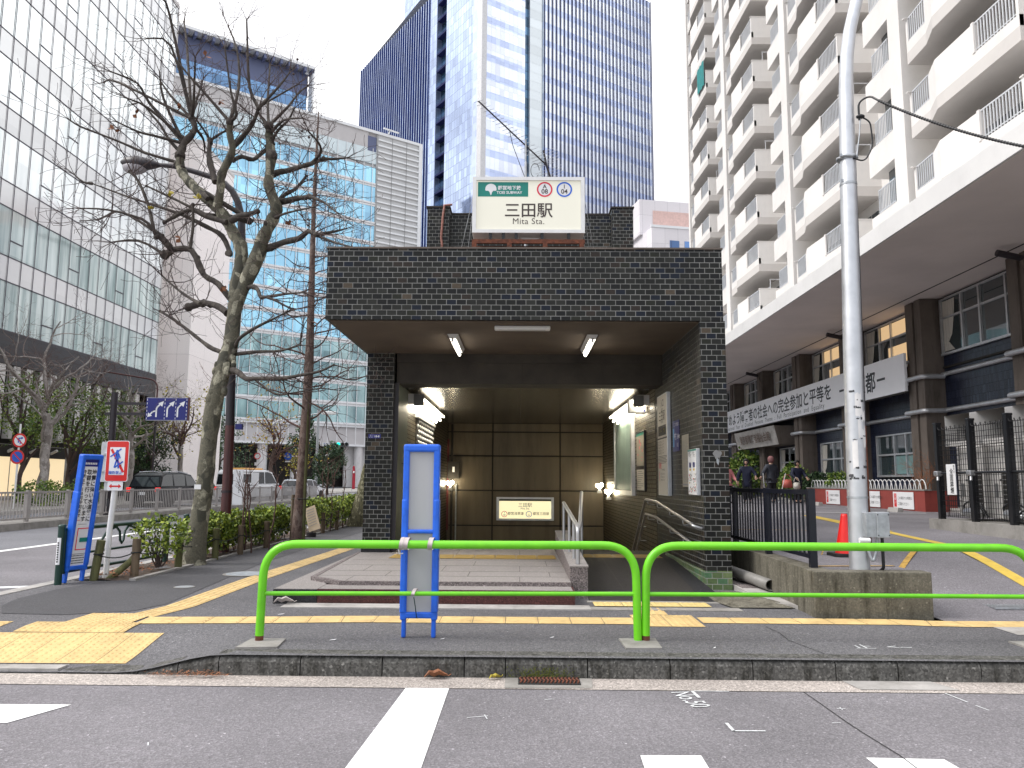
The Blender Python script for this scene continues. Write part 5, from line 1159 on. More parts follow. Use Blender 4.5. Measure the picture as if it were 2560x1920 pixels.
for i in range(33): face(AA,26.3+i*1.38,26.6+i*1.38,zb,127.7,.55,M['tw_navy2'],'fin',-.3); 
for i in range(33): face(AA,26.28+i*1.38,26.5+i*1.38,zb,127.6,.06,M['tw_glass'],'fin_edge',-.38)
face(AA,18,60,100,150,10,M['tw_a'],'upper_block',9.); 
b=MB(); b.poly([(0,0,133),(54*math.cos(BA),54*math.sin(BA),133),(54*math.cos(BA)+71*math.cos(AA),54*math.sin(BA)+71*math.sin(AA),133),(71*math.cos(AA),71*math.sin(AA),127.5)],M['tw_pale']); b.build('roof',T)
face(BA,54.2,54.3,0,133,45,M['tw_blue'],'side_wall',.1)
# ---- small pale building in the gap
O=bld('pale_building','small pinkish white building with a pink screen in the gap beside the flats','building',(20.7,120,0),R(12))
M['pw2']=tiles('pale_panel',2.2,3.,.02,[(0,(.66,.63,.65)),(.5,(.7,.67,.69))],(.5,.48,.5),.6,off=0.)
b=MB(); b.box(0,0,0,24,14,41.6,M['pw2']); b.build('wall',O); b=MB(); b.box(-.5,4,41.6,24,14,47.6,M['pw2']); b.build('penthouse',O); b=MB(); b.box(1.8,3.9,42.6,24,3.98,45.8,plain('pink_screen',(.6,.42,.38),.6)); b.build('screen',O)
b=MB(); b.box(-.1,-.1,41.6,24,.2,42.,M['white_al']); b.build('roof_edge',O)
for i in range(5): b=MB(); b.box(3.+i*2.5,-.05,37.,4.6+i*2.5,.02,39.6,M['tw_dglass']); b.build('window',O)
for x in (3.,6.): b=MB(); b.cyl((x,6,47.6),(x,6,52.5+x*.4),.06,M['white_al'],6); b.build('roof_mast',O)
# ---------------------------------------------------------------- welfare hall with deep canopy
H=bld('welfare_hall','brown concrete hall with dark blue tiles under a deep flat canopy','hall',(13,19,0),0)
M['navy_tile']=tiles('navy_mosaic',.06,.24,.004,[(0,(.008,.012,.03)),(.3,(.014,.02,.045)),(.7,(.02,.028,.055)),(.92,(.03,.04,.07))],(.006,.007,.01),.3,off=.5)
M['soffit_l']=plain('canopy_soffit',(.74,.665,.63),.85,var=.07,scale=.6,bump=.2); M['hall_white']=plain('white_canopy_edge',(.7,.69,.68),.7,var=.05,scale=.8,dirt=.1)
def hb(b,name,par=None): o=b.build(name,par or H); 
def hpart(b,name,par=None):
    b.M=None
    for i,p in enumerate(b.v): b.v[i]=p-V((13,19,0))
    return b.build(name,par or H)
b=MB(); b.box(8.6,3,7.02,13.4,63,7.47,M['hall_white']); hpart(b,'canopy')
b=MB(); b.box(8.65,3,7.005,13.2,63,7.018,M['soffit_l']); b.box(12.0,3,6.99,12.03,63,7.005,M['joint']); hpart(b,'soffit')
b=MB(); b.box(13.,8,.2,20,62,7.0,M['navy_tile']); hpart(b,'wall')
b=MB(); b.box(12.2,8,.2,13.2,31,.62,M['conc_l']); b.box(12.2,31,.2,13.2,60,.6,M['conc']); hpart(b,'plinth')
for i in range(-1,8):
    y=18.55+5.27*i; b=MB(); b.box(12.42,y,.6,13.0,y+.95,6.99,M['conc_br']); b.box(12.36,y,.6,12.42,y+.36,6.99,M['conc_br']); b.box(12.36,y+.52,.6,12.42,y+.95,6.99,M['conc_br']); hpart(b,'pillar')
    for z in (4.55,3.5):
        b=MB(); b.tube(pipe([(12.9,y-.16,z),(12.26,y-.12,z),(12.26,y+1.05,z),(12.9,y+1.08,z)],.12),.075,M['alu_br'] if 'alu_br' in M else M['alu'],10); hpart(b,'pillar_rail')
    for z in (4.62,3.52): b=MB(); b.cyl((12.93,y+.96,z),(12.93,y+5.26,z),.07,M['alu_br'] if 'alu_br' in M else M['alu'],10); hpart(b,'wall_rail')
    b=MB(); b.box(12.95,y+.96,4.8,12.99,y+5.26,4.86,M['joint']); hpart(b,'tile_ledge')
    if i%2==0 and i>=0:
        b=MB(); b.tube(pipe([(12.1,y-.1,6.85),(12.1,y-.1,6.6),(12.25,y-.1,6.3),(12.25,y-.1,.6)],.1),.055,M['conc_br'],8); b.cyl((12.1,y-.1,6.72),(11.5,y-.1,6.85),.08,M['dark_pole'],10); hpart(b,'rain_pipe')
M['win_dark']=MT('hall_window_glass').set(col=(.03,.045,.05),metal=.0,rough=.03,spec=1.,coat=.6).m
M['win_lit']=glow('lit_room_window',(1,.68,.36),.33,(.3,.2,.1)); M['curt']=plain('cream_curtain',(.5,.47,.42),.8,var=.25,scale=3,stretch=(1,9,.3))
M['blind']=plain('teal_blind',(.16,.27,.27),.6,var=.1)
def hwin(y0,y1,z0,z1,zt,cols,lit=False,blind=False):
    b=MB(); b.box(12.96,y0,z0,12.985,y1,z1,M['win_dark']); w_=hpart(b,'window'); par=w_
    def sub(b,n):
        for i,p in enumerate(b.v): b.v[i]=p-V((13,19,0))
        return b.build(n,par)
    b=MB(); b.box(12.88,y0-.05,z0-.07,12.97,y1+.05,z0,M['alu']); b.box(12.9,y0-.05,z1,12.97,y1+.05,z1+.05,M['alu']); b.box(12.905,y0,zt-.03,12.958,y1,zt+.03,M['alu'])
    for f in [0]+cols+[1]: y=y0+(y1-y0)*f; b.box(12.89,y-.035,z0,12.957,y+.035,z1,M['alu'])
    sub(b,'frame')
    if lit: b=MB(); b.box(12.952,y0+.06,zt+.05,12.9545,y1-(y1-y0)*.3,z1-.03,M['win_lit']); sub(b,'lit_pane'); b=MB(); b.box(12.952,y0+.06,z0+.04,12.9545,y1-(y1-y0)*.42,zt-.3,M['win_lit']); sub(b,'lit_pane')
    if blind: b=MB(); b.box(12.951,y0+.06,z0+.03,12.9535,y0+(y1-y0)*.6,zt-.04,M['blind']); sub(b,'blind')
    b=MB(); c0=y1-(y1-y0)*.2
    vs=[]; 
    for j,(z,wd) in enumerate(((z1-.04,.9),(zt,.8),((z0+zt)/2,.62),(z0+(zt-z0)*.3,.35),(z0+.05,.75))):
        for i in range(9): vs.append((12.948-.012*(i%2),c0+(y1-c0-.05)*(1-wd*(1-i/8)),z))
    b.add(vs,[(r*9+i,r*9+i+1,(r+1)*9+i+1,(r+1)*9+i) for r in range(4) for i in range(8)],M['curt'],True)
    if not blind: sub(b,'curtain')
for i in range(-1,7):
    y=18.55+5.27*i
    hwin(y+1.08,y+5.14,5.25,6.88,6.32,[.2,.5,.72],lit=i in (1,2))
    if i in (1,2,3): hwin(y+1.3,y+4.6,1.6,2.95,2.3,[.35,.6],blind=i==1)
# entrance hood with raised letters
b=MB(); b.prism([(11.75,36.2,3.95),(11.95,36.2,3.1),(12.99,36.2,3.1),(12.99,36.2,3.95)],(0,6.7,0),M['conc_br']); b.quad((11.748,36.2,3.96),(11.948,36.2,3.09),(11.948,42.9,3.09),(11.748,42.9,3.96),M['conc_l']) if False else None; hpart(b,'hood')
b=MB(); nx=V((-.85,0,-.2)).normalized(); f0=V((11.85,39.55,3.52))+nx*.02
b.prism([(11.735,36.2,3.96),(11.935,36.2,3.08),(11.945,36.2,3.08),(11.745,36.2,3.96)],(0,6.72,0),M['conc_l']); hd=hpart(b,'hood_face')
M['bronze']=plain('brown_letter',(.09,.05,.028),.5,.3,var=.3)
vv=V((-.2,0,.88)).normalized(); b=MB()
for dx in (.02,): b.text('東京都障害者福祉会館',V((11.84,39.4,3.34))+nx*(.03+dx),V((0,-1,0)),vv,.5,M['bronze'],bold=.012,sx=1.0)
for i,p in enumerate(b.v): b.v[i]=p-V((13,19,0))
b.build('hood_letters',hd)
b=MB(); b.box(12.99,36.6,.6,13.002,42.4,3.05,M['joint']); hpart(b,'entrance_recess'); b=MB(); b.box(12.96,36.9,.6,12.989,38.4,2.7,plain('pale_door',(.4,.37,.28),.6)); b.box(12.95,37.6,.6,12.959,37.66,2.7,M['print_grey']); hpart(b,'door')
# banner board
M['banner_white']=plain('banner_white',(.9,.9,.92),.45,var=.02)
B_=thing('welfare_banner','long white banner board with black Japanese slogan across the hall pillars','banner',(12.2,24.6,4.2))
L_=26.; b=MB(); b.box(-.04,0,0,.04,L_,1.22,M['banner_white']); b.box(-.05,-.02,-.05,.06,L_,0,M['joint']); b.build('board',B_)
b=MB(); tu,tv=V((0,-1,0)),V((0,0,1))
b.text('－東京都－',(-.043,3.2,.3),tu,tv,.75,M['print_blk'],'CENTER',.018,1.05); b.build('lettering',B_); b=MB(); b.text('すすめよう障害者の社会への完全参加と平等を',(-.043,5.8,.42),tu,tv,.7,M['print_blk'],'RIGHT',.016,1.14); b.build('lettering',B_); b=MB()
b.text('International  Year  of  Disabled  Persons  Theme  :  Full  Participation  and  Equality',(-.043,6.6,.1),tu,tv,.3,M['print_blk'],'RIGHT',.0,1.2,track=1.2); b.build('lettering',B_)
b=MB(); b.box(.04,.05,.9,.16,.3,.98,M['alu']); b.build('bracket',B_)
# ---------------------------------------------------------------- block of flats above the hall
A=bld('apartment_block','cream block of flats with angular balconies rising above the hall canopy','apartment block',(13.5,0,0),0)
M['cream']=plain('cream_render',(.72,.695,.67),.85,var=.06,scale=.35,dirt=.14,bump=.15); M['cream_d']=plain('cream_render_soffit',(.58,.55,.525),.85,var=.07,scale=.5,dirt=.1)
M['flat_glass']=curtain('flat_window',(.12,.15,.17),(.9,2.4),.03,(.4,.4,.4),.3,.06,.6,folds=(1.2,(.03,.04,.05),(.35,.36,.34),.6)); M['rail_w']=plain('white_railing',(.6,.61,.63),.4,.3,var=.06)
ZB=[15.85+2.72*k for k in range(-3,10)]; COLY=[3.3,14.8,26.3,37.8,49.4,60.3]
b=MB(); b.box(1.45,3,7.3,14,60.5,43,M['cream']); b.box(.0,60.4,7.3,14,60.9,43,M['cream']); b.box(0,3,43,14,60.9,43.5,M['cream']); b.build('wall',A)
for y in COLY[:-1]: b=MB(); b.box(0,y,7.3,1.5,y+.85,43,M['cream']); b.build('column',A)
def balcony_mesh():
    b=MB(); Ln=6.1; m=M['cream']; t=.12
    pl=[(-.12,0),(-.2,1.9),(-.29,3.9),(-.02,Ln-1.3),(.0,Ln)]           # outer line, near to far
    def wallseg(i,z0,z1):
        (x0,y0),(x1,y1)=pl[i],pl[i+1]; b.prism([(x0,y0,z0),(x1,y1,z0),(x1+t,y1,z0),(x0+t,y0,z0)],(0,0,z1-z0),m)
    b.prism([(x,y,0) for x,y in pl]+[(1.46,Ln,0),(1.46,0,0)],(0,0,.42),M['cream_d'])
    wallseg(0,.42,.75); wallseg(1,.42,1.66); wallseg(2,.42,1.66); wallseg(3,.42,.8)
    b.box(-.12,0,.42,1.46,t,1.7,m); b.box(-.16,-.02,1.7,1.46,t+.02,1.735,m); b.box(0.,Ln-t,.42,1.46,Ln,1.66,m); b.box(-.12,Ln-t-.02,1.66,.4,Ln,1.69,m)
    b.box(-.235,1.88,.75,-.09,2.0,1.69,m)
    return b
def rail_mesh(x0,y0,x1,y1):
    b=MB(); z0=.78
    b.bar((x0,y0,1.66),(x1,y1,1.66),.04,.045,M['rail_w']); b.bar((x0,y0,z0+.06),(x1,y1,z0+.06),.03,.03,M['rail_w']); n=int((y1-y0)/.13)
    for i in range(n+1): f=i/n; x=x0+(x1-x0)*f; y=y0+(y1-y0)*f; b.box(x-.014,y-.02,z0,x+.014,y+.02,1.64,M['rail_w'])
    return b
def link(o,par,loc): 
    c=o.copy(); COL.objects.link(c); c.parent=par; c.location=loc; return c
bal=balcony_mesh().build('balcony',A); rl=rail_mesh(-.08,.13,-.16,1.9).build('railing',bal); rl2=rail_mesh(.0,4.83,.04,5.97).build('railing',bal)
b=MB(); b.box(.1,0,0,1.45,1,1.,M['cream']); 
first=True; cnt=0
bz=MB(); bz.box(.1,0,-.55,1.45,2.2,.55,M['cream']); band=bz.build('spandrel_band',A)
wz=MB(); wz.box(.5,.05,.55,1.44,1.5,2.17,M['flat_glass']); wn=wz.build('window',A)
gz_=MB(); gz_.bar((.12,.3,1.45),(.12,1.6,1.45),.03,.04,M['rail_w']); gz_.bar((.12,.3,.6),(.12,1.6,.6),.03,.04,M['rail_w'])
for i in range(11): gz_.box(.1,.32+i*.122,.5,.13,.35+i*.122,1.45,M['rail_w'])
gg=gz_.build('grille',wn)
bg=MB(); bg.box(1.38,.3,.45,1.44,5.8,2.2,M['flat_glass']); bgo=bg.build('balcony_window',A)
for c in range(5):
    y0=COLY[c]+.85; yb=y0+ (COLY[c+1]-COLY[c]-.85)-6.55
    for k,z in enumerate(ZB):
        if c==0 and k>6: continue
        if first: bal.location=(0,yb,z); band.location=(0,y0,z+.5); wn.location=(0,y0,z+.5); bgo.location=(0,yb,z); first=False; continue
        q=link(bal,A,(0,yb,z)); link(rl,q,(0,0,0)); link(rl2,q,(0,0,0)); 
        bb=link(band,A,(0,y0,z+.5)); ww=link(wn,A,(0,y0,z+.5)); link(gg,ww,(0,0,0)); link(bgo,A,(0,yb,z))
rb=random.Random(5)
# laundry poles and odds and ends on balconies
for (c,k) in ((2,3),(2,2),(3,4),(3,1),(4,5),(2,5),(3,6)):
    y=COLY[c]+.85+(COLY[c+1]-COLY[c]-.85)-6.55; z=ZB[k]+1.7
    b=MB(); b.bar((.5,y+.06,z),(.5,y+.06,z+.55),.04,.04,M['rail_w']); b.bar((1.1,y+.06,z),(1.1,y+.06,z+.55),.04,.04,M['rail_w']); b.bar((.45,y+.06,z+.55),(1.2,y+.06,z+.55),.04,.04,M['rail_w']); b.bar((.5,y+.06,z+.1),(.5,y+3.,z+.5),.03,.03,M['rail_w']); b.build('laundry_pole',A)

M['lau_red']=plain('orange_red_laundry',(.5,.1,.04),.9,var=.3,scale=6); M['lau_blk']=plain('dark_laundry',(.03,.03,.04),.9); M['net_teal']=plain('teal_net',(.01,.2,.2),.7,var=.2)
def cloth(c,k,y0,y1,z0,z1,m,nm):
    y=COLY[c]+.85+(COLY[c+1]-COLY[c]-.85)-6.55; z=ZB[k]; b=MB(); n=10; vs=[]
    for i in range(n+1):
        f=i/n
        for zz in (z0,z1): vs.append((-.24+.03*math.sin(i*2.1)-.1*f,y+y0+(y1-y0)*f,z+zz+.03*math.sin(i*1.3)))
    b.add(vs,[(2*i,2*i+2,2*i+3,2*i+1) for i in range(n)],m,True); b.build(nm,A)
cloth(4,1,.3,.9,.85,1.6,M['lau_red'],'laundry'); cloth(4,1,1.0,1.5,.85,1.6,M['lau_blk'],'laundry'); cloth(4,8,.1,1.9,.7,2.6,M['net_teal'],'balcony_net')
# ---------------------------------------------------------------- trees, hedges, shrubs
def rvec(r): 
    while True:
        q=V((r.uniform(-1,1),r.uniform(-1,1),r.uniform(-1,1)))
        if .05<q.length<1: return q.normalized()
def crooked(a,b,r,k,amp):
    'points from a to b with irregular bends'
    P=[a]; L=(b-a).length
    for i in range(1,k): P.append(a.lerp(b,i/k)+rvec(r)*amp*L*math.sin(math.pi*i/k)**.5)
    P.append(b); return P
def grow(mb,r,a,d,L,rad,lev,m,n=5,up=.15,kink=.35,kids=(2,4),ends=None):
    'a branch that bends as it goes and throws off shorter ones'
    k=max(3,int(L/.16)); k=min(k,9); P=[a]; q=d.normalized()
    for i in range(k):
        q=(q+rvec(r)*kink+V((0,0,up))).normalized(); P.append(P[-1]+q*(L/k))
    mm=m[min(lev,len(m)-1)] if isinstance(m,tuple) else m
    mb.tube(P,[max(.0031,rad*(1-.72*i/k)) for i in range(k+1)],mm,n if rad>.012 else 4,False)
    if ends is not None and lev<=1: ends.append(P[-1])
    if lev<=0: return
    for _ in range(r.randint(*kids)):
        i=r.randint(max(1,k//3),k); t=(P[i]-P[i-1]).normalized(); s=t.cross(rvec(r)).normalized()
        grow(mb,r,P[i],(t*.55+s*.8),L*r.uniform(.4,.7),max(.0026,rad*(1-.72*i/k)*.7),lev-1,m,n,up,kink,kids,ends)
def limb(mb,pts,radii,m,r,knob=.35,n=10,sub=3):
    'hand traced limb, smoothed and roughened with knobs'
    P=[];Q=[]
    for i in range(len(pts)-1):
        p0=pts[max(0,i-1)];p1=pts[i];p2=pts[i+1];p3=pts[min(len(pts)-1,i+2)]
        for k in range(sub):
            t=k/sub; P.append(.5*((2*p1)+(p2-p0)*t+(2*p0-5*p1+4*p2-p3)*t*t+(3*p1-p0-3*p2+p3)*t**3)); Q.append((radii[i]+(radii[i+1]-radii[i])*t)*(1+r.uniform(-.08,knob*.45)))
    P.append(pts[-1]); Q.append(radii[-1]); mb.tube(P,Q,m,n); return P,Q
def leaves(mb,r,centres,n,size,m,spread,flat=.5,orient=None):
    'small folded leaf faces scattered round the given centres'
    for _ in range(n):
        c=r.choice(centres); p=c+rvec(r)*spread*(r.random()**.5)
        nrm=(rvec(r)+V((0,0,flat))).normalized(); t=nrm.orthogonal().normalized(); t=(Matrix.Rotation(r.uniform(0,6.28),3,nrm)@t); s=nrm.cross(t); l=size*r.uniform(.6,1.3); w_=l*.42
        mb.add([p,p+t*l*.5+s*w_+nrm*l*.12,p+t*l,p+t*l*.5-s*w_+nrm*l*.12],[(0,1,2),(0,2,3)],m)
# ---- the big pollarded plane tree, limbs traced over their real place
r=random.Random(21)
PT_=thing('plane_tree','large bare plane tree with flaking bark and knobbly pollarded limbs','tree',(-4.93,11.95,0)); o=PT_.location.copy()
def tr(ps,f=None,y0=11.95,dy=0.):
    n=len(ps); out=[]
    for i,(fn,x,y) in enumerate(ps): out.append(at(*fn(x,y),y0+dy*i/max(1,n-1))-o)
    return out
b=MB()
P=[V((0,0,-.05)),V((.0,0,.06)),V((.03,0,.35))]+tr([(R7,330,1600),(R7,365,1250),(R7,405,950),(R7,455,750),(R7,495,600),(R7,530,500),(R7,555,300),(R7,575,130)])
rad=[.24,.2,.165,.132,.128,.128,.128,.122,.118,.115,.11]
limb(b,P,rad,M['bark_plane'],r,.12,18,4)
for c,s in ((R7(370,900),.1),(R7(480,640),.09),(R7(400,690),.06),(R7(460,790),.07),(R7(530,590),.06)):
    p=at(*c,11.9)-o+V((.035,0,0)); b.ball(p,s*.85,M['bark_plane'],12,(1,1,1.5)); b.ball(p+V((.02,-.02,.1)),s*.6,M['bark_plane'],10,(1,1,1.6)); b.ball(p+V((.03,-.02,-.1)),s*.7,M['bark_plane'],10,(1,1,1.7))
b.build('trunk',PT_)
LIMBS=[ # (points, start radius, end radius, depth drift)
 ([(R7,570,180),(R2,640,1640),(R2,660,1560),(R2,715,1450),(R2,755,1360),(R2,735,1290),(R2,705,1200),(R2,712,1100),(R2,722,1010)],.12,.075,-.3),
 ([(R2,722,1020),(R2,712,900),(R2,705,830),(R2,705,815)],.075,.06,-.1),
 ([(R7,560,140),(R2,530,1640),(R2,480,1520),(R2,425,1420),(R2,365,1340),(R2,290,1275),(R2,230,1220),(R2,165,1150),(R2,132,1085),(R2,130,1010)],.115,.07,.5),
 ([(R2,130,1010),(R2,155,930),(R2,200,880),(R2,228,830),(R2,205,770)],.065,.045,.1),
 ([(R2,370,1345),(R2,392,1230),(R2,400,1130),(R2,448,1030),(R2,470,960),(R2,452,870),(R2,452,790)],.08,.048,-.5),
 ([(R2,470,960),(R2,540,880),(R2,600,800),(R2,640,700)],.05,.03,-.3),
 ([(R2,360,1180),(R2,330,1080),(R2,318,1000),(R2,325,910)],.06,.04,.4),
 ([(R2,690,1615),(R2,800,1570),(R2,900,1545),(R2,960,1500),(R2,1010,1520)],.06,.03,-.6),
 ([(R2,765,1310),(R2,830,1300),(R2,890,1285),(R2,970,1275)],.06,.035,-.4),
 ([(R2,735,1130),(R2,770,1115),(R2,830,1105),(R2,895,1085),(R2,980,1060),(R2,1060,1028)],.06,.03,-.5),
 ([(R2,770,1310),(R2,810,1260),(R2,870,1230),(R2,900,1200),(R2,950,1140)],.045,.02,.3),
 ([(R2,460,1430),(R2,530,1395),(R2,570,1390),(R2,630,1370)],.06,.035,-.3),
 ([(R2,470,1040),(R2,530,1015),(R2,600,1035),(R2,650,1000),(R2,695,960)],.045,.03,.4),
 ([(R2,310,1290),(R2,290,1250),(R2,110,1260) if False else (R1,1640,1440),(R1,1480,1400),(R1,1330,1390),(R1,1240,1345),(R1,1110,1280),(R1,950,1205)],.05,.018,.8),
 ([(R2,440,1640),(R1,1490,1640),(R1,1440,1530),(R1,1340,1470),(R1,1180,1392),(R1,1000,1330),(R1,820,1272),(R1,600,1190)],.055,.012,.9),
 ([(R7,510,250),(R7,440,200),(R7,350,175),(R7,290,182),(R7,215,205)],.06,.055,.5),
 ([(R7,530,560),(R7,400,520),(R7,300,450),(R7,200,370),(R7,100,295),(R7,0,235)],.045,.02,.7),
 ([(R5,1310,130),(R5,1440,250),(R5,1560,340),(R5,1659,395)][::-1],.035,.012,.6),
 ([(R7,570,560),(R7,750,540),(R7,900,535),(R7,1060,490)],.035,.014,-.5),
 ([(R7,560,520),(R7,600,440),(R7,720,360),(R7,860,290),(R7,980,230)],.035,.014,-.7),
 ([(R7,520,680),(R7,580,690),(R7,650,745),(R7,730,742),(R7,900,745),(R7,1050,720),(R7,1200,690),(R7,1310,640)],.06,.013,-.9),
 ([(R7,720,755),(R7,870,860),(R7,1010,850),(R7,1210,815)],.02,.01,-.5),
 ([(R7,630,70),(R7,690,50),(R7,735,70),(R7,760,130),(R7,800,128),(R7,880,160),(R7,1000,225)],.05,.014,-.5),
 ([(R7,800,125),(R7,950,105),(R7,1080,95)],.025,.012,-.5),
 ([(R2,30,1650),(R1,1110,1620),(R1,1050,1545),(R1,1000,1500)][::-1],.05,.06,.2),
 ([(R1,1000,1500),(R1,960,1330),(R1,900,1180),(R1,840,1110)],.03,.022,.2),
 ([(R1,1000,1500),(R1,880,1420),(R1,760,1370),(R1,640,1420),(R1,520,1432)],.025,.01,.4),
 ([(R7,570,200),(R1,1560,1640) if False else (R7,440,30),(R7,330,-40),(R1,1240,1620),(R1,1110,1620)],.055,.05,.4),
 ([(R1,1230,1610),(R1,1250,1480),(R1,1250,1325)],.03,.022,0),
 ([(R2,30,1440),(R2,130,1385),(R2,215,1360),(R2,300,1400),(R2,430,1440)][::-1],.05,.03,.5),
]
SHOOTS=[
 [(R2,205,775),(R2,218,650),(R2,225,500),(R2,228,370)],[(R2,200,750),(R2,240,640),(R2,280,510)],[(R2,160,740),(R2,70,620),(R2,0,520)],
 [(R2,452,800),(R2,495,740),(R2,460,600),(R2,420,310)],[(R2,490,740),(R2,512,560),(R2,500,330),(R2,442,170)],[(R2,640,705),(R2,580,560),(R2,565,230),(R2,562,130)],
 [(R2,700,820),(R2,698,640),(R2,714,420)],[(R2,715,815),(R2,830,690),(R2,900,600),(R2,955,560)],[(R2,650,700),(R2,770,560),(R2,840,470)],[(R2,430,775),(R2,330,650),(R2,260,570),(R2,180,480),(R2,70,345)],
 [(R2,180,480),(R2,175,300),(R2,155,140)],[(R2,690,830),(R2,640,730),(R2,650,690),(R2,890,548)],[(R2,325,910),(R2,290,850),(R2,210,740)],[(R2,325,910),(R2,400,860),(R2,510,805)],
 [(R2,720,960),(R2,760,850),(R2,830,780),(R2,870,700)],[(R2,740,880),(R2,800,780),(R2,920,765)],[(R2,1060,1030),(R2,1130,1030),(R2,1215,1022)],[(R2,980,1060),(R2,1040,990),(R2,1030,930),(R2,970,860)],
 [(R1,1130,990),(R1,1100,910),(R1,1040,810),(R1,980,740),(R1,860,590)],[(R1,1120,870),(R1,970,670),(R1,890,540),(R1,720,465)],[(R1,1090,1050),(R1,940,990),(R1,800,930),(R1,650,870),(R1,520,820),(R1,440,770)],
 [(R1,1080,880),(R1,1000,880),(R1,900,855),(R1,760,790)],[(R1,1100,860),(R1,1060,640),(R1,1035,470)],[(R1,1130,870),(R1,960,700),(R1,830,640)],[(R1,860,585),(R1,770,535),(R1,680,530)],[(R1,1150,180),(R1,1100,100),(R1,1060,0)],
 [(R1,1190,760),(R1,1240,560),(R1,1300,380)] if False else [(R2,230,830),(R2,280,900),(R2,290,980)],[(R1,1210,290),(R1,1110,300),(R1,960,250)],
 [(R1,1000,1500),(R1,920,1420),(R1,700,1360),(R1,520,1350)],[(R1,600,1190),(R1,540,1180),(R1,480,1130)],[(R1,1060,1640),(R1,900,1560),(R1,720,1570)],
 [(R2,1010,1520),(R2,1130,1500),(R2,1210,1480)],[(R2,960,1500),(R2,1100,1560),(R2,1240,1600)],[(R2,970,1275),(R2,1060,1310),(R2,1150,1380)],[(R2,690,1390),(R2,820,1380),(R2,1000,1340)],
]
ALLP=[]
for k,(ps,r0,r1,dy) in enumerate(LIMBS):
    P=tr(ps,None,11.95 if k<2 else 11.95,dy); n=len(P); b=MB()
    PP,_=limb(b,P,[.86*(r0+(r1-r0)*i/(n-1)) for i in range(n)],M['bark_plane'] if r0>.07 else M['bark_limb'],r,.5,12 if r0>.05 else 8,3)
    ALLP+=[q+o for q in PP]; e=PP[-1]; b.ball(e,r1*1.35,M['bark_limb'],8)
    for _ in range(9): q=r.choice(PP[len(PP)//4:]); b.ball(q+rvec(r)*r1*.7,r1*r.uniform(.5,.9),M['bark_limb'],6)
    b.build('limb',PT_)
    b=MB()
    for _ in range(8 if r1<.04 else 6):
        i=r.randint(len(PP)//2,len(PP)-1); t=(PP[i]-PP[i-1]).normalized(); grow(b,r,PP[i],t*.5+rvec(r)*.9,r.uniform(.45,1.),r.uniform(.007,.011),2,M['twig'],5,.06,.32,(1,3))
    b.build('twig_spray',PT_)
for ps in SHOOTS:
    q0=at(*ps[0][0](*ps[0][1:]),12.); near=min(ALLP,key=lambda q:(q.x/q.y-q0.x/q0.y)**2+((q.z-CAMH)/q.y-(q0.z-CAMH)/q0.y)**2)     # spring from the limb they grow on
    P=tr(ps,None,near.y,r.uniform(-.7,.7)); P[0]=near-o; n=len(P); b=MB()
    PP,_=limb(b,P,[.027-.016*i/(n-1) for i in range(n)],M['bark_limb'],r,.35,7,3); b.ball(PP[-1],.016,M['bark_limb'],6)
    t=(PP[-1]-PP[-2]).normalized()
    for _ in range(3): grow(b,r,PP[-1],t+rvec(r)*.5,r.uniform(.3,.8),.006,1,M['twig'],5,.05,.25,(1,2))
    for _ in range(7):
        i=r.randint(len(PP)//3,len(PP)-1); grow(b,r,PP[i],(PP[i]-PP[i-1]).normalized()*.6+rvec(r)*.8,r.uniform(.2,.65),.006,1,M['twig'],4,.03,.3,(1,2))
    b.build('shoot',PT_)
for x,y,c in ((R2,(295,365),'leaf_dry'),(R2,(385,655),'leaf_dry'),(R2,(130,705),'leaf_dry'),(R1,(1095,1235),'leaf_yel'),(R1,(1285,1290),'leaf_yel'),(R1,(995,1355),'leaf_yel'),(R1,(885,740),'leaf_dry'),(R1,(740,840),'leaf_dry'),(R7,(465,50),'leaf_dry'),(R2,(835,1460),'leaf_dry'),(R1,(1170,1545),'leaf_dry')):
    p=at(*x(*y),11.9)-o; b=MB()
    for _ in range(3): d=rvec(r); e=d.orthogonal().normalized(); b.add([p,p+d*.06+e*.035,p+d*.1,p+d*.05-e*.04],[(0,1,2,3)],M[c])
    b.cyl(p,p+V((.01,0,.1)),.003,M['twig'],4); b.build('clinging_leaf',PT_)
for x,y in ((890,385),(865,480),(965,890),(1022,885),(935,795),(920,850),(775,930),(960,1460)):
    p=at(*R2(x,y),11.9)-o; b=MB(); b.ball(p,.022,M['twig'],6); b.cyl(p,p+V((0,0,.14)),.002,M['twig'],4); b.build('seed_ball',PT_)
b=MB(); p=at(*R7(285,1560),11.77)-o; b.box(p.x-.05,p.y-.01,p.z-.035,p.x+.05,p.y,p.z+.035,M['sign_white']); b.tube([(p.x-.07,.0,p.z),(p.x+.05,-.0,p.z),(p.x+.29,.1,p.z+.01)],.004,M['wood'],4); b.build('name_tag',PT_)
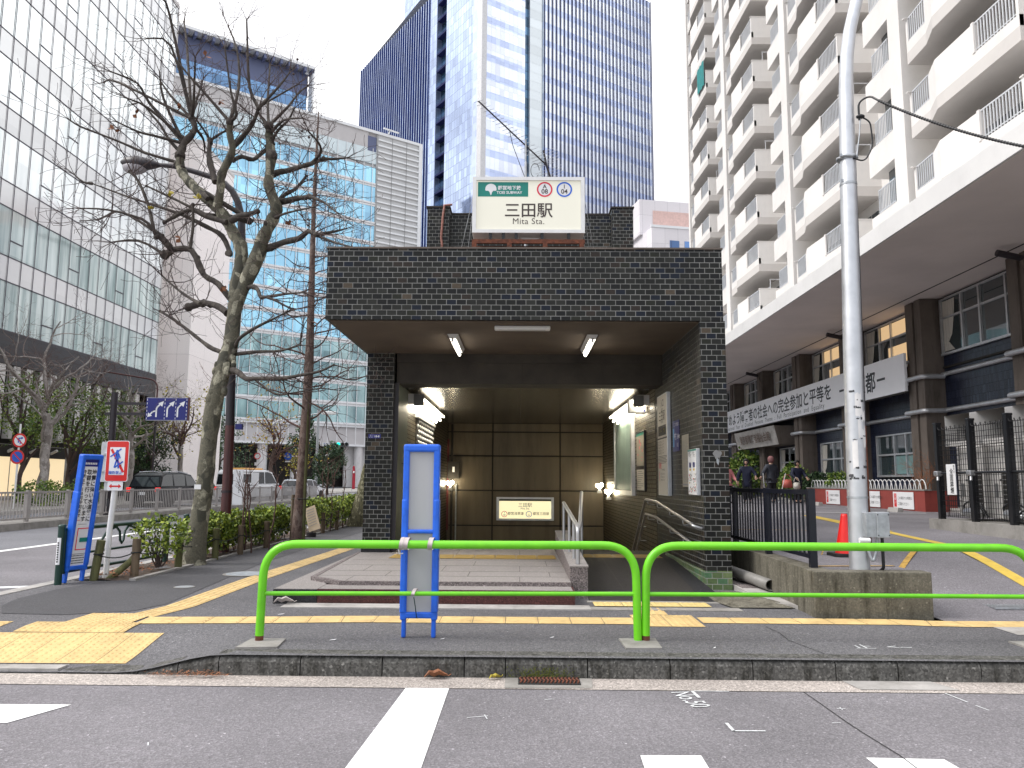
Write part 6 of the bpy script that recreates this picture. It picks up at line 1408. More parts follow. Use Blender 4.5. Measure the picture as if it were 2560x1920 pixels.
# ---- straight reddish tree behind the hedge, tied to a pole
T2=thing('straight_tree','straight reddish brown bare tree tied to a stake behind the hedge','tree',(-4.5,16,0)); o=T2.location.copy()
b=MB(); P=[V((0,0,-.05)),V((.02,0,.8)),V((.06,0,2.)),V((.1,0,3.6)),V((.09,0,5.2)),V((.07,0,7)),V((.09,0,9.2))]; limb(b,P,[.14,.11,.1,.095,.07,.045,.012],M['bark_red'],r,.08,14,4); b.build('trunk',T2)
rr=random.Random(5)
for i in range(46):
    z=2.3+6.6*(i/46)**.9; a=rr.uniform(0,6.28) if i%3 else rr.choice([0,3.14])+rr.uniform(-.4,.4); L=(1.75 if z<5 else 1.3)*(1-.1*max(0,z-3))*rr.uniform(.6,1.15); L=max(.4,L)
    b=MB(); grow(b,rr,V((.02+.08*math.sin(z*.4),0,z)),V((math.cos(a),math.sin(a)*.8,rr.uniform(-.15,.35))),L,.026*(1.15-z/10),3 if z<6.5 else 2,M['twig_red'],6,.035,.33,(2,3)); b.build('branch',T2)
t=thing('tree_stake','tall pale stake beside the straight reddish tree','stake',(-4.36,15.95,0)); b=MB(); b.cyl((0,0,0),(-.02,0,3.0),.035,M['wood_moss'],8); b.build('pole',t); b=MB(); b.tube([(-.25,.05,.9),(-.05,-.12,.9),(.08,0,.9)],.012,M['rope'],5); b.build('tie',t)
for i,(x,y) in enumerate(((-4.33,15.2),(-4.22,15.25))):
    b=MB(); b.cyl((0,0,0),(.01,0,.98),.035,M['wood'],10); tag(b.build('short_stake',None,(x-.35,y+1.0,0)),('short dark stake at the hedge end, nearer the straight tree','short dark stake at the hedge end, nearer the slanted board')[i],'stake')
# ---- mossy trunk right behind the entrance pillar
T3=thing('mossy_tree','leaning mossy tree trunk half hidden by the left brick pillar','tree',(-4.5,22.3,0)); b=MB()
P=[at(*q,22.3)-T3.location for q in ((905,1270),(912,1230),(920,1190),(930,1150),(945,1110))]; P=[V((-.05,0,-.05))]+P+[P[-1]+V((.5,0,1.5))]
limb(b,P,[.34,.27,.22,.2,.18,.16,.1],M['bark_moss'],r,.15,14,3); b.build('trunk',T3)
rm_=random.Random(33); top=P[-1]
for i in range(9):
    b=MB(); dd=V((rm_.uniform(.1,1.),rm_.uniform(-.2,1.),rm_.uniform(.5,1.6))); grow(b,rm_,top-V((0,0,rm_.uniform(0,.5))),dd,rm_.uniform(1.2,2.4),.06,3,(M['twig'],M['twig'],M['bark_limb'],M['bark_moss']),7,.12,.28,(2,3)); b.build('branch',T3)
# ---- hedges and shrubs
def hedge(x0,y0,x1,y1,h,n,lab,m='leaf_hedge',z0=.08):
    t=thing('hedge',lab,'hedge',((x0+x1)/2,y0,0)); o=t.location; rg=random.Random(int(y0*10)); c=[]
    for _ in range(900):
        x,y=rg.uniform(x0,x1),rg.uniform(y0,y1); z=z0+(h-z0)*rg.random()**.5; f=min(x-x0,x1-x)/(x1-x0); q=V((x,y,min(z,h*(.8+.5*min(f*3,.35))+.05*math.sin(y*3.1)+.05*math.sin(x*9+y*5))))
        c.append(q-o)
    b=MB(); leaves(b,rg,c,n,.062,M[m],.09,.55); b.build('leaves',t)
    b=MB()
    for i in range(int((y1-y0)*9)):
        p=V((rg.uniform(x0+.1,x1-.1),rg.uniform(y0+.1,y1-.1),0))-o; grow(b,rg,p,V((rg.uniform(-.4,.4),rg.uniform(-.4,.4),1)),h*.8,.009,1,M['twig'],4,.1,.2,(2,3))
    b.build('stems',t); return t
hedge(-5.45,13.1,-4.95,17.4,.67,13000,'clipped yellow green hedge between the maroon lamp post and the straight tree')
hedge(-5.45,18.6,-4.75,26.5,.8,12000,'clipped yellow green hedge beyond the slanted notice board')
hedge(-5.3,12.3,-5.0,12.95,.62,1600,'small yellow green bush between the plane trunk and the lamp post')
def bush(name,lab,c,rx,rz,n,size,m,cat='shrub',stems=12,low=0.):
    t=thing(name,lab,cat,c); rg=random.Random(int(abs(c[0]*91+c[1]*7))); C=[]
    for _ in range(160): d=rvec(rg); C.append(V((d.x*rx,d.y*rx,rz+low+d.z*rz*.9))*1.0)
    b=MB(); leaves(b,rg,C,n,size,M[m],rx*.32,.4); b.build('leaves',t)
    b=MB()
    for i in range(stems): d=rvec(rg); b.tube(crooked(V((d.x*.04,d.y*.04,-.03)),V((d.x*rx*.8,d.y*rx*.8,low+rz*(1.1+.6*d.z))),rg,4,.08),[.012,.01,.008,.006,.004],M['twig'],5)
    b.build('stems',t); return t
bush('azalea_shrub','sparse azalea shrub beside the no crossing sign post',(-5.0,11.0,.1),.33,.27,900,.055,'leaf_hedge',low=.12)
# young bare stems in the strip
YS=[(at(*R8(600,600),13.7).x,13.7,1.5),(at(*R8(650,560),14.1).x,14.1,1.6),(at(*R8(700,600),13.9).x,13.9,1.4),(at(*R8(830,600),14.6).x,14.6,1.6),(at(*R8(1220,480),19.5).x,19.5,1.7),(at(*R8(1265,480),20.3).x,20.3,1.9),(at(*R8(1290,480),19.9).x,19.9,1.8),(at(*R8(1385,480),21.5).x,21.5,1.8)]
yl=['young bare stem forked at its tip, nearest the maroon lamp post','young bare stem in the near hedge, second from the lamp post','young leaning bare stem in the near hedge','young bare stem at the far end of the near hedge','young bare stem in the far hedge beside the notice board','young bare stem in the far hedge, tallest','young bare stem in the far hedge with a leaning tip','young bare forked stem at the far hedge end']
for (x,y,h),lab in zip(YS,yl):
    t=thing('young_tree',lab,'young tree',(x,y,0),0,'young bare stems in the hedges'); b=MB(); rg=random.Random(int(y*100)); top=V((rg.uniform(-.1,.2),rg.uniform(-.1,.1),h*.85)); b.tube(crooked(V((0,0,0)),top,rg,5,.03),[.016,.015,.014,.012,.011,.011],M['twig_red'],6); b.ball(top,.022,M['twig'],6); b.build('stem',t)
    b=MB()
    for _ in range(4): grow(b,rg,top*rg.uniform(.6,1.),V((rg.uniform(-.7,.7),rg.uniform(-.4,.4),1)),h*.28,.008,1,M['twig_red'],5,.1,.15,(0,2))
    b.build('twigs',t)
# dry leaves in the strip and on the road
rg=random.Random(4); b=MB()
for _ in range(420):
    y=rg.choice([rg.uniform(10.1,12.5),rg.uniform(10,11),rg.uniform(12,24)]); p=V((rg.uniform(-5.5,-4.97),y,.05+rg.random()*.03)); d=rvec(rg); d.z*=.3; e=d.cross(V((0,0,1))).normalized(); l=rg.uniform(.03,.06); b.add([p,p+d*l*.5+e*l*.4,p+d*l+V((0,0,.01)),p+d*l*.5-e*l*.4],[(0,1,2,3)],M['leaf_dry'])
tag(b.build('leaf_litter'),kind='stuff')
b=MB()
for _ in range(260):
    a=rg.uniform(0,1); p=V((-2.62+.5*a+rg.gauss(0,.04),5.85+rg.gauss(0,.03)-.03,-.125+rg.random()*.02)); d=rvec(rg); d.z*=.25; e=d.cross(V((0,0,1))).normalized(); l=rg.uniform(.02,.06); b.add([p,p+d*l*.5+e*l*.08,p+d*l,p+d*l*.5-e*l*.08],[(0,1,2,3)],M['leaf_dry'])
tag(b.build('pine_needle_litter'),kind='stuff')
def fallen(name,lab,c,s,m,rz):
    t=thing(name,lab,'fallen leaf',c,rz); b=MB(); n=5; vs=[]
    for i in range(n+1):
        x=(i/n-.5)*2*s; wv_=s*.55*math.sin(math.pi*(i+.35)/(n+.7))
        for k in (-1,0,1): vs.append((x,k*wv_*.8,.004+abs(k)*wv_*.8+.25*s*math.sin(i*1.4)**2))
    b.add(vs,[(3*i+k,3*i+k+1,3*i+k+4,3*i+k+3) for i in range(n) for k in (0,1)],M[m]); b.build('blade',t); b=MB(); b.tube([(s,0,.01),(s*1.3,.01,.02)],.003,M[m],4); b.build('stalk',t)
fallen('fallen_leaf','curled brown fallen leaf in the gutter against the kerb',(-.6,5.86,-.14),.085,'leaf_dry',.2)
fallen('fallen_leaf','curled yellow fallen leaf in the gutter beside the drain',(-.17,5.85,-.14),.05,'leaf_yel',.5)
b=MB()
for (x,y,l) in ((-1.52,6.42,.045),(.25,6.6,.03),(1.5,6.25,.02),(-.64,6.5,.03),(-2.3,7.6,.05)): b.add([(x,y,.006),(x+l,y+.01,.008),(x+l*1.3,y+.03,.012),(x+.01,y+.025,.006)],[(0,1,2,3)],M['sign_white'])
tag(b.build('paper_litter'),kind='stuff')
fallen('dead_leaf','pale shrivelled leaf by the corner of the granite step',(-2.42,8.2,.02),.1,'strap',.3)
M['twig_pale']=plain('pale_twig_bark',(.2,.155,.14),.85,var=.2)
# ---- bare planes and green trees across the avenue
def bare_tree(name,lab,c,h,spread,seed,m,tw,lev=3,leafm=None,nl=0,group=None,fork=.42):
    t=thing(name,lab,'tree',c,0,group); rg=random.Random(seed); b=MB(); top=V((rg.uniform(-.3,.3),0,h*fork))
    P=crooked(V((0,0,-.1)),top,rg,5,.05); limb(b,P,[h*.03,h*.024,h*.021,h*.02,h*.019,h*.017],m,rg,.2,10,3); b.build('trunk',t)
    ends=[]; b=MB()
    for i in range(9):
        a=i*.7+rg.uniform(-.3,.3); d=V((math.cos(a),math.sin(a),rg.uniform(.3,1.5))); grow(b,rg,top+V((0,0,rg.uniform(-.14,.12)*h)),d,spread*rg.uniform(.7,1.1),h*.010,lev,tw,6,.07,.33,(3,4),ends)
    b.build('branches',t)
    if leafm:
        b=MB(); leaves(b,rg,ends,nl,.19,M[leafm],.35,.2); b.build('leaves',t)
    return t
bare_tree('street_tree','bare pale-barked plane tree across the avenue by the lit shop, nearest',(-24.4,40,0),11,4.3,3,M['bark_pale'],(M['twig_red'],M['twig_red'],M['twig_pale'],M['bark_pale'],M['bark_pale']),4)
bare_tree('street_tree','bare pale-barked plane tree behind the blue lane sign',(-24.9,50,0),10,3.8,8,M['bark_pale'],(M['twig_red'],M['twig_red'],M['twig_pale'],M['bark_pale'],M['bark_pale']),4)
bare_tree('street_tree','pale-barked tree with a few yellow leaves beside the white building',(-25.3,58,0),9,3.2,12,M['bark_pale'],M['twig_red'],3,'leaf_gold',420)
bare_tree('street_tree','small tree with clinging brown leaves behind the white van',(-22.0,69,0),9.5,3.3,15,M['bark_red'],M['twig_red'],3,'leaf_autumn',500)
bare_tree('street_tree','slim tree with yellow leaves at the crossing, past the brown-leaved tree',(-20.6,72,0),6.5,1.6,18,M['bark_red'],M['twig_red'],3,'leaf_gold',350)
def green_tree(name,lab,c,h,rx,n,m,seed,size=.17,low=.25):
    t=thing(name,lab,'tree',c); rg=random.Random(seed); b=MB(); C=[]
    for i in range(8):
        a=rg.uniform(0,6.28); z=h*(low+.65*i/8)*1.0; e=V((math.cos(a)*rx*.7,math.sin(a)*rx*.7,z+h*.14)); b.tube(crooked(V((0,0,z*.45)),e,rg,4,.06),[h*.014,h*.012,h*.009,h*.006,h*.004],M['twig'],5)
    b.tube(crooked(V((0,0,-.1)),V((0,0,h*.8)),rg,4,.03),[h*.022,h*.019,h*.015,h*.01,h*.005],M['twig'],7); b.build('trunk',t)
    for _ in range(46):
        f=rg.random(); z=h*(low+(1-low)*f); w_=rx*(.35+.9*math.sin(math.pi*min(1,f*.9+.12)))*.85; a=rg.uniform(0,6.28); q=w_*rg.random()**.5; C.append(V((q*math.cos(a),q*math.sin(a),z)))
    b=MB(); leaves(b,rg,C,n,size,M[m],rx*.34,.8); b.build('crown',t); return t
green_tree('leafy_tree','layered green maple in front of the black office base, far left'.replace(', far left',' above the round signs'),(-27.2,42.5,0),6.6,2.1,2600,'leaf_mid',1,.15,.52)
green_tree('leafy_tree','layered green maple in front of the lit shop wall',(-27.4,47.5,0),6.8,2.5,2900,'leaf_mid',2,.15,.5)
green_tree('leafy_tree','yellowish green maple nearest the dark sign gantry post',(-27.0,51.5,0),6.9,2.3,3000,'leaf_mid',6,.15,.42)
green_tree('leafy_tree','dark green small tree behind the sign gantry post',(-27.2,57,0),6.2,2.0,3600,'leaf_dark',4)
green_tree('evergreen_tree','egg-shaped evergreen tree below the traffic light',(-18.6,76,0),4.9,1.5,5200,'leaf_ev',9,.2,.22)
green_tree('evergreen_tree','tall dark evergreen tree behind the straight reddish trunk',(-25.5,92,0),8.5,2.0,4200,'leaf_dark',10,.25,.06)
green_tree('leafy_tree','dark leafy tree by the white building, behind the plane trunk',(-34,88,0),8,3.4,3000,'leaf_dark',17,.25,.05)
for i,(x,y,lab) in enumerate(((-22.6,37,'low rounded shrub behind the median fence, nearest the round signs'),(-22.8,41,'low rounded shrub beside the pale-barked plane'),(-22.8,56,'low clipped shrub behind the black car'),(-23,63,'low shrub by the bus stop side of the white building'.replace('bus stop side of the ','')))): bush('low_shrub',lab,(x,y,0),1.0,.55,1300,.12,('leaf_mid','leaf_mid','leaf_dark','leaf_dark')[i],stems=6)
# ---------------------------------------------------------------- vehicles
M['car_blk']=plain('black_car_paint',(.004,.0045,.006),.2,.0,var=.05,spec=.3)
M['car_wht']=plain('white_car_paint',(.74,.75,.77),.2,var=.02); M['car_sil']=plain('silver_car_paint',(.62,.63,.66),.25,.3,var=.03)
M['car_glass']=MT('car_glass').set(col=(.012,.016,.02),rough=.03,spec=1.).m; M['tail']=plain('red_tail_lamp',(.5,.008,.01),.15); M['tail_lit']=glow('lit_tail_lamp',(1,.02,.02),.6,(.4,.01,.01)); M['chrome']=plain('chrome',(.7,.7,.72),.12,1.)
def car(name,label,cat,loc,rz,prof,green,width,wheels,paint,wr=.34,tumble=.82,belt=.95):
    'prof: body outline (x,z) seen from its side; green: glasshouse outline above the belt; front towards +x'
    t=thing(name,label,cat,loc,rz); W=width/2
    def section(pts,w0,w1,z0,z1,inset=0):
        vs=[]
        for s in (-1,1):
            for x,z in pts: f=max(0,min(1,(z-z0)/(z1-z0))); vs.append((x,s*(w0+(w1-w0)*f**1.3-inset),z))
        return vs
    def solid(pts,w0,w1,z0,z1,m,nm,par=t,bev=.05):
        n=len(pts); bm=bmesh.new(); V0=[bm.verts.new(q) for q in section(pts,w0,w1,z0,z1)]
        bm.faces.new(V0[:n]); bm.faces.new(V0[n:][::-1])
        for i in range(n): bm.faces.new((V0[i],V0[n+i],V0[n+(i+1)%n],V0[(i+1)%n]))
        bmesh.ops.recalc_face_normals(bm,faces=bm.faces[:]); bmesh.ops.bevel(bm,geom=bm.edges[:],offset=bev,segments=3,affect='EDGES',profile=.6,clamp_overlap=True)
        b=MB(); b.bm(bm,m,True); return b.build(nm,par)
    solid(prof,W,W*.97,.3,belt,paint,'body')
    zt=max(z for x,z in green); solid(green,W*.95,W*tumble,belt-.05,zt,paint,'cabin',t,.06)
    cx=sum(x for x,z in green)/len(green); cz=(belt+zt)/2
    gl=[(cx+(x-cx)*.93,cz+.01+(z-cz)*.74) for x,z in green]
    for s in (-1,1):
        n=len(gl); xs=[x for x,z in gl]; x0,x1=min(xs),max(xs); vs=[]
        for x,z in gl: f=(z-belt+.05)/(zt-belt+.05); w_=W*.95+(W*tumble-W*.95)*max(0,f)**1.3+.006; vs.append((x,s*w_,z))
        b=MB(); b.poly(vs[::-1] if s<0 else vs,M['car_glass']); o=b.build('side_window',t)
        for f in (.33,.66):
            x=x0+(x1-x0)*f; b=MB(); zlo,zhi=min(z for _,z in gl)+.02,max(z for _,z in gl)
            b.bar((x,s*(W*.95+.004),zlo),(x-.05,s*(W*tumble+.014),zhi),.07,.02,paint,(0,1,0)); b.build('window_post',o)
    # front and rear screens follow the ends of the glasshouse outline
    def screen(a,c,nm,out):
        (x0,z0),(x1,z1)=a,c; d=V((x1-x0,0,z1-z0)); nrm=V((d.z,0,-d.x)).normalized()*(.012*out); w0=W*.86; w1=W*tumble*.9
        p0=V((x0,0,z0))+d*.14+nrm; p1=V((x0,0,z0))+d*.88+nrm
        b=MB(); b.quad(p0+V((0,-w0,0)),p0+V((0,w0,0)),p1+V((0,w1,0)),p1+V((0,-w1,0)),M['car_glass']); b.build(nm,t)
    screen(green[0],green[1],'rear_window',-1); screen(green[-1],green[-2],'windscreen',1)
    for x in wheels:
        for s in (-1,1):
            b=MB(); prof2=[(wr*.62,-.1),(wr*.95,-.1),(wr,-.06),(wr,.06),(wr*.95,.1),(wr*.62,.1)]; n=24; vs=[]
            for rr_,yy in prof2: vs+=[(x+rr_*math.cos(2*math.pi*i/n),s*(W-.1)+yy,wr+rr_*math.sin(2*math.pi*i/n)) for i in range(n)]
            b.add(vs,[(k*n+i,k*n+(i+1)%n,(k+1)*n+(i+1)%n,(k+1)*n+i) for k in range(5) for i in range(n)],M['rubber'],True); wl=b.build('wheel',t)
            b=MB(); b.disc((x,s*(W-.03),wr),(1,0,0),(0,0,1),wr*.62,M['joint'],24)
            for k in range(10): a=k*math.pi/5; b.bar((x+wr*.1*math.cos(a),s*(W-.022),wr+wr*.1*math.sin(a)),(x+wr*.6*math.cos(a),s*(W-.022),wr+wr*.6*math.sin(a)),.05,.012,M['chrome'],(0,1,0))
            b.build('rim',wl)
            b=MB(); n=14; vs=[(x+(wr+.06)*math.cos(math.pi*i/n),s*(W+.004),wr+(wr+.06)*math.sin(math.pi*i/n)) for i in range(n+1)]; b.poly(vs+[(x-wr-.06,s*(W+.004),.2),(x+wr+.06,s*(W+.004),.2)],M['joint']); b.build('wheel_arch',t)
    xr=min(x for x,z in prof); xf=max(x for x,z in prof)
    for s in (-1,1):
        b=MB(); b.bbox(xr-.02,s*W*.9-.14 if s>0 else s*W*.9-.06,.78,xr+.2,s*W*.9+.06 if s>0 else s*W*.9+.14,1.0,M['tail_lit'],.03); b.build('tail_lamp',t)
        b=MB(); b.bbox(xf-.22,s*W*.8-.16,.66,xf+.0,s*W*.8+.16,.82,M['chrome'],.03); b.build('headlight',t)
        b=MB(); b.bbox(green[-1][0]-.32,s*(W+.1)-.08,belt+.02,green[-1][0]-.2,s*(W+.1)+.08,belt+.17,paint,.03); b.build('mirror',t)
        for k in (0,1):
            b=MB(); b.bbox(-.25+k*1.05-.1,s*(W-.005)-.012,.86,-.25+k*1.05+.1,s*(W-.005)+.02,.89,M['chrome'],.006); b.build('door_handle',t)
    b=MB(); b.box(xr-.022,-.17,.62,xr-.004,.17,.78,M['sign_white']); b.build('number_plate',t)
    return t
suv=car('black_car','black seven seat car with dark windows parked across the avenue by the white building','car',(-18.95,42.4,-.14),R(82),
 [(-2.35,.3),(-2.42,.62),(-2.36,.98),(-1.2,1.02),(1.0,1.0),(2.15,.84),(2.38,.66),(2.4,.32)],[(-2.3,.95),(-2.05,1.62),(-1.7,1.76),(-.2,1.8),(.7,1.68),(1.45,.98)],1.88,(-1.42,1.45),M['car_blk'],.36)
b=MB(); 
for s in (-1,1): b.tube([(-1.8,s*.66,1.79),(-.6,s*.68,1.85),(.5,s*.68,1.76)],.02,M['chrome'],6)
b.build('roof_rail',suv)
van=car('white_van','white delivery van with amber roof bar across the avenue behind the fence','van',(-18.3,53.,-.14),R(72),
 [(-2.3,.3),(-2.36,.6),(-2.34,1.05),(1.3,1.08),(2.1,.98),(2.3,.7),(2.32,.32)],[(-2.3,1.0),(-2.22,1.9),(-2.,2.08),(.9,2.08),(1.3,1.95),(1.95,1.05)],1.9,(-1.4,1.5),M['car_wht'],.33,.9,1.05)
b=MB(); b.box(-2.,-.961,1.1,-.3,.961,1.92,M['car_wht']); b.box(-1.95,-.963,1.25,-1.1,-.962,1.8,M['car_glass']); b.build('side_panel',van)
b=MB(); b.bbox(-1.2,-.6,2.1,.6,.6,2.22,plain('amber_bar',(.75,.4,.12),.3),.03); b.build('roof_bar',van)
sil=car('silver_car','silver hatchback seen from behind beyond the straight reddish trunk','car',(-16.6,60,-.14),R(78),
 [(-2.0,.3),(-2.08,.6),(-2.04,.95),(-1.2,.98),(1.0,.96),(1.85,.8),(2.0,.6),(2.02,.32)],[(-2.0,.9),(-1.6,1.45),(-1.2,1.5),(.0,1.5),(.45,1.42),(1.25,.94)],1.76,(-1.25,1.3),M['car_sil'],.31)
# traffic light, far posts and signs
t=thing('traffic_light','horizontal traffic light showing green on a grey post at the crossing','traffic light',(-20.3,78,-.1)); o=t.location
b=MB(); b.cyl((0,0,0),(0,0,8.5),.13,M['galv'],12); b.build('post',t); b=MB(); b.bar((0,0,5.0),(1.6,-.1,5.0),.09,.09,M['galv']); b.build('arm',t)
b=MB(); b.bbox(1.95,-.2,4.78,3.2,.0,5.22,M['galv'],.12); b.build('housing',t)
for i,(m,nm) in enumerate(((glow('lit_green_lens',(.0,.9,.62),1.5,(0,.3,.2)),'lens'),(M['black_m'],'lens'),(M['black_m'],'lens'))):
    b=MB(); b.disc((2.17+i*.41,-.215,5.),u,v,.17,m,20); b.build(nm,t); b=MB(); b.tube([(2.17+i*.41+.18*math.cos(a),-.3,5+.18*math.sin(a)) for a in [k*math.pi/8 for k in range(9)]],.02,M['galv'],5); b.build('hood',t)
b=MB(); b.box(.45,-.17,4.8,1.9,-.13,5.15,M['sign_white']); b.text('芝五丁目',(1.17,-.175,4.88),u,v,.27,M['sign_blue2']); b.build('name_plate',t)
t=thing('road_sign_post','white post bent over a blue round arrow sign near the crossing','road sign',(-20.0,71,-.1)); b=MB(); b.tube(pipe([(0,0,0),(0,0,3.55),(-.95,0,3.55)],.35),.05,M['white_m'],10); b.build('post',t)
b=MB(); b.disc((-1.1,-.06,3.55),u,v,.36,bl,28); b.disc((-1.1,-.05,3.55),u,-v,.36,M['galv'],28); line2(b,(-1.2,3.5),(-1.05,3.42),.07,-.063,wm); line2(b,(-1.05,3.42),(-1.0,3.6),.07,-.063,wm); b.box(-1.35,-.06,3.02,-.85,-.04,3.14,M['sign_white']); b.build('sign_disc',t)
t=thing('round_sign_post','red rimmed round sign just left of the straight reddish trunk'.replace('just left of','half hidden by'),'road sign',(-23.9,71,-.1)); b=MB(); b.cyl((0,.05,0),(0,.05,4.1),.05,M['white_m'],8); b.build('post',t); b=rdisc('s',0,3.55,M['sign_white']); b.build('sign_disc',t); b=MB(); b.box(-.22,-.06,2.7,.22,-.04,2.98,M['sign_white']); b.build('sign_plate',t)
t=thing('far_lamp','slim dark lamp post standing behind the blue lane sign','street lamp',(-22.6,48,0)); b=MB(); b.cyl((0,0,0),(0,0,6.3),.07,M['dark_pole'],10); b.build('post',t); b=MB(); b.tube(pipe([(0,0,6.2),(0,0,7.4),(-3.6,.4,8.0)],1.0),.05,M['brown_pole'],8); b.build('arm',t)
t=thing('curved_lamp','small white lamp on a curved arm right of the straight tree'.replace('right of','past'),'street lamp',(-21.,80,0)); b=MB(); b.tube(pipe([(-5,0,0),(-5,0,7.2),(.5,0,8.2)],1.6),.07,M['galv'],8); b.build('post',t); b=MB(); b.bbox(.5,-.15,8.02,2.,.15,8.36,M['white_m'],.08); b.build('head',t)
t=thing('utility_pole','grey concrete utility pole by the crossing','utility pole',(-24.5,66,0)); b=MB(); b.tube([(0,0,0),(0,0,11)],[.19,.13],M['galv'],12); b.build('shaft',t)
for i,z in enumerate((5.2,6.,7.)): b=MB(); b.bbox(-.2,-.25,z,.2,-.1,z+.5,M['galv'],.03); b.build('box',t)
t=thing('red_banner','tall narrow red banner standing under the office arcade','banner',(-17.8,84,0)); b=MB(); b.cyl((-.2,0,0),(-.2,0,3.),.025,M['galv'],6); b.build('pole',t)
b=MB(); b.add([(-.19,0,.4),(.14,.02,.4),(.16,-.03,1.3),(.14,.03,2.1),(.06,0,2.8),(-.06,0,2.9),(-.19,0,2.7),(-.19,0,1.3)],[tuple(range(8))],plain('faded_red_cloth',(.42,.03,.05),.8,var=.2)); b.ball((-.02,-.03,2.2),.1,M['sign_white'],8,(1,.1,1.3)); b.build('flag',t)
t=thing('white_signboard','tall white signboard with vertical lettering behind the maroon lamp post','signboard',at(594,1215,30)); o=t.location; b=MB(); hh=at(594,1174,30).z-o.z; lo=at(594,1262,30).z-o.z; b.bbox(-.17,-.04,lo,.2,.04,hh,M['sign_white'],.01); b.build('board',t)
b=MB()
for k in range(14): b.box(.05,-.045,hh-.1-k*.06,.09,-.041,hh-.06-k*.06,M['print_grey'])
b.build('lettering',t)
# ---------------------------------------------------------------- yard: wire cage with air conditioning units
t=thing('wire_cage','black wire mesh fence round the air conditioners on a low concrete base','fence',(8.,14,.63)); o=t.location
cy=[8.0+7.05-14+0,13.95-14,12.87-14,11.8-14,10.7-14]
M['wire']=plain('black_wire',(.01,.01,.011),.4)
for y in cy: b=MB(); b.box(-.05,y-.045,-.05,.05,y+.045,1.78,M['black_m']); b.bbox(-.06,y-.055,1.78,.06,y+.055,1.82,M['black_m'],.01); b.build('post',t)
for a,c in zip(cy,cy[1:]):
    b=MB(); n=16
    for i in range(1,n): y=a+(c-a)*i/n; b.box(-.004,y-.0035,.05,.004,y+.0035,1.7,M['wire'])
    for k in range(18): z=.06+k*.095; b.box(-.0055,min(a,c)+.046,z-.004,.0055,max(a,c)-.046,z+.004,M['wire'])
    b.tube([(.03*math.cos(i*1.2),a+(c-a)*(i/40),1.7+.03*math.sin(i*1.2)) for i in range(1,40)],.006,M['wire'],4); b.build('mesh_panel',t)
    b=MB(); b.cyl((.0,a,.86),(0,c,.86),.022,M['black_m'],8); b.build('mid_rail',t)
for y in cy[:2]: b=MB(); b.bbox(-.1,y-.07,.8,.02,y+.05,.9,M['steel'],.02); b.cyl((-.07,y-.05,.72),(-.05,y-.02,.82),.025,M['steel'],8); b.build('clamp',t)
b=MB(); n=24
for i in range(1,n): x=i*3.2/n; b.box(x-.0035,cy[0]-.004,.05,x+.0035,cy[0]+.004,1.7,M['wire'])
for k in range(18): z=.06+k*.095; b.box(.05,cy[0]-.0055,z-.004,3.2,cy[0]+.0055,z+.004,M['wire'])
b.build('mesh_panel',t)
b=MB(); b.box(7.9,10,.2,12.2,15.35,.63,M['conc_old'] if False else M['conc_st'] if 'conc_st' in M else M['conc']); tag(b.build('cage_base'),'low stained concrete base under the wire cage','concrete base')
t2=thing('smoking_notice','white vertical notice with bold black characters hung on the wire cage','notice',(7.96,14.72,1.35)); b=MB(); b.box(-.012,-.3,-.26,-.002,.0,.3,M['sign_white']); 
for i,ch in enumerate('全面禁煙'): b.text(ch,(-.0135,-.17,.12-.115*i),V((0,-1,0)),V((0,0,1)),.12,M['print_blk'],bold=.02)
b.text('敷地内',(-.0135,-.26,.24),V((0,-1,0)),V((0,0,1)),.05,M['print_blk'],vert=True); b.build('sheet',t2)
M['ac_white']=plain('air_conditioner_white',(.6,.58,.56),.5,var=.05,dirt=.12,scale=1.2)
def acunit(y,lab):
    t=thing('air_conditioner',lab,'air conditioner',(8.4,y,.64),0,'tall air conditioning units in the wire cage')
    b=MB(); b.bbox(0,-.42,.05,.9,.42,1.36,M['ac_white'],.015); b.build('cabinet',t)
    b=MB(); b.add([(-.18,-.42,1.36),(.9,-.42,1.36),(.9,.42,1.36),(-.18,.42,1.36),(-.18,-.42,1.95),(.9,-.42,2.1),(.9,.42,2.1),(-.18,.42,1.95)],[(4,5,6,7),(0,1,5,4),(1,2,6,5),(2,3,7,6)],M['ac_white']); b.box(-.2,-.42,1.36,-.16,.42,1.44,M['ac_white']); b.build('duct_hood',t)
    b=MB(); b.box(.02,-.38,1.365,.86,.38,1.38,M['joint']); b.box(.5,-.38,1.38,.53,.38,1.94,M['joint']); b.build('fan_opening',t)
    b=MB()
    for k in range(9): b.box(-.008,-.36+.0,.12+k*.085,-.001,.05,.14+k*.085,M['print_grey'])
    b.box(-.006,-.38,.1,-.001,.07,.88,M['joint']); b.build('coil_grille',t)
    b=MB(); b.box(-.01,.2,.42,-.001,.28,.66,M['print_grey']); b.ball((-.01,.1,.72),.02,M['black_m'],6); b.box(-.01,-.25,1.2,-.001,-.05,1.27,M['grey_pl']); b.build('label_plate',t)
acunit(14.75,'tall white air conditioner with hooded duct at the cage end'); acunit(13.7,'tall white air conditioner with hooded duct in the middle of the cage'); acunit(12.65,'tall white air conditioner with hooded duct nearest the picture edge'.replace('picture edge','camera side'))
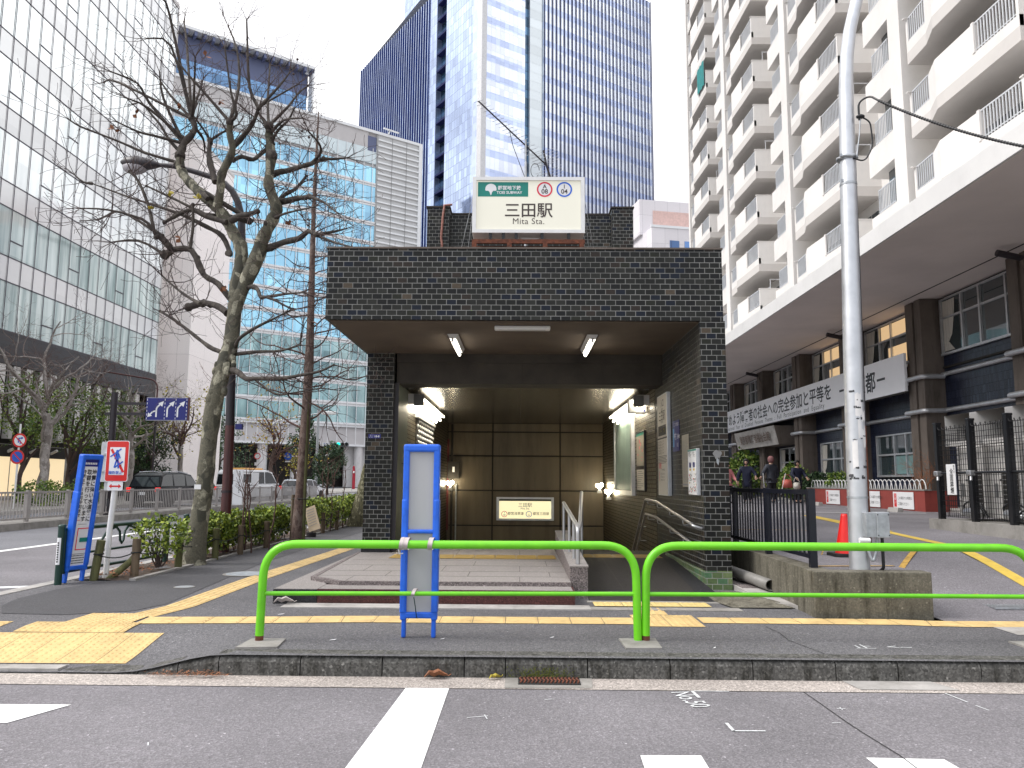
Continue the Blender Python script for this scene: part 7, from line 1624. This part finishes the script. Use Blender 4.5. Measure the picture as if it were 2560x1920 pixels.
for i,(y,lab) in enumerate(((14.5,'silver insulated pipe with hoses at the foot of the cage, end bay'),(13.3,'silver insulated pipe with hoses at the foot of the cage, second bay'),(12.3,'silver insulated pipe with hoses at the foot of the cage, third bay'))):
    t=thing('insulated_pipe',lab,'pipe',(8.28,y,.7),0,'silver insulated pipes in the cage'); b=MB(); b.tube([(0,-.25,.04),(0,-.2,.07),(0,.2,.07),(0,.25,.04)],[.04,.085,.085,.04],M['alu'],12); b.build('jacket',t)
    b=MB(); b.tube(pipe([(0,.25,.05),(.05,.4,.2),(-.02,.1,.27),(-.03,-.3,.23),(.03,-.4,0)],.1),.018,M['black_m'],6); b.build('hose',t); b=MB(); b.tube([(-.05,-.3+.09*math.cos(a),.05+.1*math.sin(a)) for a in [k*.4 for k in range(17)]],.014,M['rubber'],6); b.build('hose',t)
# planter in front of the hall
M['pl_red']=plain('red_planter_paint',(.26,.045,.035),.75,var=.12,scale=1.5,dirt=.35)
t=thing('red_planter','long low red painted planter wall in front of the hall windows','planter',(11.5,22.5,.4)); b=MB(); b.box(0,0,0,.16,9.2,.7,M['pl_red']); b.box(-.02,-.02,.7,.2,9.2,.74,M['conc']); b.box(.161,-.0,0,.9,.12,.7,M['pl_red']); b.build('wall',t); b=MB(); b.box(.16,.12,.1,.85,9.2,.68,M['soil']); b.build('soil',t)
for k,y in enumerate((.6,2.75,5.9)):
    tt=thing('warning_board',('white warning board with a red strip, nearest end of the red planter','white warning board with a red strip, half behind the silver pole','white warning board with a red strip, farthest along the red planter')[k],'notice',(11.485,22.5+y,.55),0,'warning boards on the red planter'); b=MB(); b.box(-.012,0,0,0,1.25 if k!=1 else 1.0,.5,M['sign_white']); L2=1.25 if k!=1 else 1.
    b.box(-.0135,L2-.22,.05,-.012,L2-.06,.45,M['sign_red']); b.text('お願い',(-.0145,L2-.14,.36),V((0,-1,0)),V((0,0,1)),.1,M['sign_white'],vert=True)
    for j in range(2): b.text('この場所での喫煙は',(-.0135,L2-.28,.28-.17*j),V((0,-1,0)),V((0,0,1)),.1,M['print_blk'],'LEFT') if j==0 else b.text('ご遠慮ください',(-.0135,L2-.28,.28-.17*j),V((0,-1,0)),V((0,0,1)),.1,M['print_blk'],'LEFT')
    b.build('board',tt)
tt=thing('wire_edging','row of white wire hoops edging the red planter','garden edging',(11.6,22.7,1.14))
for i in range(30):
    y=.1+i*.29; b=MB(); b.tube([(0,y+.21*math.cos(a),.3*math.sin(a)-.02) for a in [k*math.pi/9 for k in range(10)]],.014,M['white_m'],6); b.build('hoop',tt)
for i,(x,y,lab) in enumerate(((10.6,22.4,'concrete wheel stop nearest the wire cage'),(10.6,25.2,'concrete wheel stop, second along the red planter'),(10.6,28.2,'concrete wheel stop, third along the red planter'),(10.6,31.2,'concrete wheel stop farthest along the red planter'))):
    b=MB(); b.prism([(-.09,-.3,0),(.09,-.3,0),(.06,-.3,.12),(-.06,-.3,.12)],(0,.6,0),M['conc_l']); o=b.build('wheel_stop',None,(x,y,lot_z(x,y))); tag(o,lab,'wheel stop','concrete wheel stops before the red planter')
rg=random.Random(8)
t=thing('red_twig_shrub','bare reddish twiggy shrub at the near end of the planter','shrub',(11.95,23.3,1.05)); b=MB()
for i in range(16): grow(b,rg,V((rg.uniform(-.1,.1),rg.uniform(-.2,.4),0)),V((rg.uniform(-.5,.5),rg.uniform(-.6,.8),1.2)),rg.uniform(.5,.9),.012,2,M['leaf_dry'],4,.1,.2,(2,3))
b.build('stems',t)
bush('planter_bush','low green bush in the planter behind the wire hoops',(11.95,29.6,1.0),.4,.35,700,.1,'leaf_mid')
bush('entrance_bush','dark cone shaped green bush right of the people by the entrance'.replace('right of','beside'),(11.6,33.4,.6),.55,.75,1600,.11,'leaf_mid')
bush('entrance_bush','rounded dark green bush by the hall window',(12.0,31.9,.6),.5,.55,1400,.12,'leaf_dark')
bush('entrance_bush','tall leafy green shrub behind the people under the hood',(12.0,41.5,.6),.9,1.2,2200,.16,'leaf_mid')
t=thing('broad_leaf_plant','yellow green strap leaved plant by the entrance','plant',(11.3,35.2,.55)); b=MB()
for i in range(46):
    a=rg.uniform(0,6.28); q=V((math.cos(a)*rg.uniform(0,.25),math.sin(a)*rg.uniform(0,.25),rg.uniform(.1,.8))); e=q+V((math.cos(a)*.42,math.sin(a)*.42,rg.uniform(.1,.5))); m_=q.lerp(e,.5)+V((0,0,.12)); s=V((-math.sin(a),math.cos(a),0))*.045
    b.add([q,m_+s,e,m_-s],[(0,1,2,3)],M['leaf_hedge'])
b.build('leaves',t); b=MB(); b.tube([(0,0,0),(.02,0,.9)],.03,M['twig'],6); b.build('stem',t)
bush('trench_weeds','dark weeds growing between the entrance wall and the retaining wall',(2.72,11.,.05),.16,.2,420,.05,'leaf_dark')
# small pot plants on balconies
bush('balcony_palm','small spiky plant on a lower balcony of the flats',(14.1,43.7,9.45),.4,.35,300,.3,'leaf_dark')
# ---------------------------------------------------------------- people by the hall entrance
M['skin']=plain('skin',(.46,.28,.2),.5,var=.06); M['hair']=plain('dark_hair',(.012,.01,.01),.6,var=.2); M['coat_navy']=plain('navy_coat',(.007,.01,.032),.75,var=.15,scale=9); M['coat_blk']=plain('black_coat',(.01,.011,.014),.8,var=.2,scale=9); M['coat_grey']=plain('dark_grey_jacket',(.035,.038,.05),.75,var=.25,scale=12); M['trouser']=plain('dark_trousers',(.012,.012,.016),.8); M['shoe']=plain('black_shoe',(.01,.01,.01),.4); M['pinkc']=plain('pink_cloth',(.55,.2,.2),.8,var=.2,scale=14); M['capred']=plain('dusty_pink_hood',(.23,.1,.1),.8,var=.2)
M['bag_red']=plain('salmon_bag',(.55,.13,.1),.55,var=.1); M['bag_wht']=plain('cream_bag',(.6,.57,.5),.6,var=.1)
def skin_mesh(joints,bones,m,name,par,sub=2):
    me=bpy.data.meshes.new(name); me.from_pydata([j[0] for j in joints],bones,[]); ob=bpy.data.objects.new(name,me); COL.objects.link(ob)
    md=ob.modifiers.new('s','SKIN'); md.use_smooth_shade=True
    for i,sv in enumerate(me.skin_vertices[0].data): sv.radius=(joints[i][1],joints[i][2] if len(joints[i])>2 else joints[i][1]); sv.use_root=(i==0)
    ss=ob.modifiers.new('u','SUBSURF'); ss.levels=sub; ss.render_levels=sub
    dg=bpy.context.evaluated_depsgraph_get(); dg.update(); m2=bpy.data.meshes.new_from_object(ob.evaluated_get(dg)); m2.name=name; bpy.data.objects.remove(ob); bpy.data.meshes.remove(me)
    m2.materials.clear(); m2.materials.append(m)
    for p in m2.polygons: p.use_smooth=True; p.material_index=0
    o2=bpy.data.objects.new(name,m2); COL.objects.link(o2); o2.parent=par; return o2
def person(lab,loc,rz,h,coat,pose,long=False,hood=None,lean=0.,hairm=None):
    'faces -y before turning; pose gives the two hands as (x,y,z) in body heights'
    t=thing('person',lab,'person',loc,rz); s=h/1.7
    P=lambda x,y,z:(x*s,(y-lean*max(0,z-.9))*s,z*s)
    (lx,ly,lz),(rx,ry,rz_)=pose
    J=[(P(0,0,.93),.13*s,.1*s),(P(0,-.01,1.12),.125*s,.1*s),(P(0,0,1.34),.15*s,.1*s),(P(0,0,1.46),.06*s),(P(0,-.01,1.55),.055*s),(P(0,-.02,1.63),.085*s,.1*s),(P(0,-.01,1.7),.06*s,.075*s),
       (P(-.19,0,1.39),.06*s),(P((-.24+lx)/2-.05,(ly)/2+.05,(1.39+lz)/2-.06),.05*s),(P(lx,ly,lz),.034*s),
       (P(.19,0,1.39),.06*s),(P((.24+rx)/2+.05,(ry)/2+.05,(1.39+rz_)/2-.06),.05*s),(P(rx,ry,rz_),.034*s),
       (P(-.09,0,.86),.1*s),(P(-.1,-.02,.48),.065*s),(P(-.1,.01,.1),.045*s),(P(-.11,-.13,.04),.04*s),(P(.09,0,.86),.1*s),(P(.1,.0,.48),.065*s),(P(.1,.05,.1),.045*s),(P(.11,-.09,.04),.04*s)]
    Bn=[(0,1),(1,2),(2,3),(3,4),(4,5),(5,6),(2,7),(7,8),(8,9),(2,10),(10,11),(11,12),(0,13),(13,14),(14,15),(15,16),(0,17),(17,18),(18,19),(19,20)]
    skin_mesh(J,Bn,M['skin'],'body',t)
    g=1.38
    cj=[(J[i][0],J[i][1]*g+.012,(J[i][2] if len(J[i])>2 else J[i][1])*g+.012) for i in (0,1,2,7,8,10,11)]
    pl=V(J[8][0]).lerp(V(J[9][0]),.85); pr=V(J[11][0]).lerp(V(J[12][0]),.85)
    cj+= [(tuple(pl),.05*s),(tuple(pr),.05*s),(P(0,.0,.62 if long else .82),.2*s if long else .16*s,.15*s),(P(0,0,1.47),.075*s)]
    skin_mesh(cj,[(0,1),(1,2),(2,3),(3,4),(2,5),(5,6),(4,7),(6,8),(0,9),(2,10)],coat,'coat',t)
    tj=[(J[0][0],.14*s,.11*s)]+[(J[i][0],J[i][1]*1.2+.008) for i in (13,14,15,17,18,19)]
    skin_mesh(tj,[(0,1),(1,2),(2,3),(0,4),(4,5),(5,6)],M['trouser'],'trousers',t)
    for i in (16,20): b=MB(); q=V(J[i][0]); b.ball(q+V((0,.05*s,0)),.055*s,M['shoe'],10,(.85,2.1,.75)); b.build('shoe',t)
    hc=V(J[5][0]); b=MB(); hm=hood or hairm or M['hair']
    bm=bmesh.new(); bmesh.ops.create_uvsphere(bm,u_segments=18,v_segments=12,radius=1)
    for q in bm.verts:
        k=1.0; y=q.co.y; cut=(y<-.35 and q.co.z<.45)
        rr_=.128 if not hood else .14; q.co=V((q.co.x*rr_*.92*s,max(q.co.y,-.45 if cut else -1)*rr_*1.05*s,q.co.z*rr_*1.12*s+(.02*s)))+hc+V((0,.018*s,0))
    b.bm(bm,hm,True); b.build('hood' if hood else 'hair',t)
    b=MB(); f=hc+V((0,-.1*s,0))
    for k in (-1,1): b.ball(f+V((k*.034*s,-.004*s,.012*s)),.011*s,M['shoe'],8)
    b.ball(f+V((0,-.02*s,-.018*s)),.015*s,M['skin'],8,(1,1.2,1.6)); b.ball(f+V((0,-.008*s,-.058*s)),.02*s,M['pinkc'],8,(1.3,.4,.35))
    for k in (-1,1): b.ball(hc+V((k*.092*s,.01*s,-.0)),.024*s,M['skin'],8,(.5,.9,1.4))
    b.build('face',t)
    for i,k in ((9,-1),(12,1)):
        w0=V(J[i][0]); el=V(J[i-1][0]); d=(w0-el).normalized(); side=d.cross(V((0,0,1))).normalized(); nn=side.cross(d)
        b=MB(); b.ball(w0+d*.05*s,.04*s,M['skin'],10,(1,1,1.1))
        for fi,(of,ln) in enumerate(((-.03,.075),(-.01,.088),(.01,.082),(.03,.065))):
            a=w0+d*.075*s+side*of*s; b.tube([a,a+d*ln*.5*s-nn*.012*s,a+d*ln*.8*s-nn*.04*s],[.0095*s,.0085*s,.007*s],M['skin'],6)
        a=w0+d*.03*s-side*k*.035*s; b.tube([a,a+d*.04*s-side*k*.03*s,a+d*.07*s-side*k*.032*s-nn*.02*s],[.012*s,.01*s,.008*s],M['skin'],6); b.build('hand',t)
    return t
def pz(x,y): return lot_z(x,y)+.005
X=(9.95,31.2); person('person in a dark grey jacket with pinkish head, standing in the middle of the group',(X[0],X[1],pz(*X)),R(200),1.75,M['coat_grey'],((-.3,-.12,.9),(.32,-.18,1.0)),hairm=M['capred'])
X=(8.75,30.4); person('person with dark hair in a black and navy coat, bending forward at the group edge',(X[0],X[1],pz(*X)),R(-20),1.62,M['coat_navy'],((-.34,-.2,.82),(.36,-.22,1.05)),long=True,lean=.22)
X=(10.9,31.0); person('person in a long navy coat holding a pale bag, with dark hair',(X[0],X[1],pz(*X)),R(12),1.6,M['coat_navy'],((-.22,-.3,1.02),(.26,-.3,1.04)),long=True)
X=(7.95,30.2); person('person in a pink and navy top half hidden by the brick pillar',(X[0],X[1],pz(*X)),R(30),1.5,M['pinkc'],((-.2,-.28,.95),(.22,-.3,.95)))
def bag(lab,c,m,w_=.32,h=.26):
    t=thing('handbag',lab,'bag',c); b=MB(); bm=bmesh.new(); bmesh.ops.create_cube(bm,size=1)
    for q in bm.verts: q.co=V((q.co.x*w_*(.8 if q.co.z>0 else 1),q.co.y*.12*(.6 if q.co.z>0 else 1),q.co.z*h))
    bmesh.ops.bevel(bm,geom=bm.edges[:],offset=.035,segments=3,affect='EDGES'); b.bm(bm,m,True); b.build('body',t)
    b=MB(); b.tube([(w_*.35*math.cos(a),0,h*.45+.2*math.sin(a)) for a in [k*math.pi/10 for k in range(11)]],.01,m,6); b.build('strap',t)
bag('salmon red handbag hanging between the two right people'.replace('two right people','grey jacket and the long navy coat'),(10.38,30.65,1.28),M['bag_red'],.42,.32)
bag('cream handbag held in front of the long navy coat',(10.72,30.58,1.2),M['bag_wht'],.3,.26)
for i,(x,y,lx,lab) in enumerate(((9.4,30.3,-.05,'white cane held upright beside the bending person'),(9.98,30.5,.3,'white cane slanting beside the salmon handbag'))):
    b=MB(); b.cyl((0,0,0),(lx,0,1.15),.012,M['sign_white'],8); tag(b.build('white_cane',None,(x,y,pz(x,y))),lab,'cane')
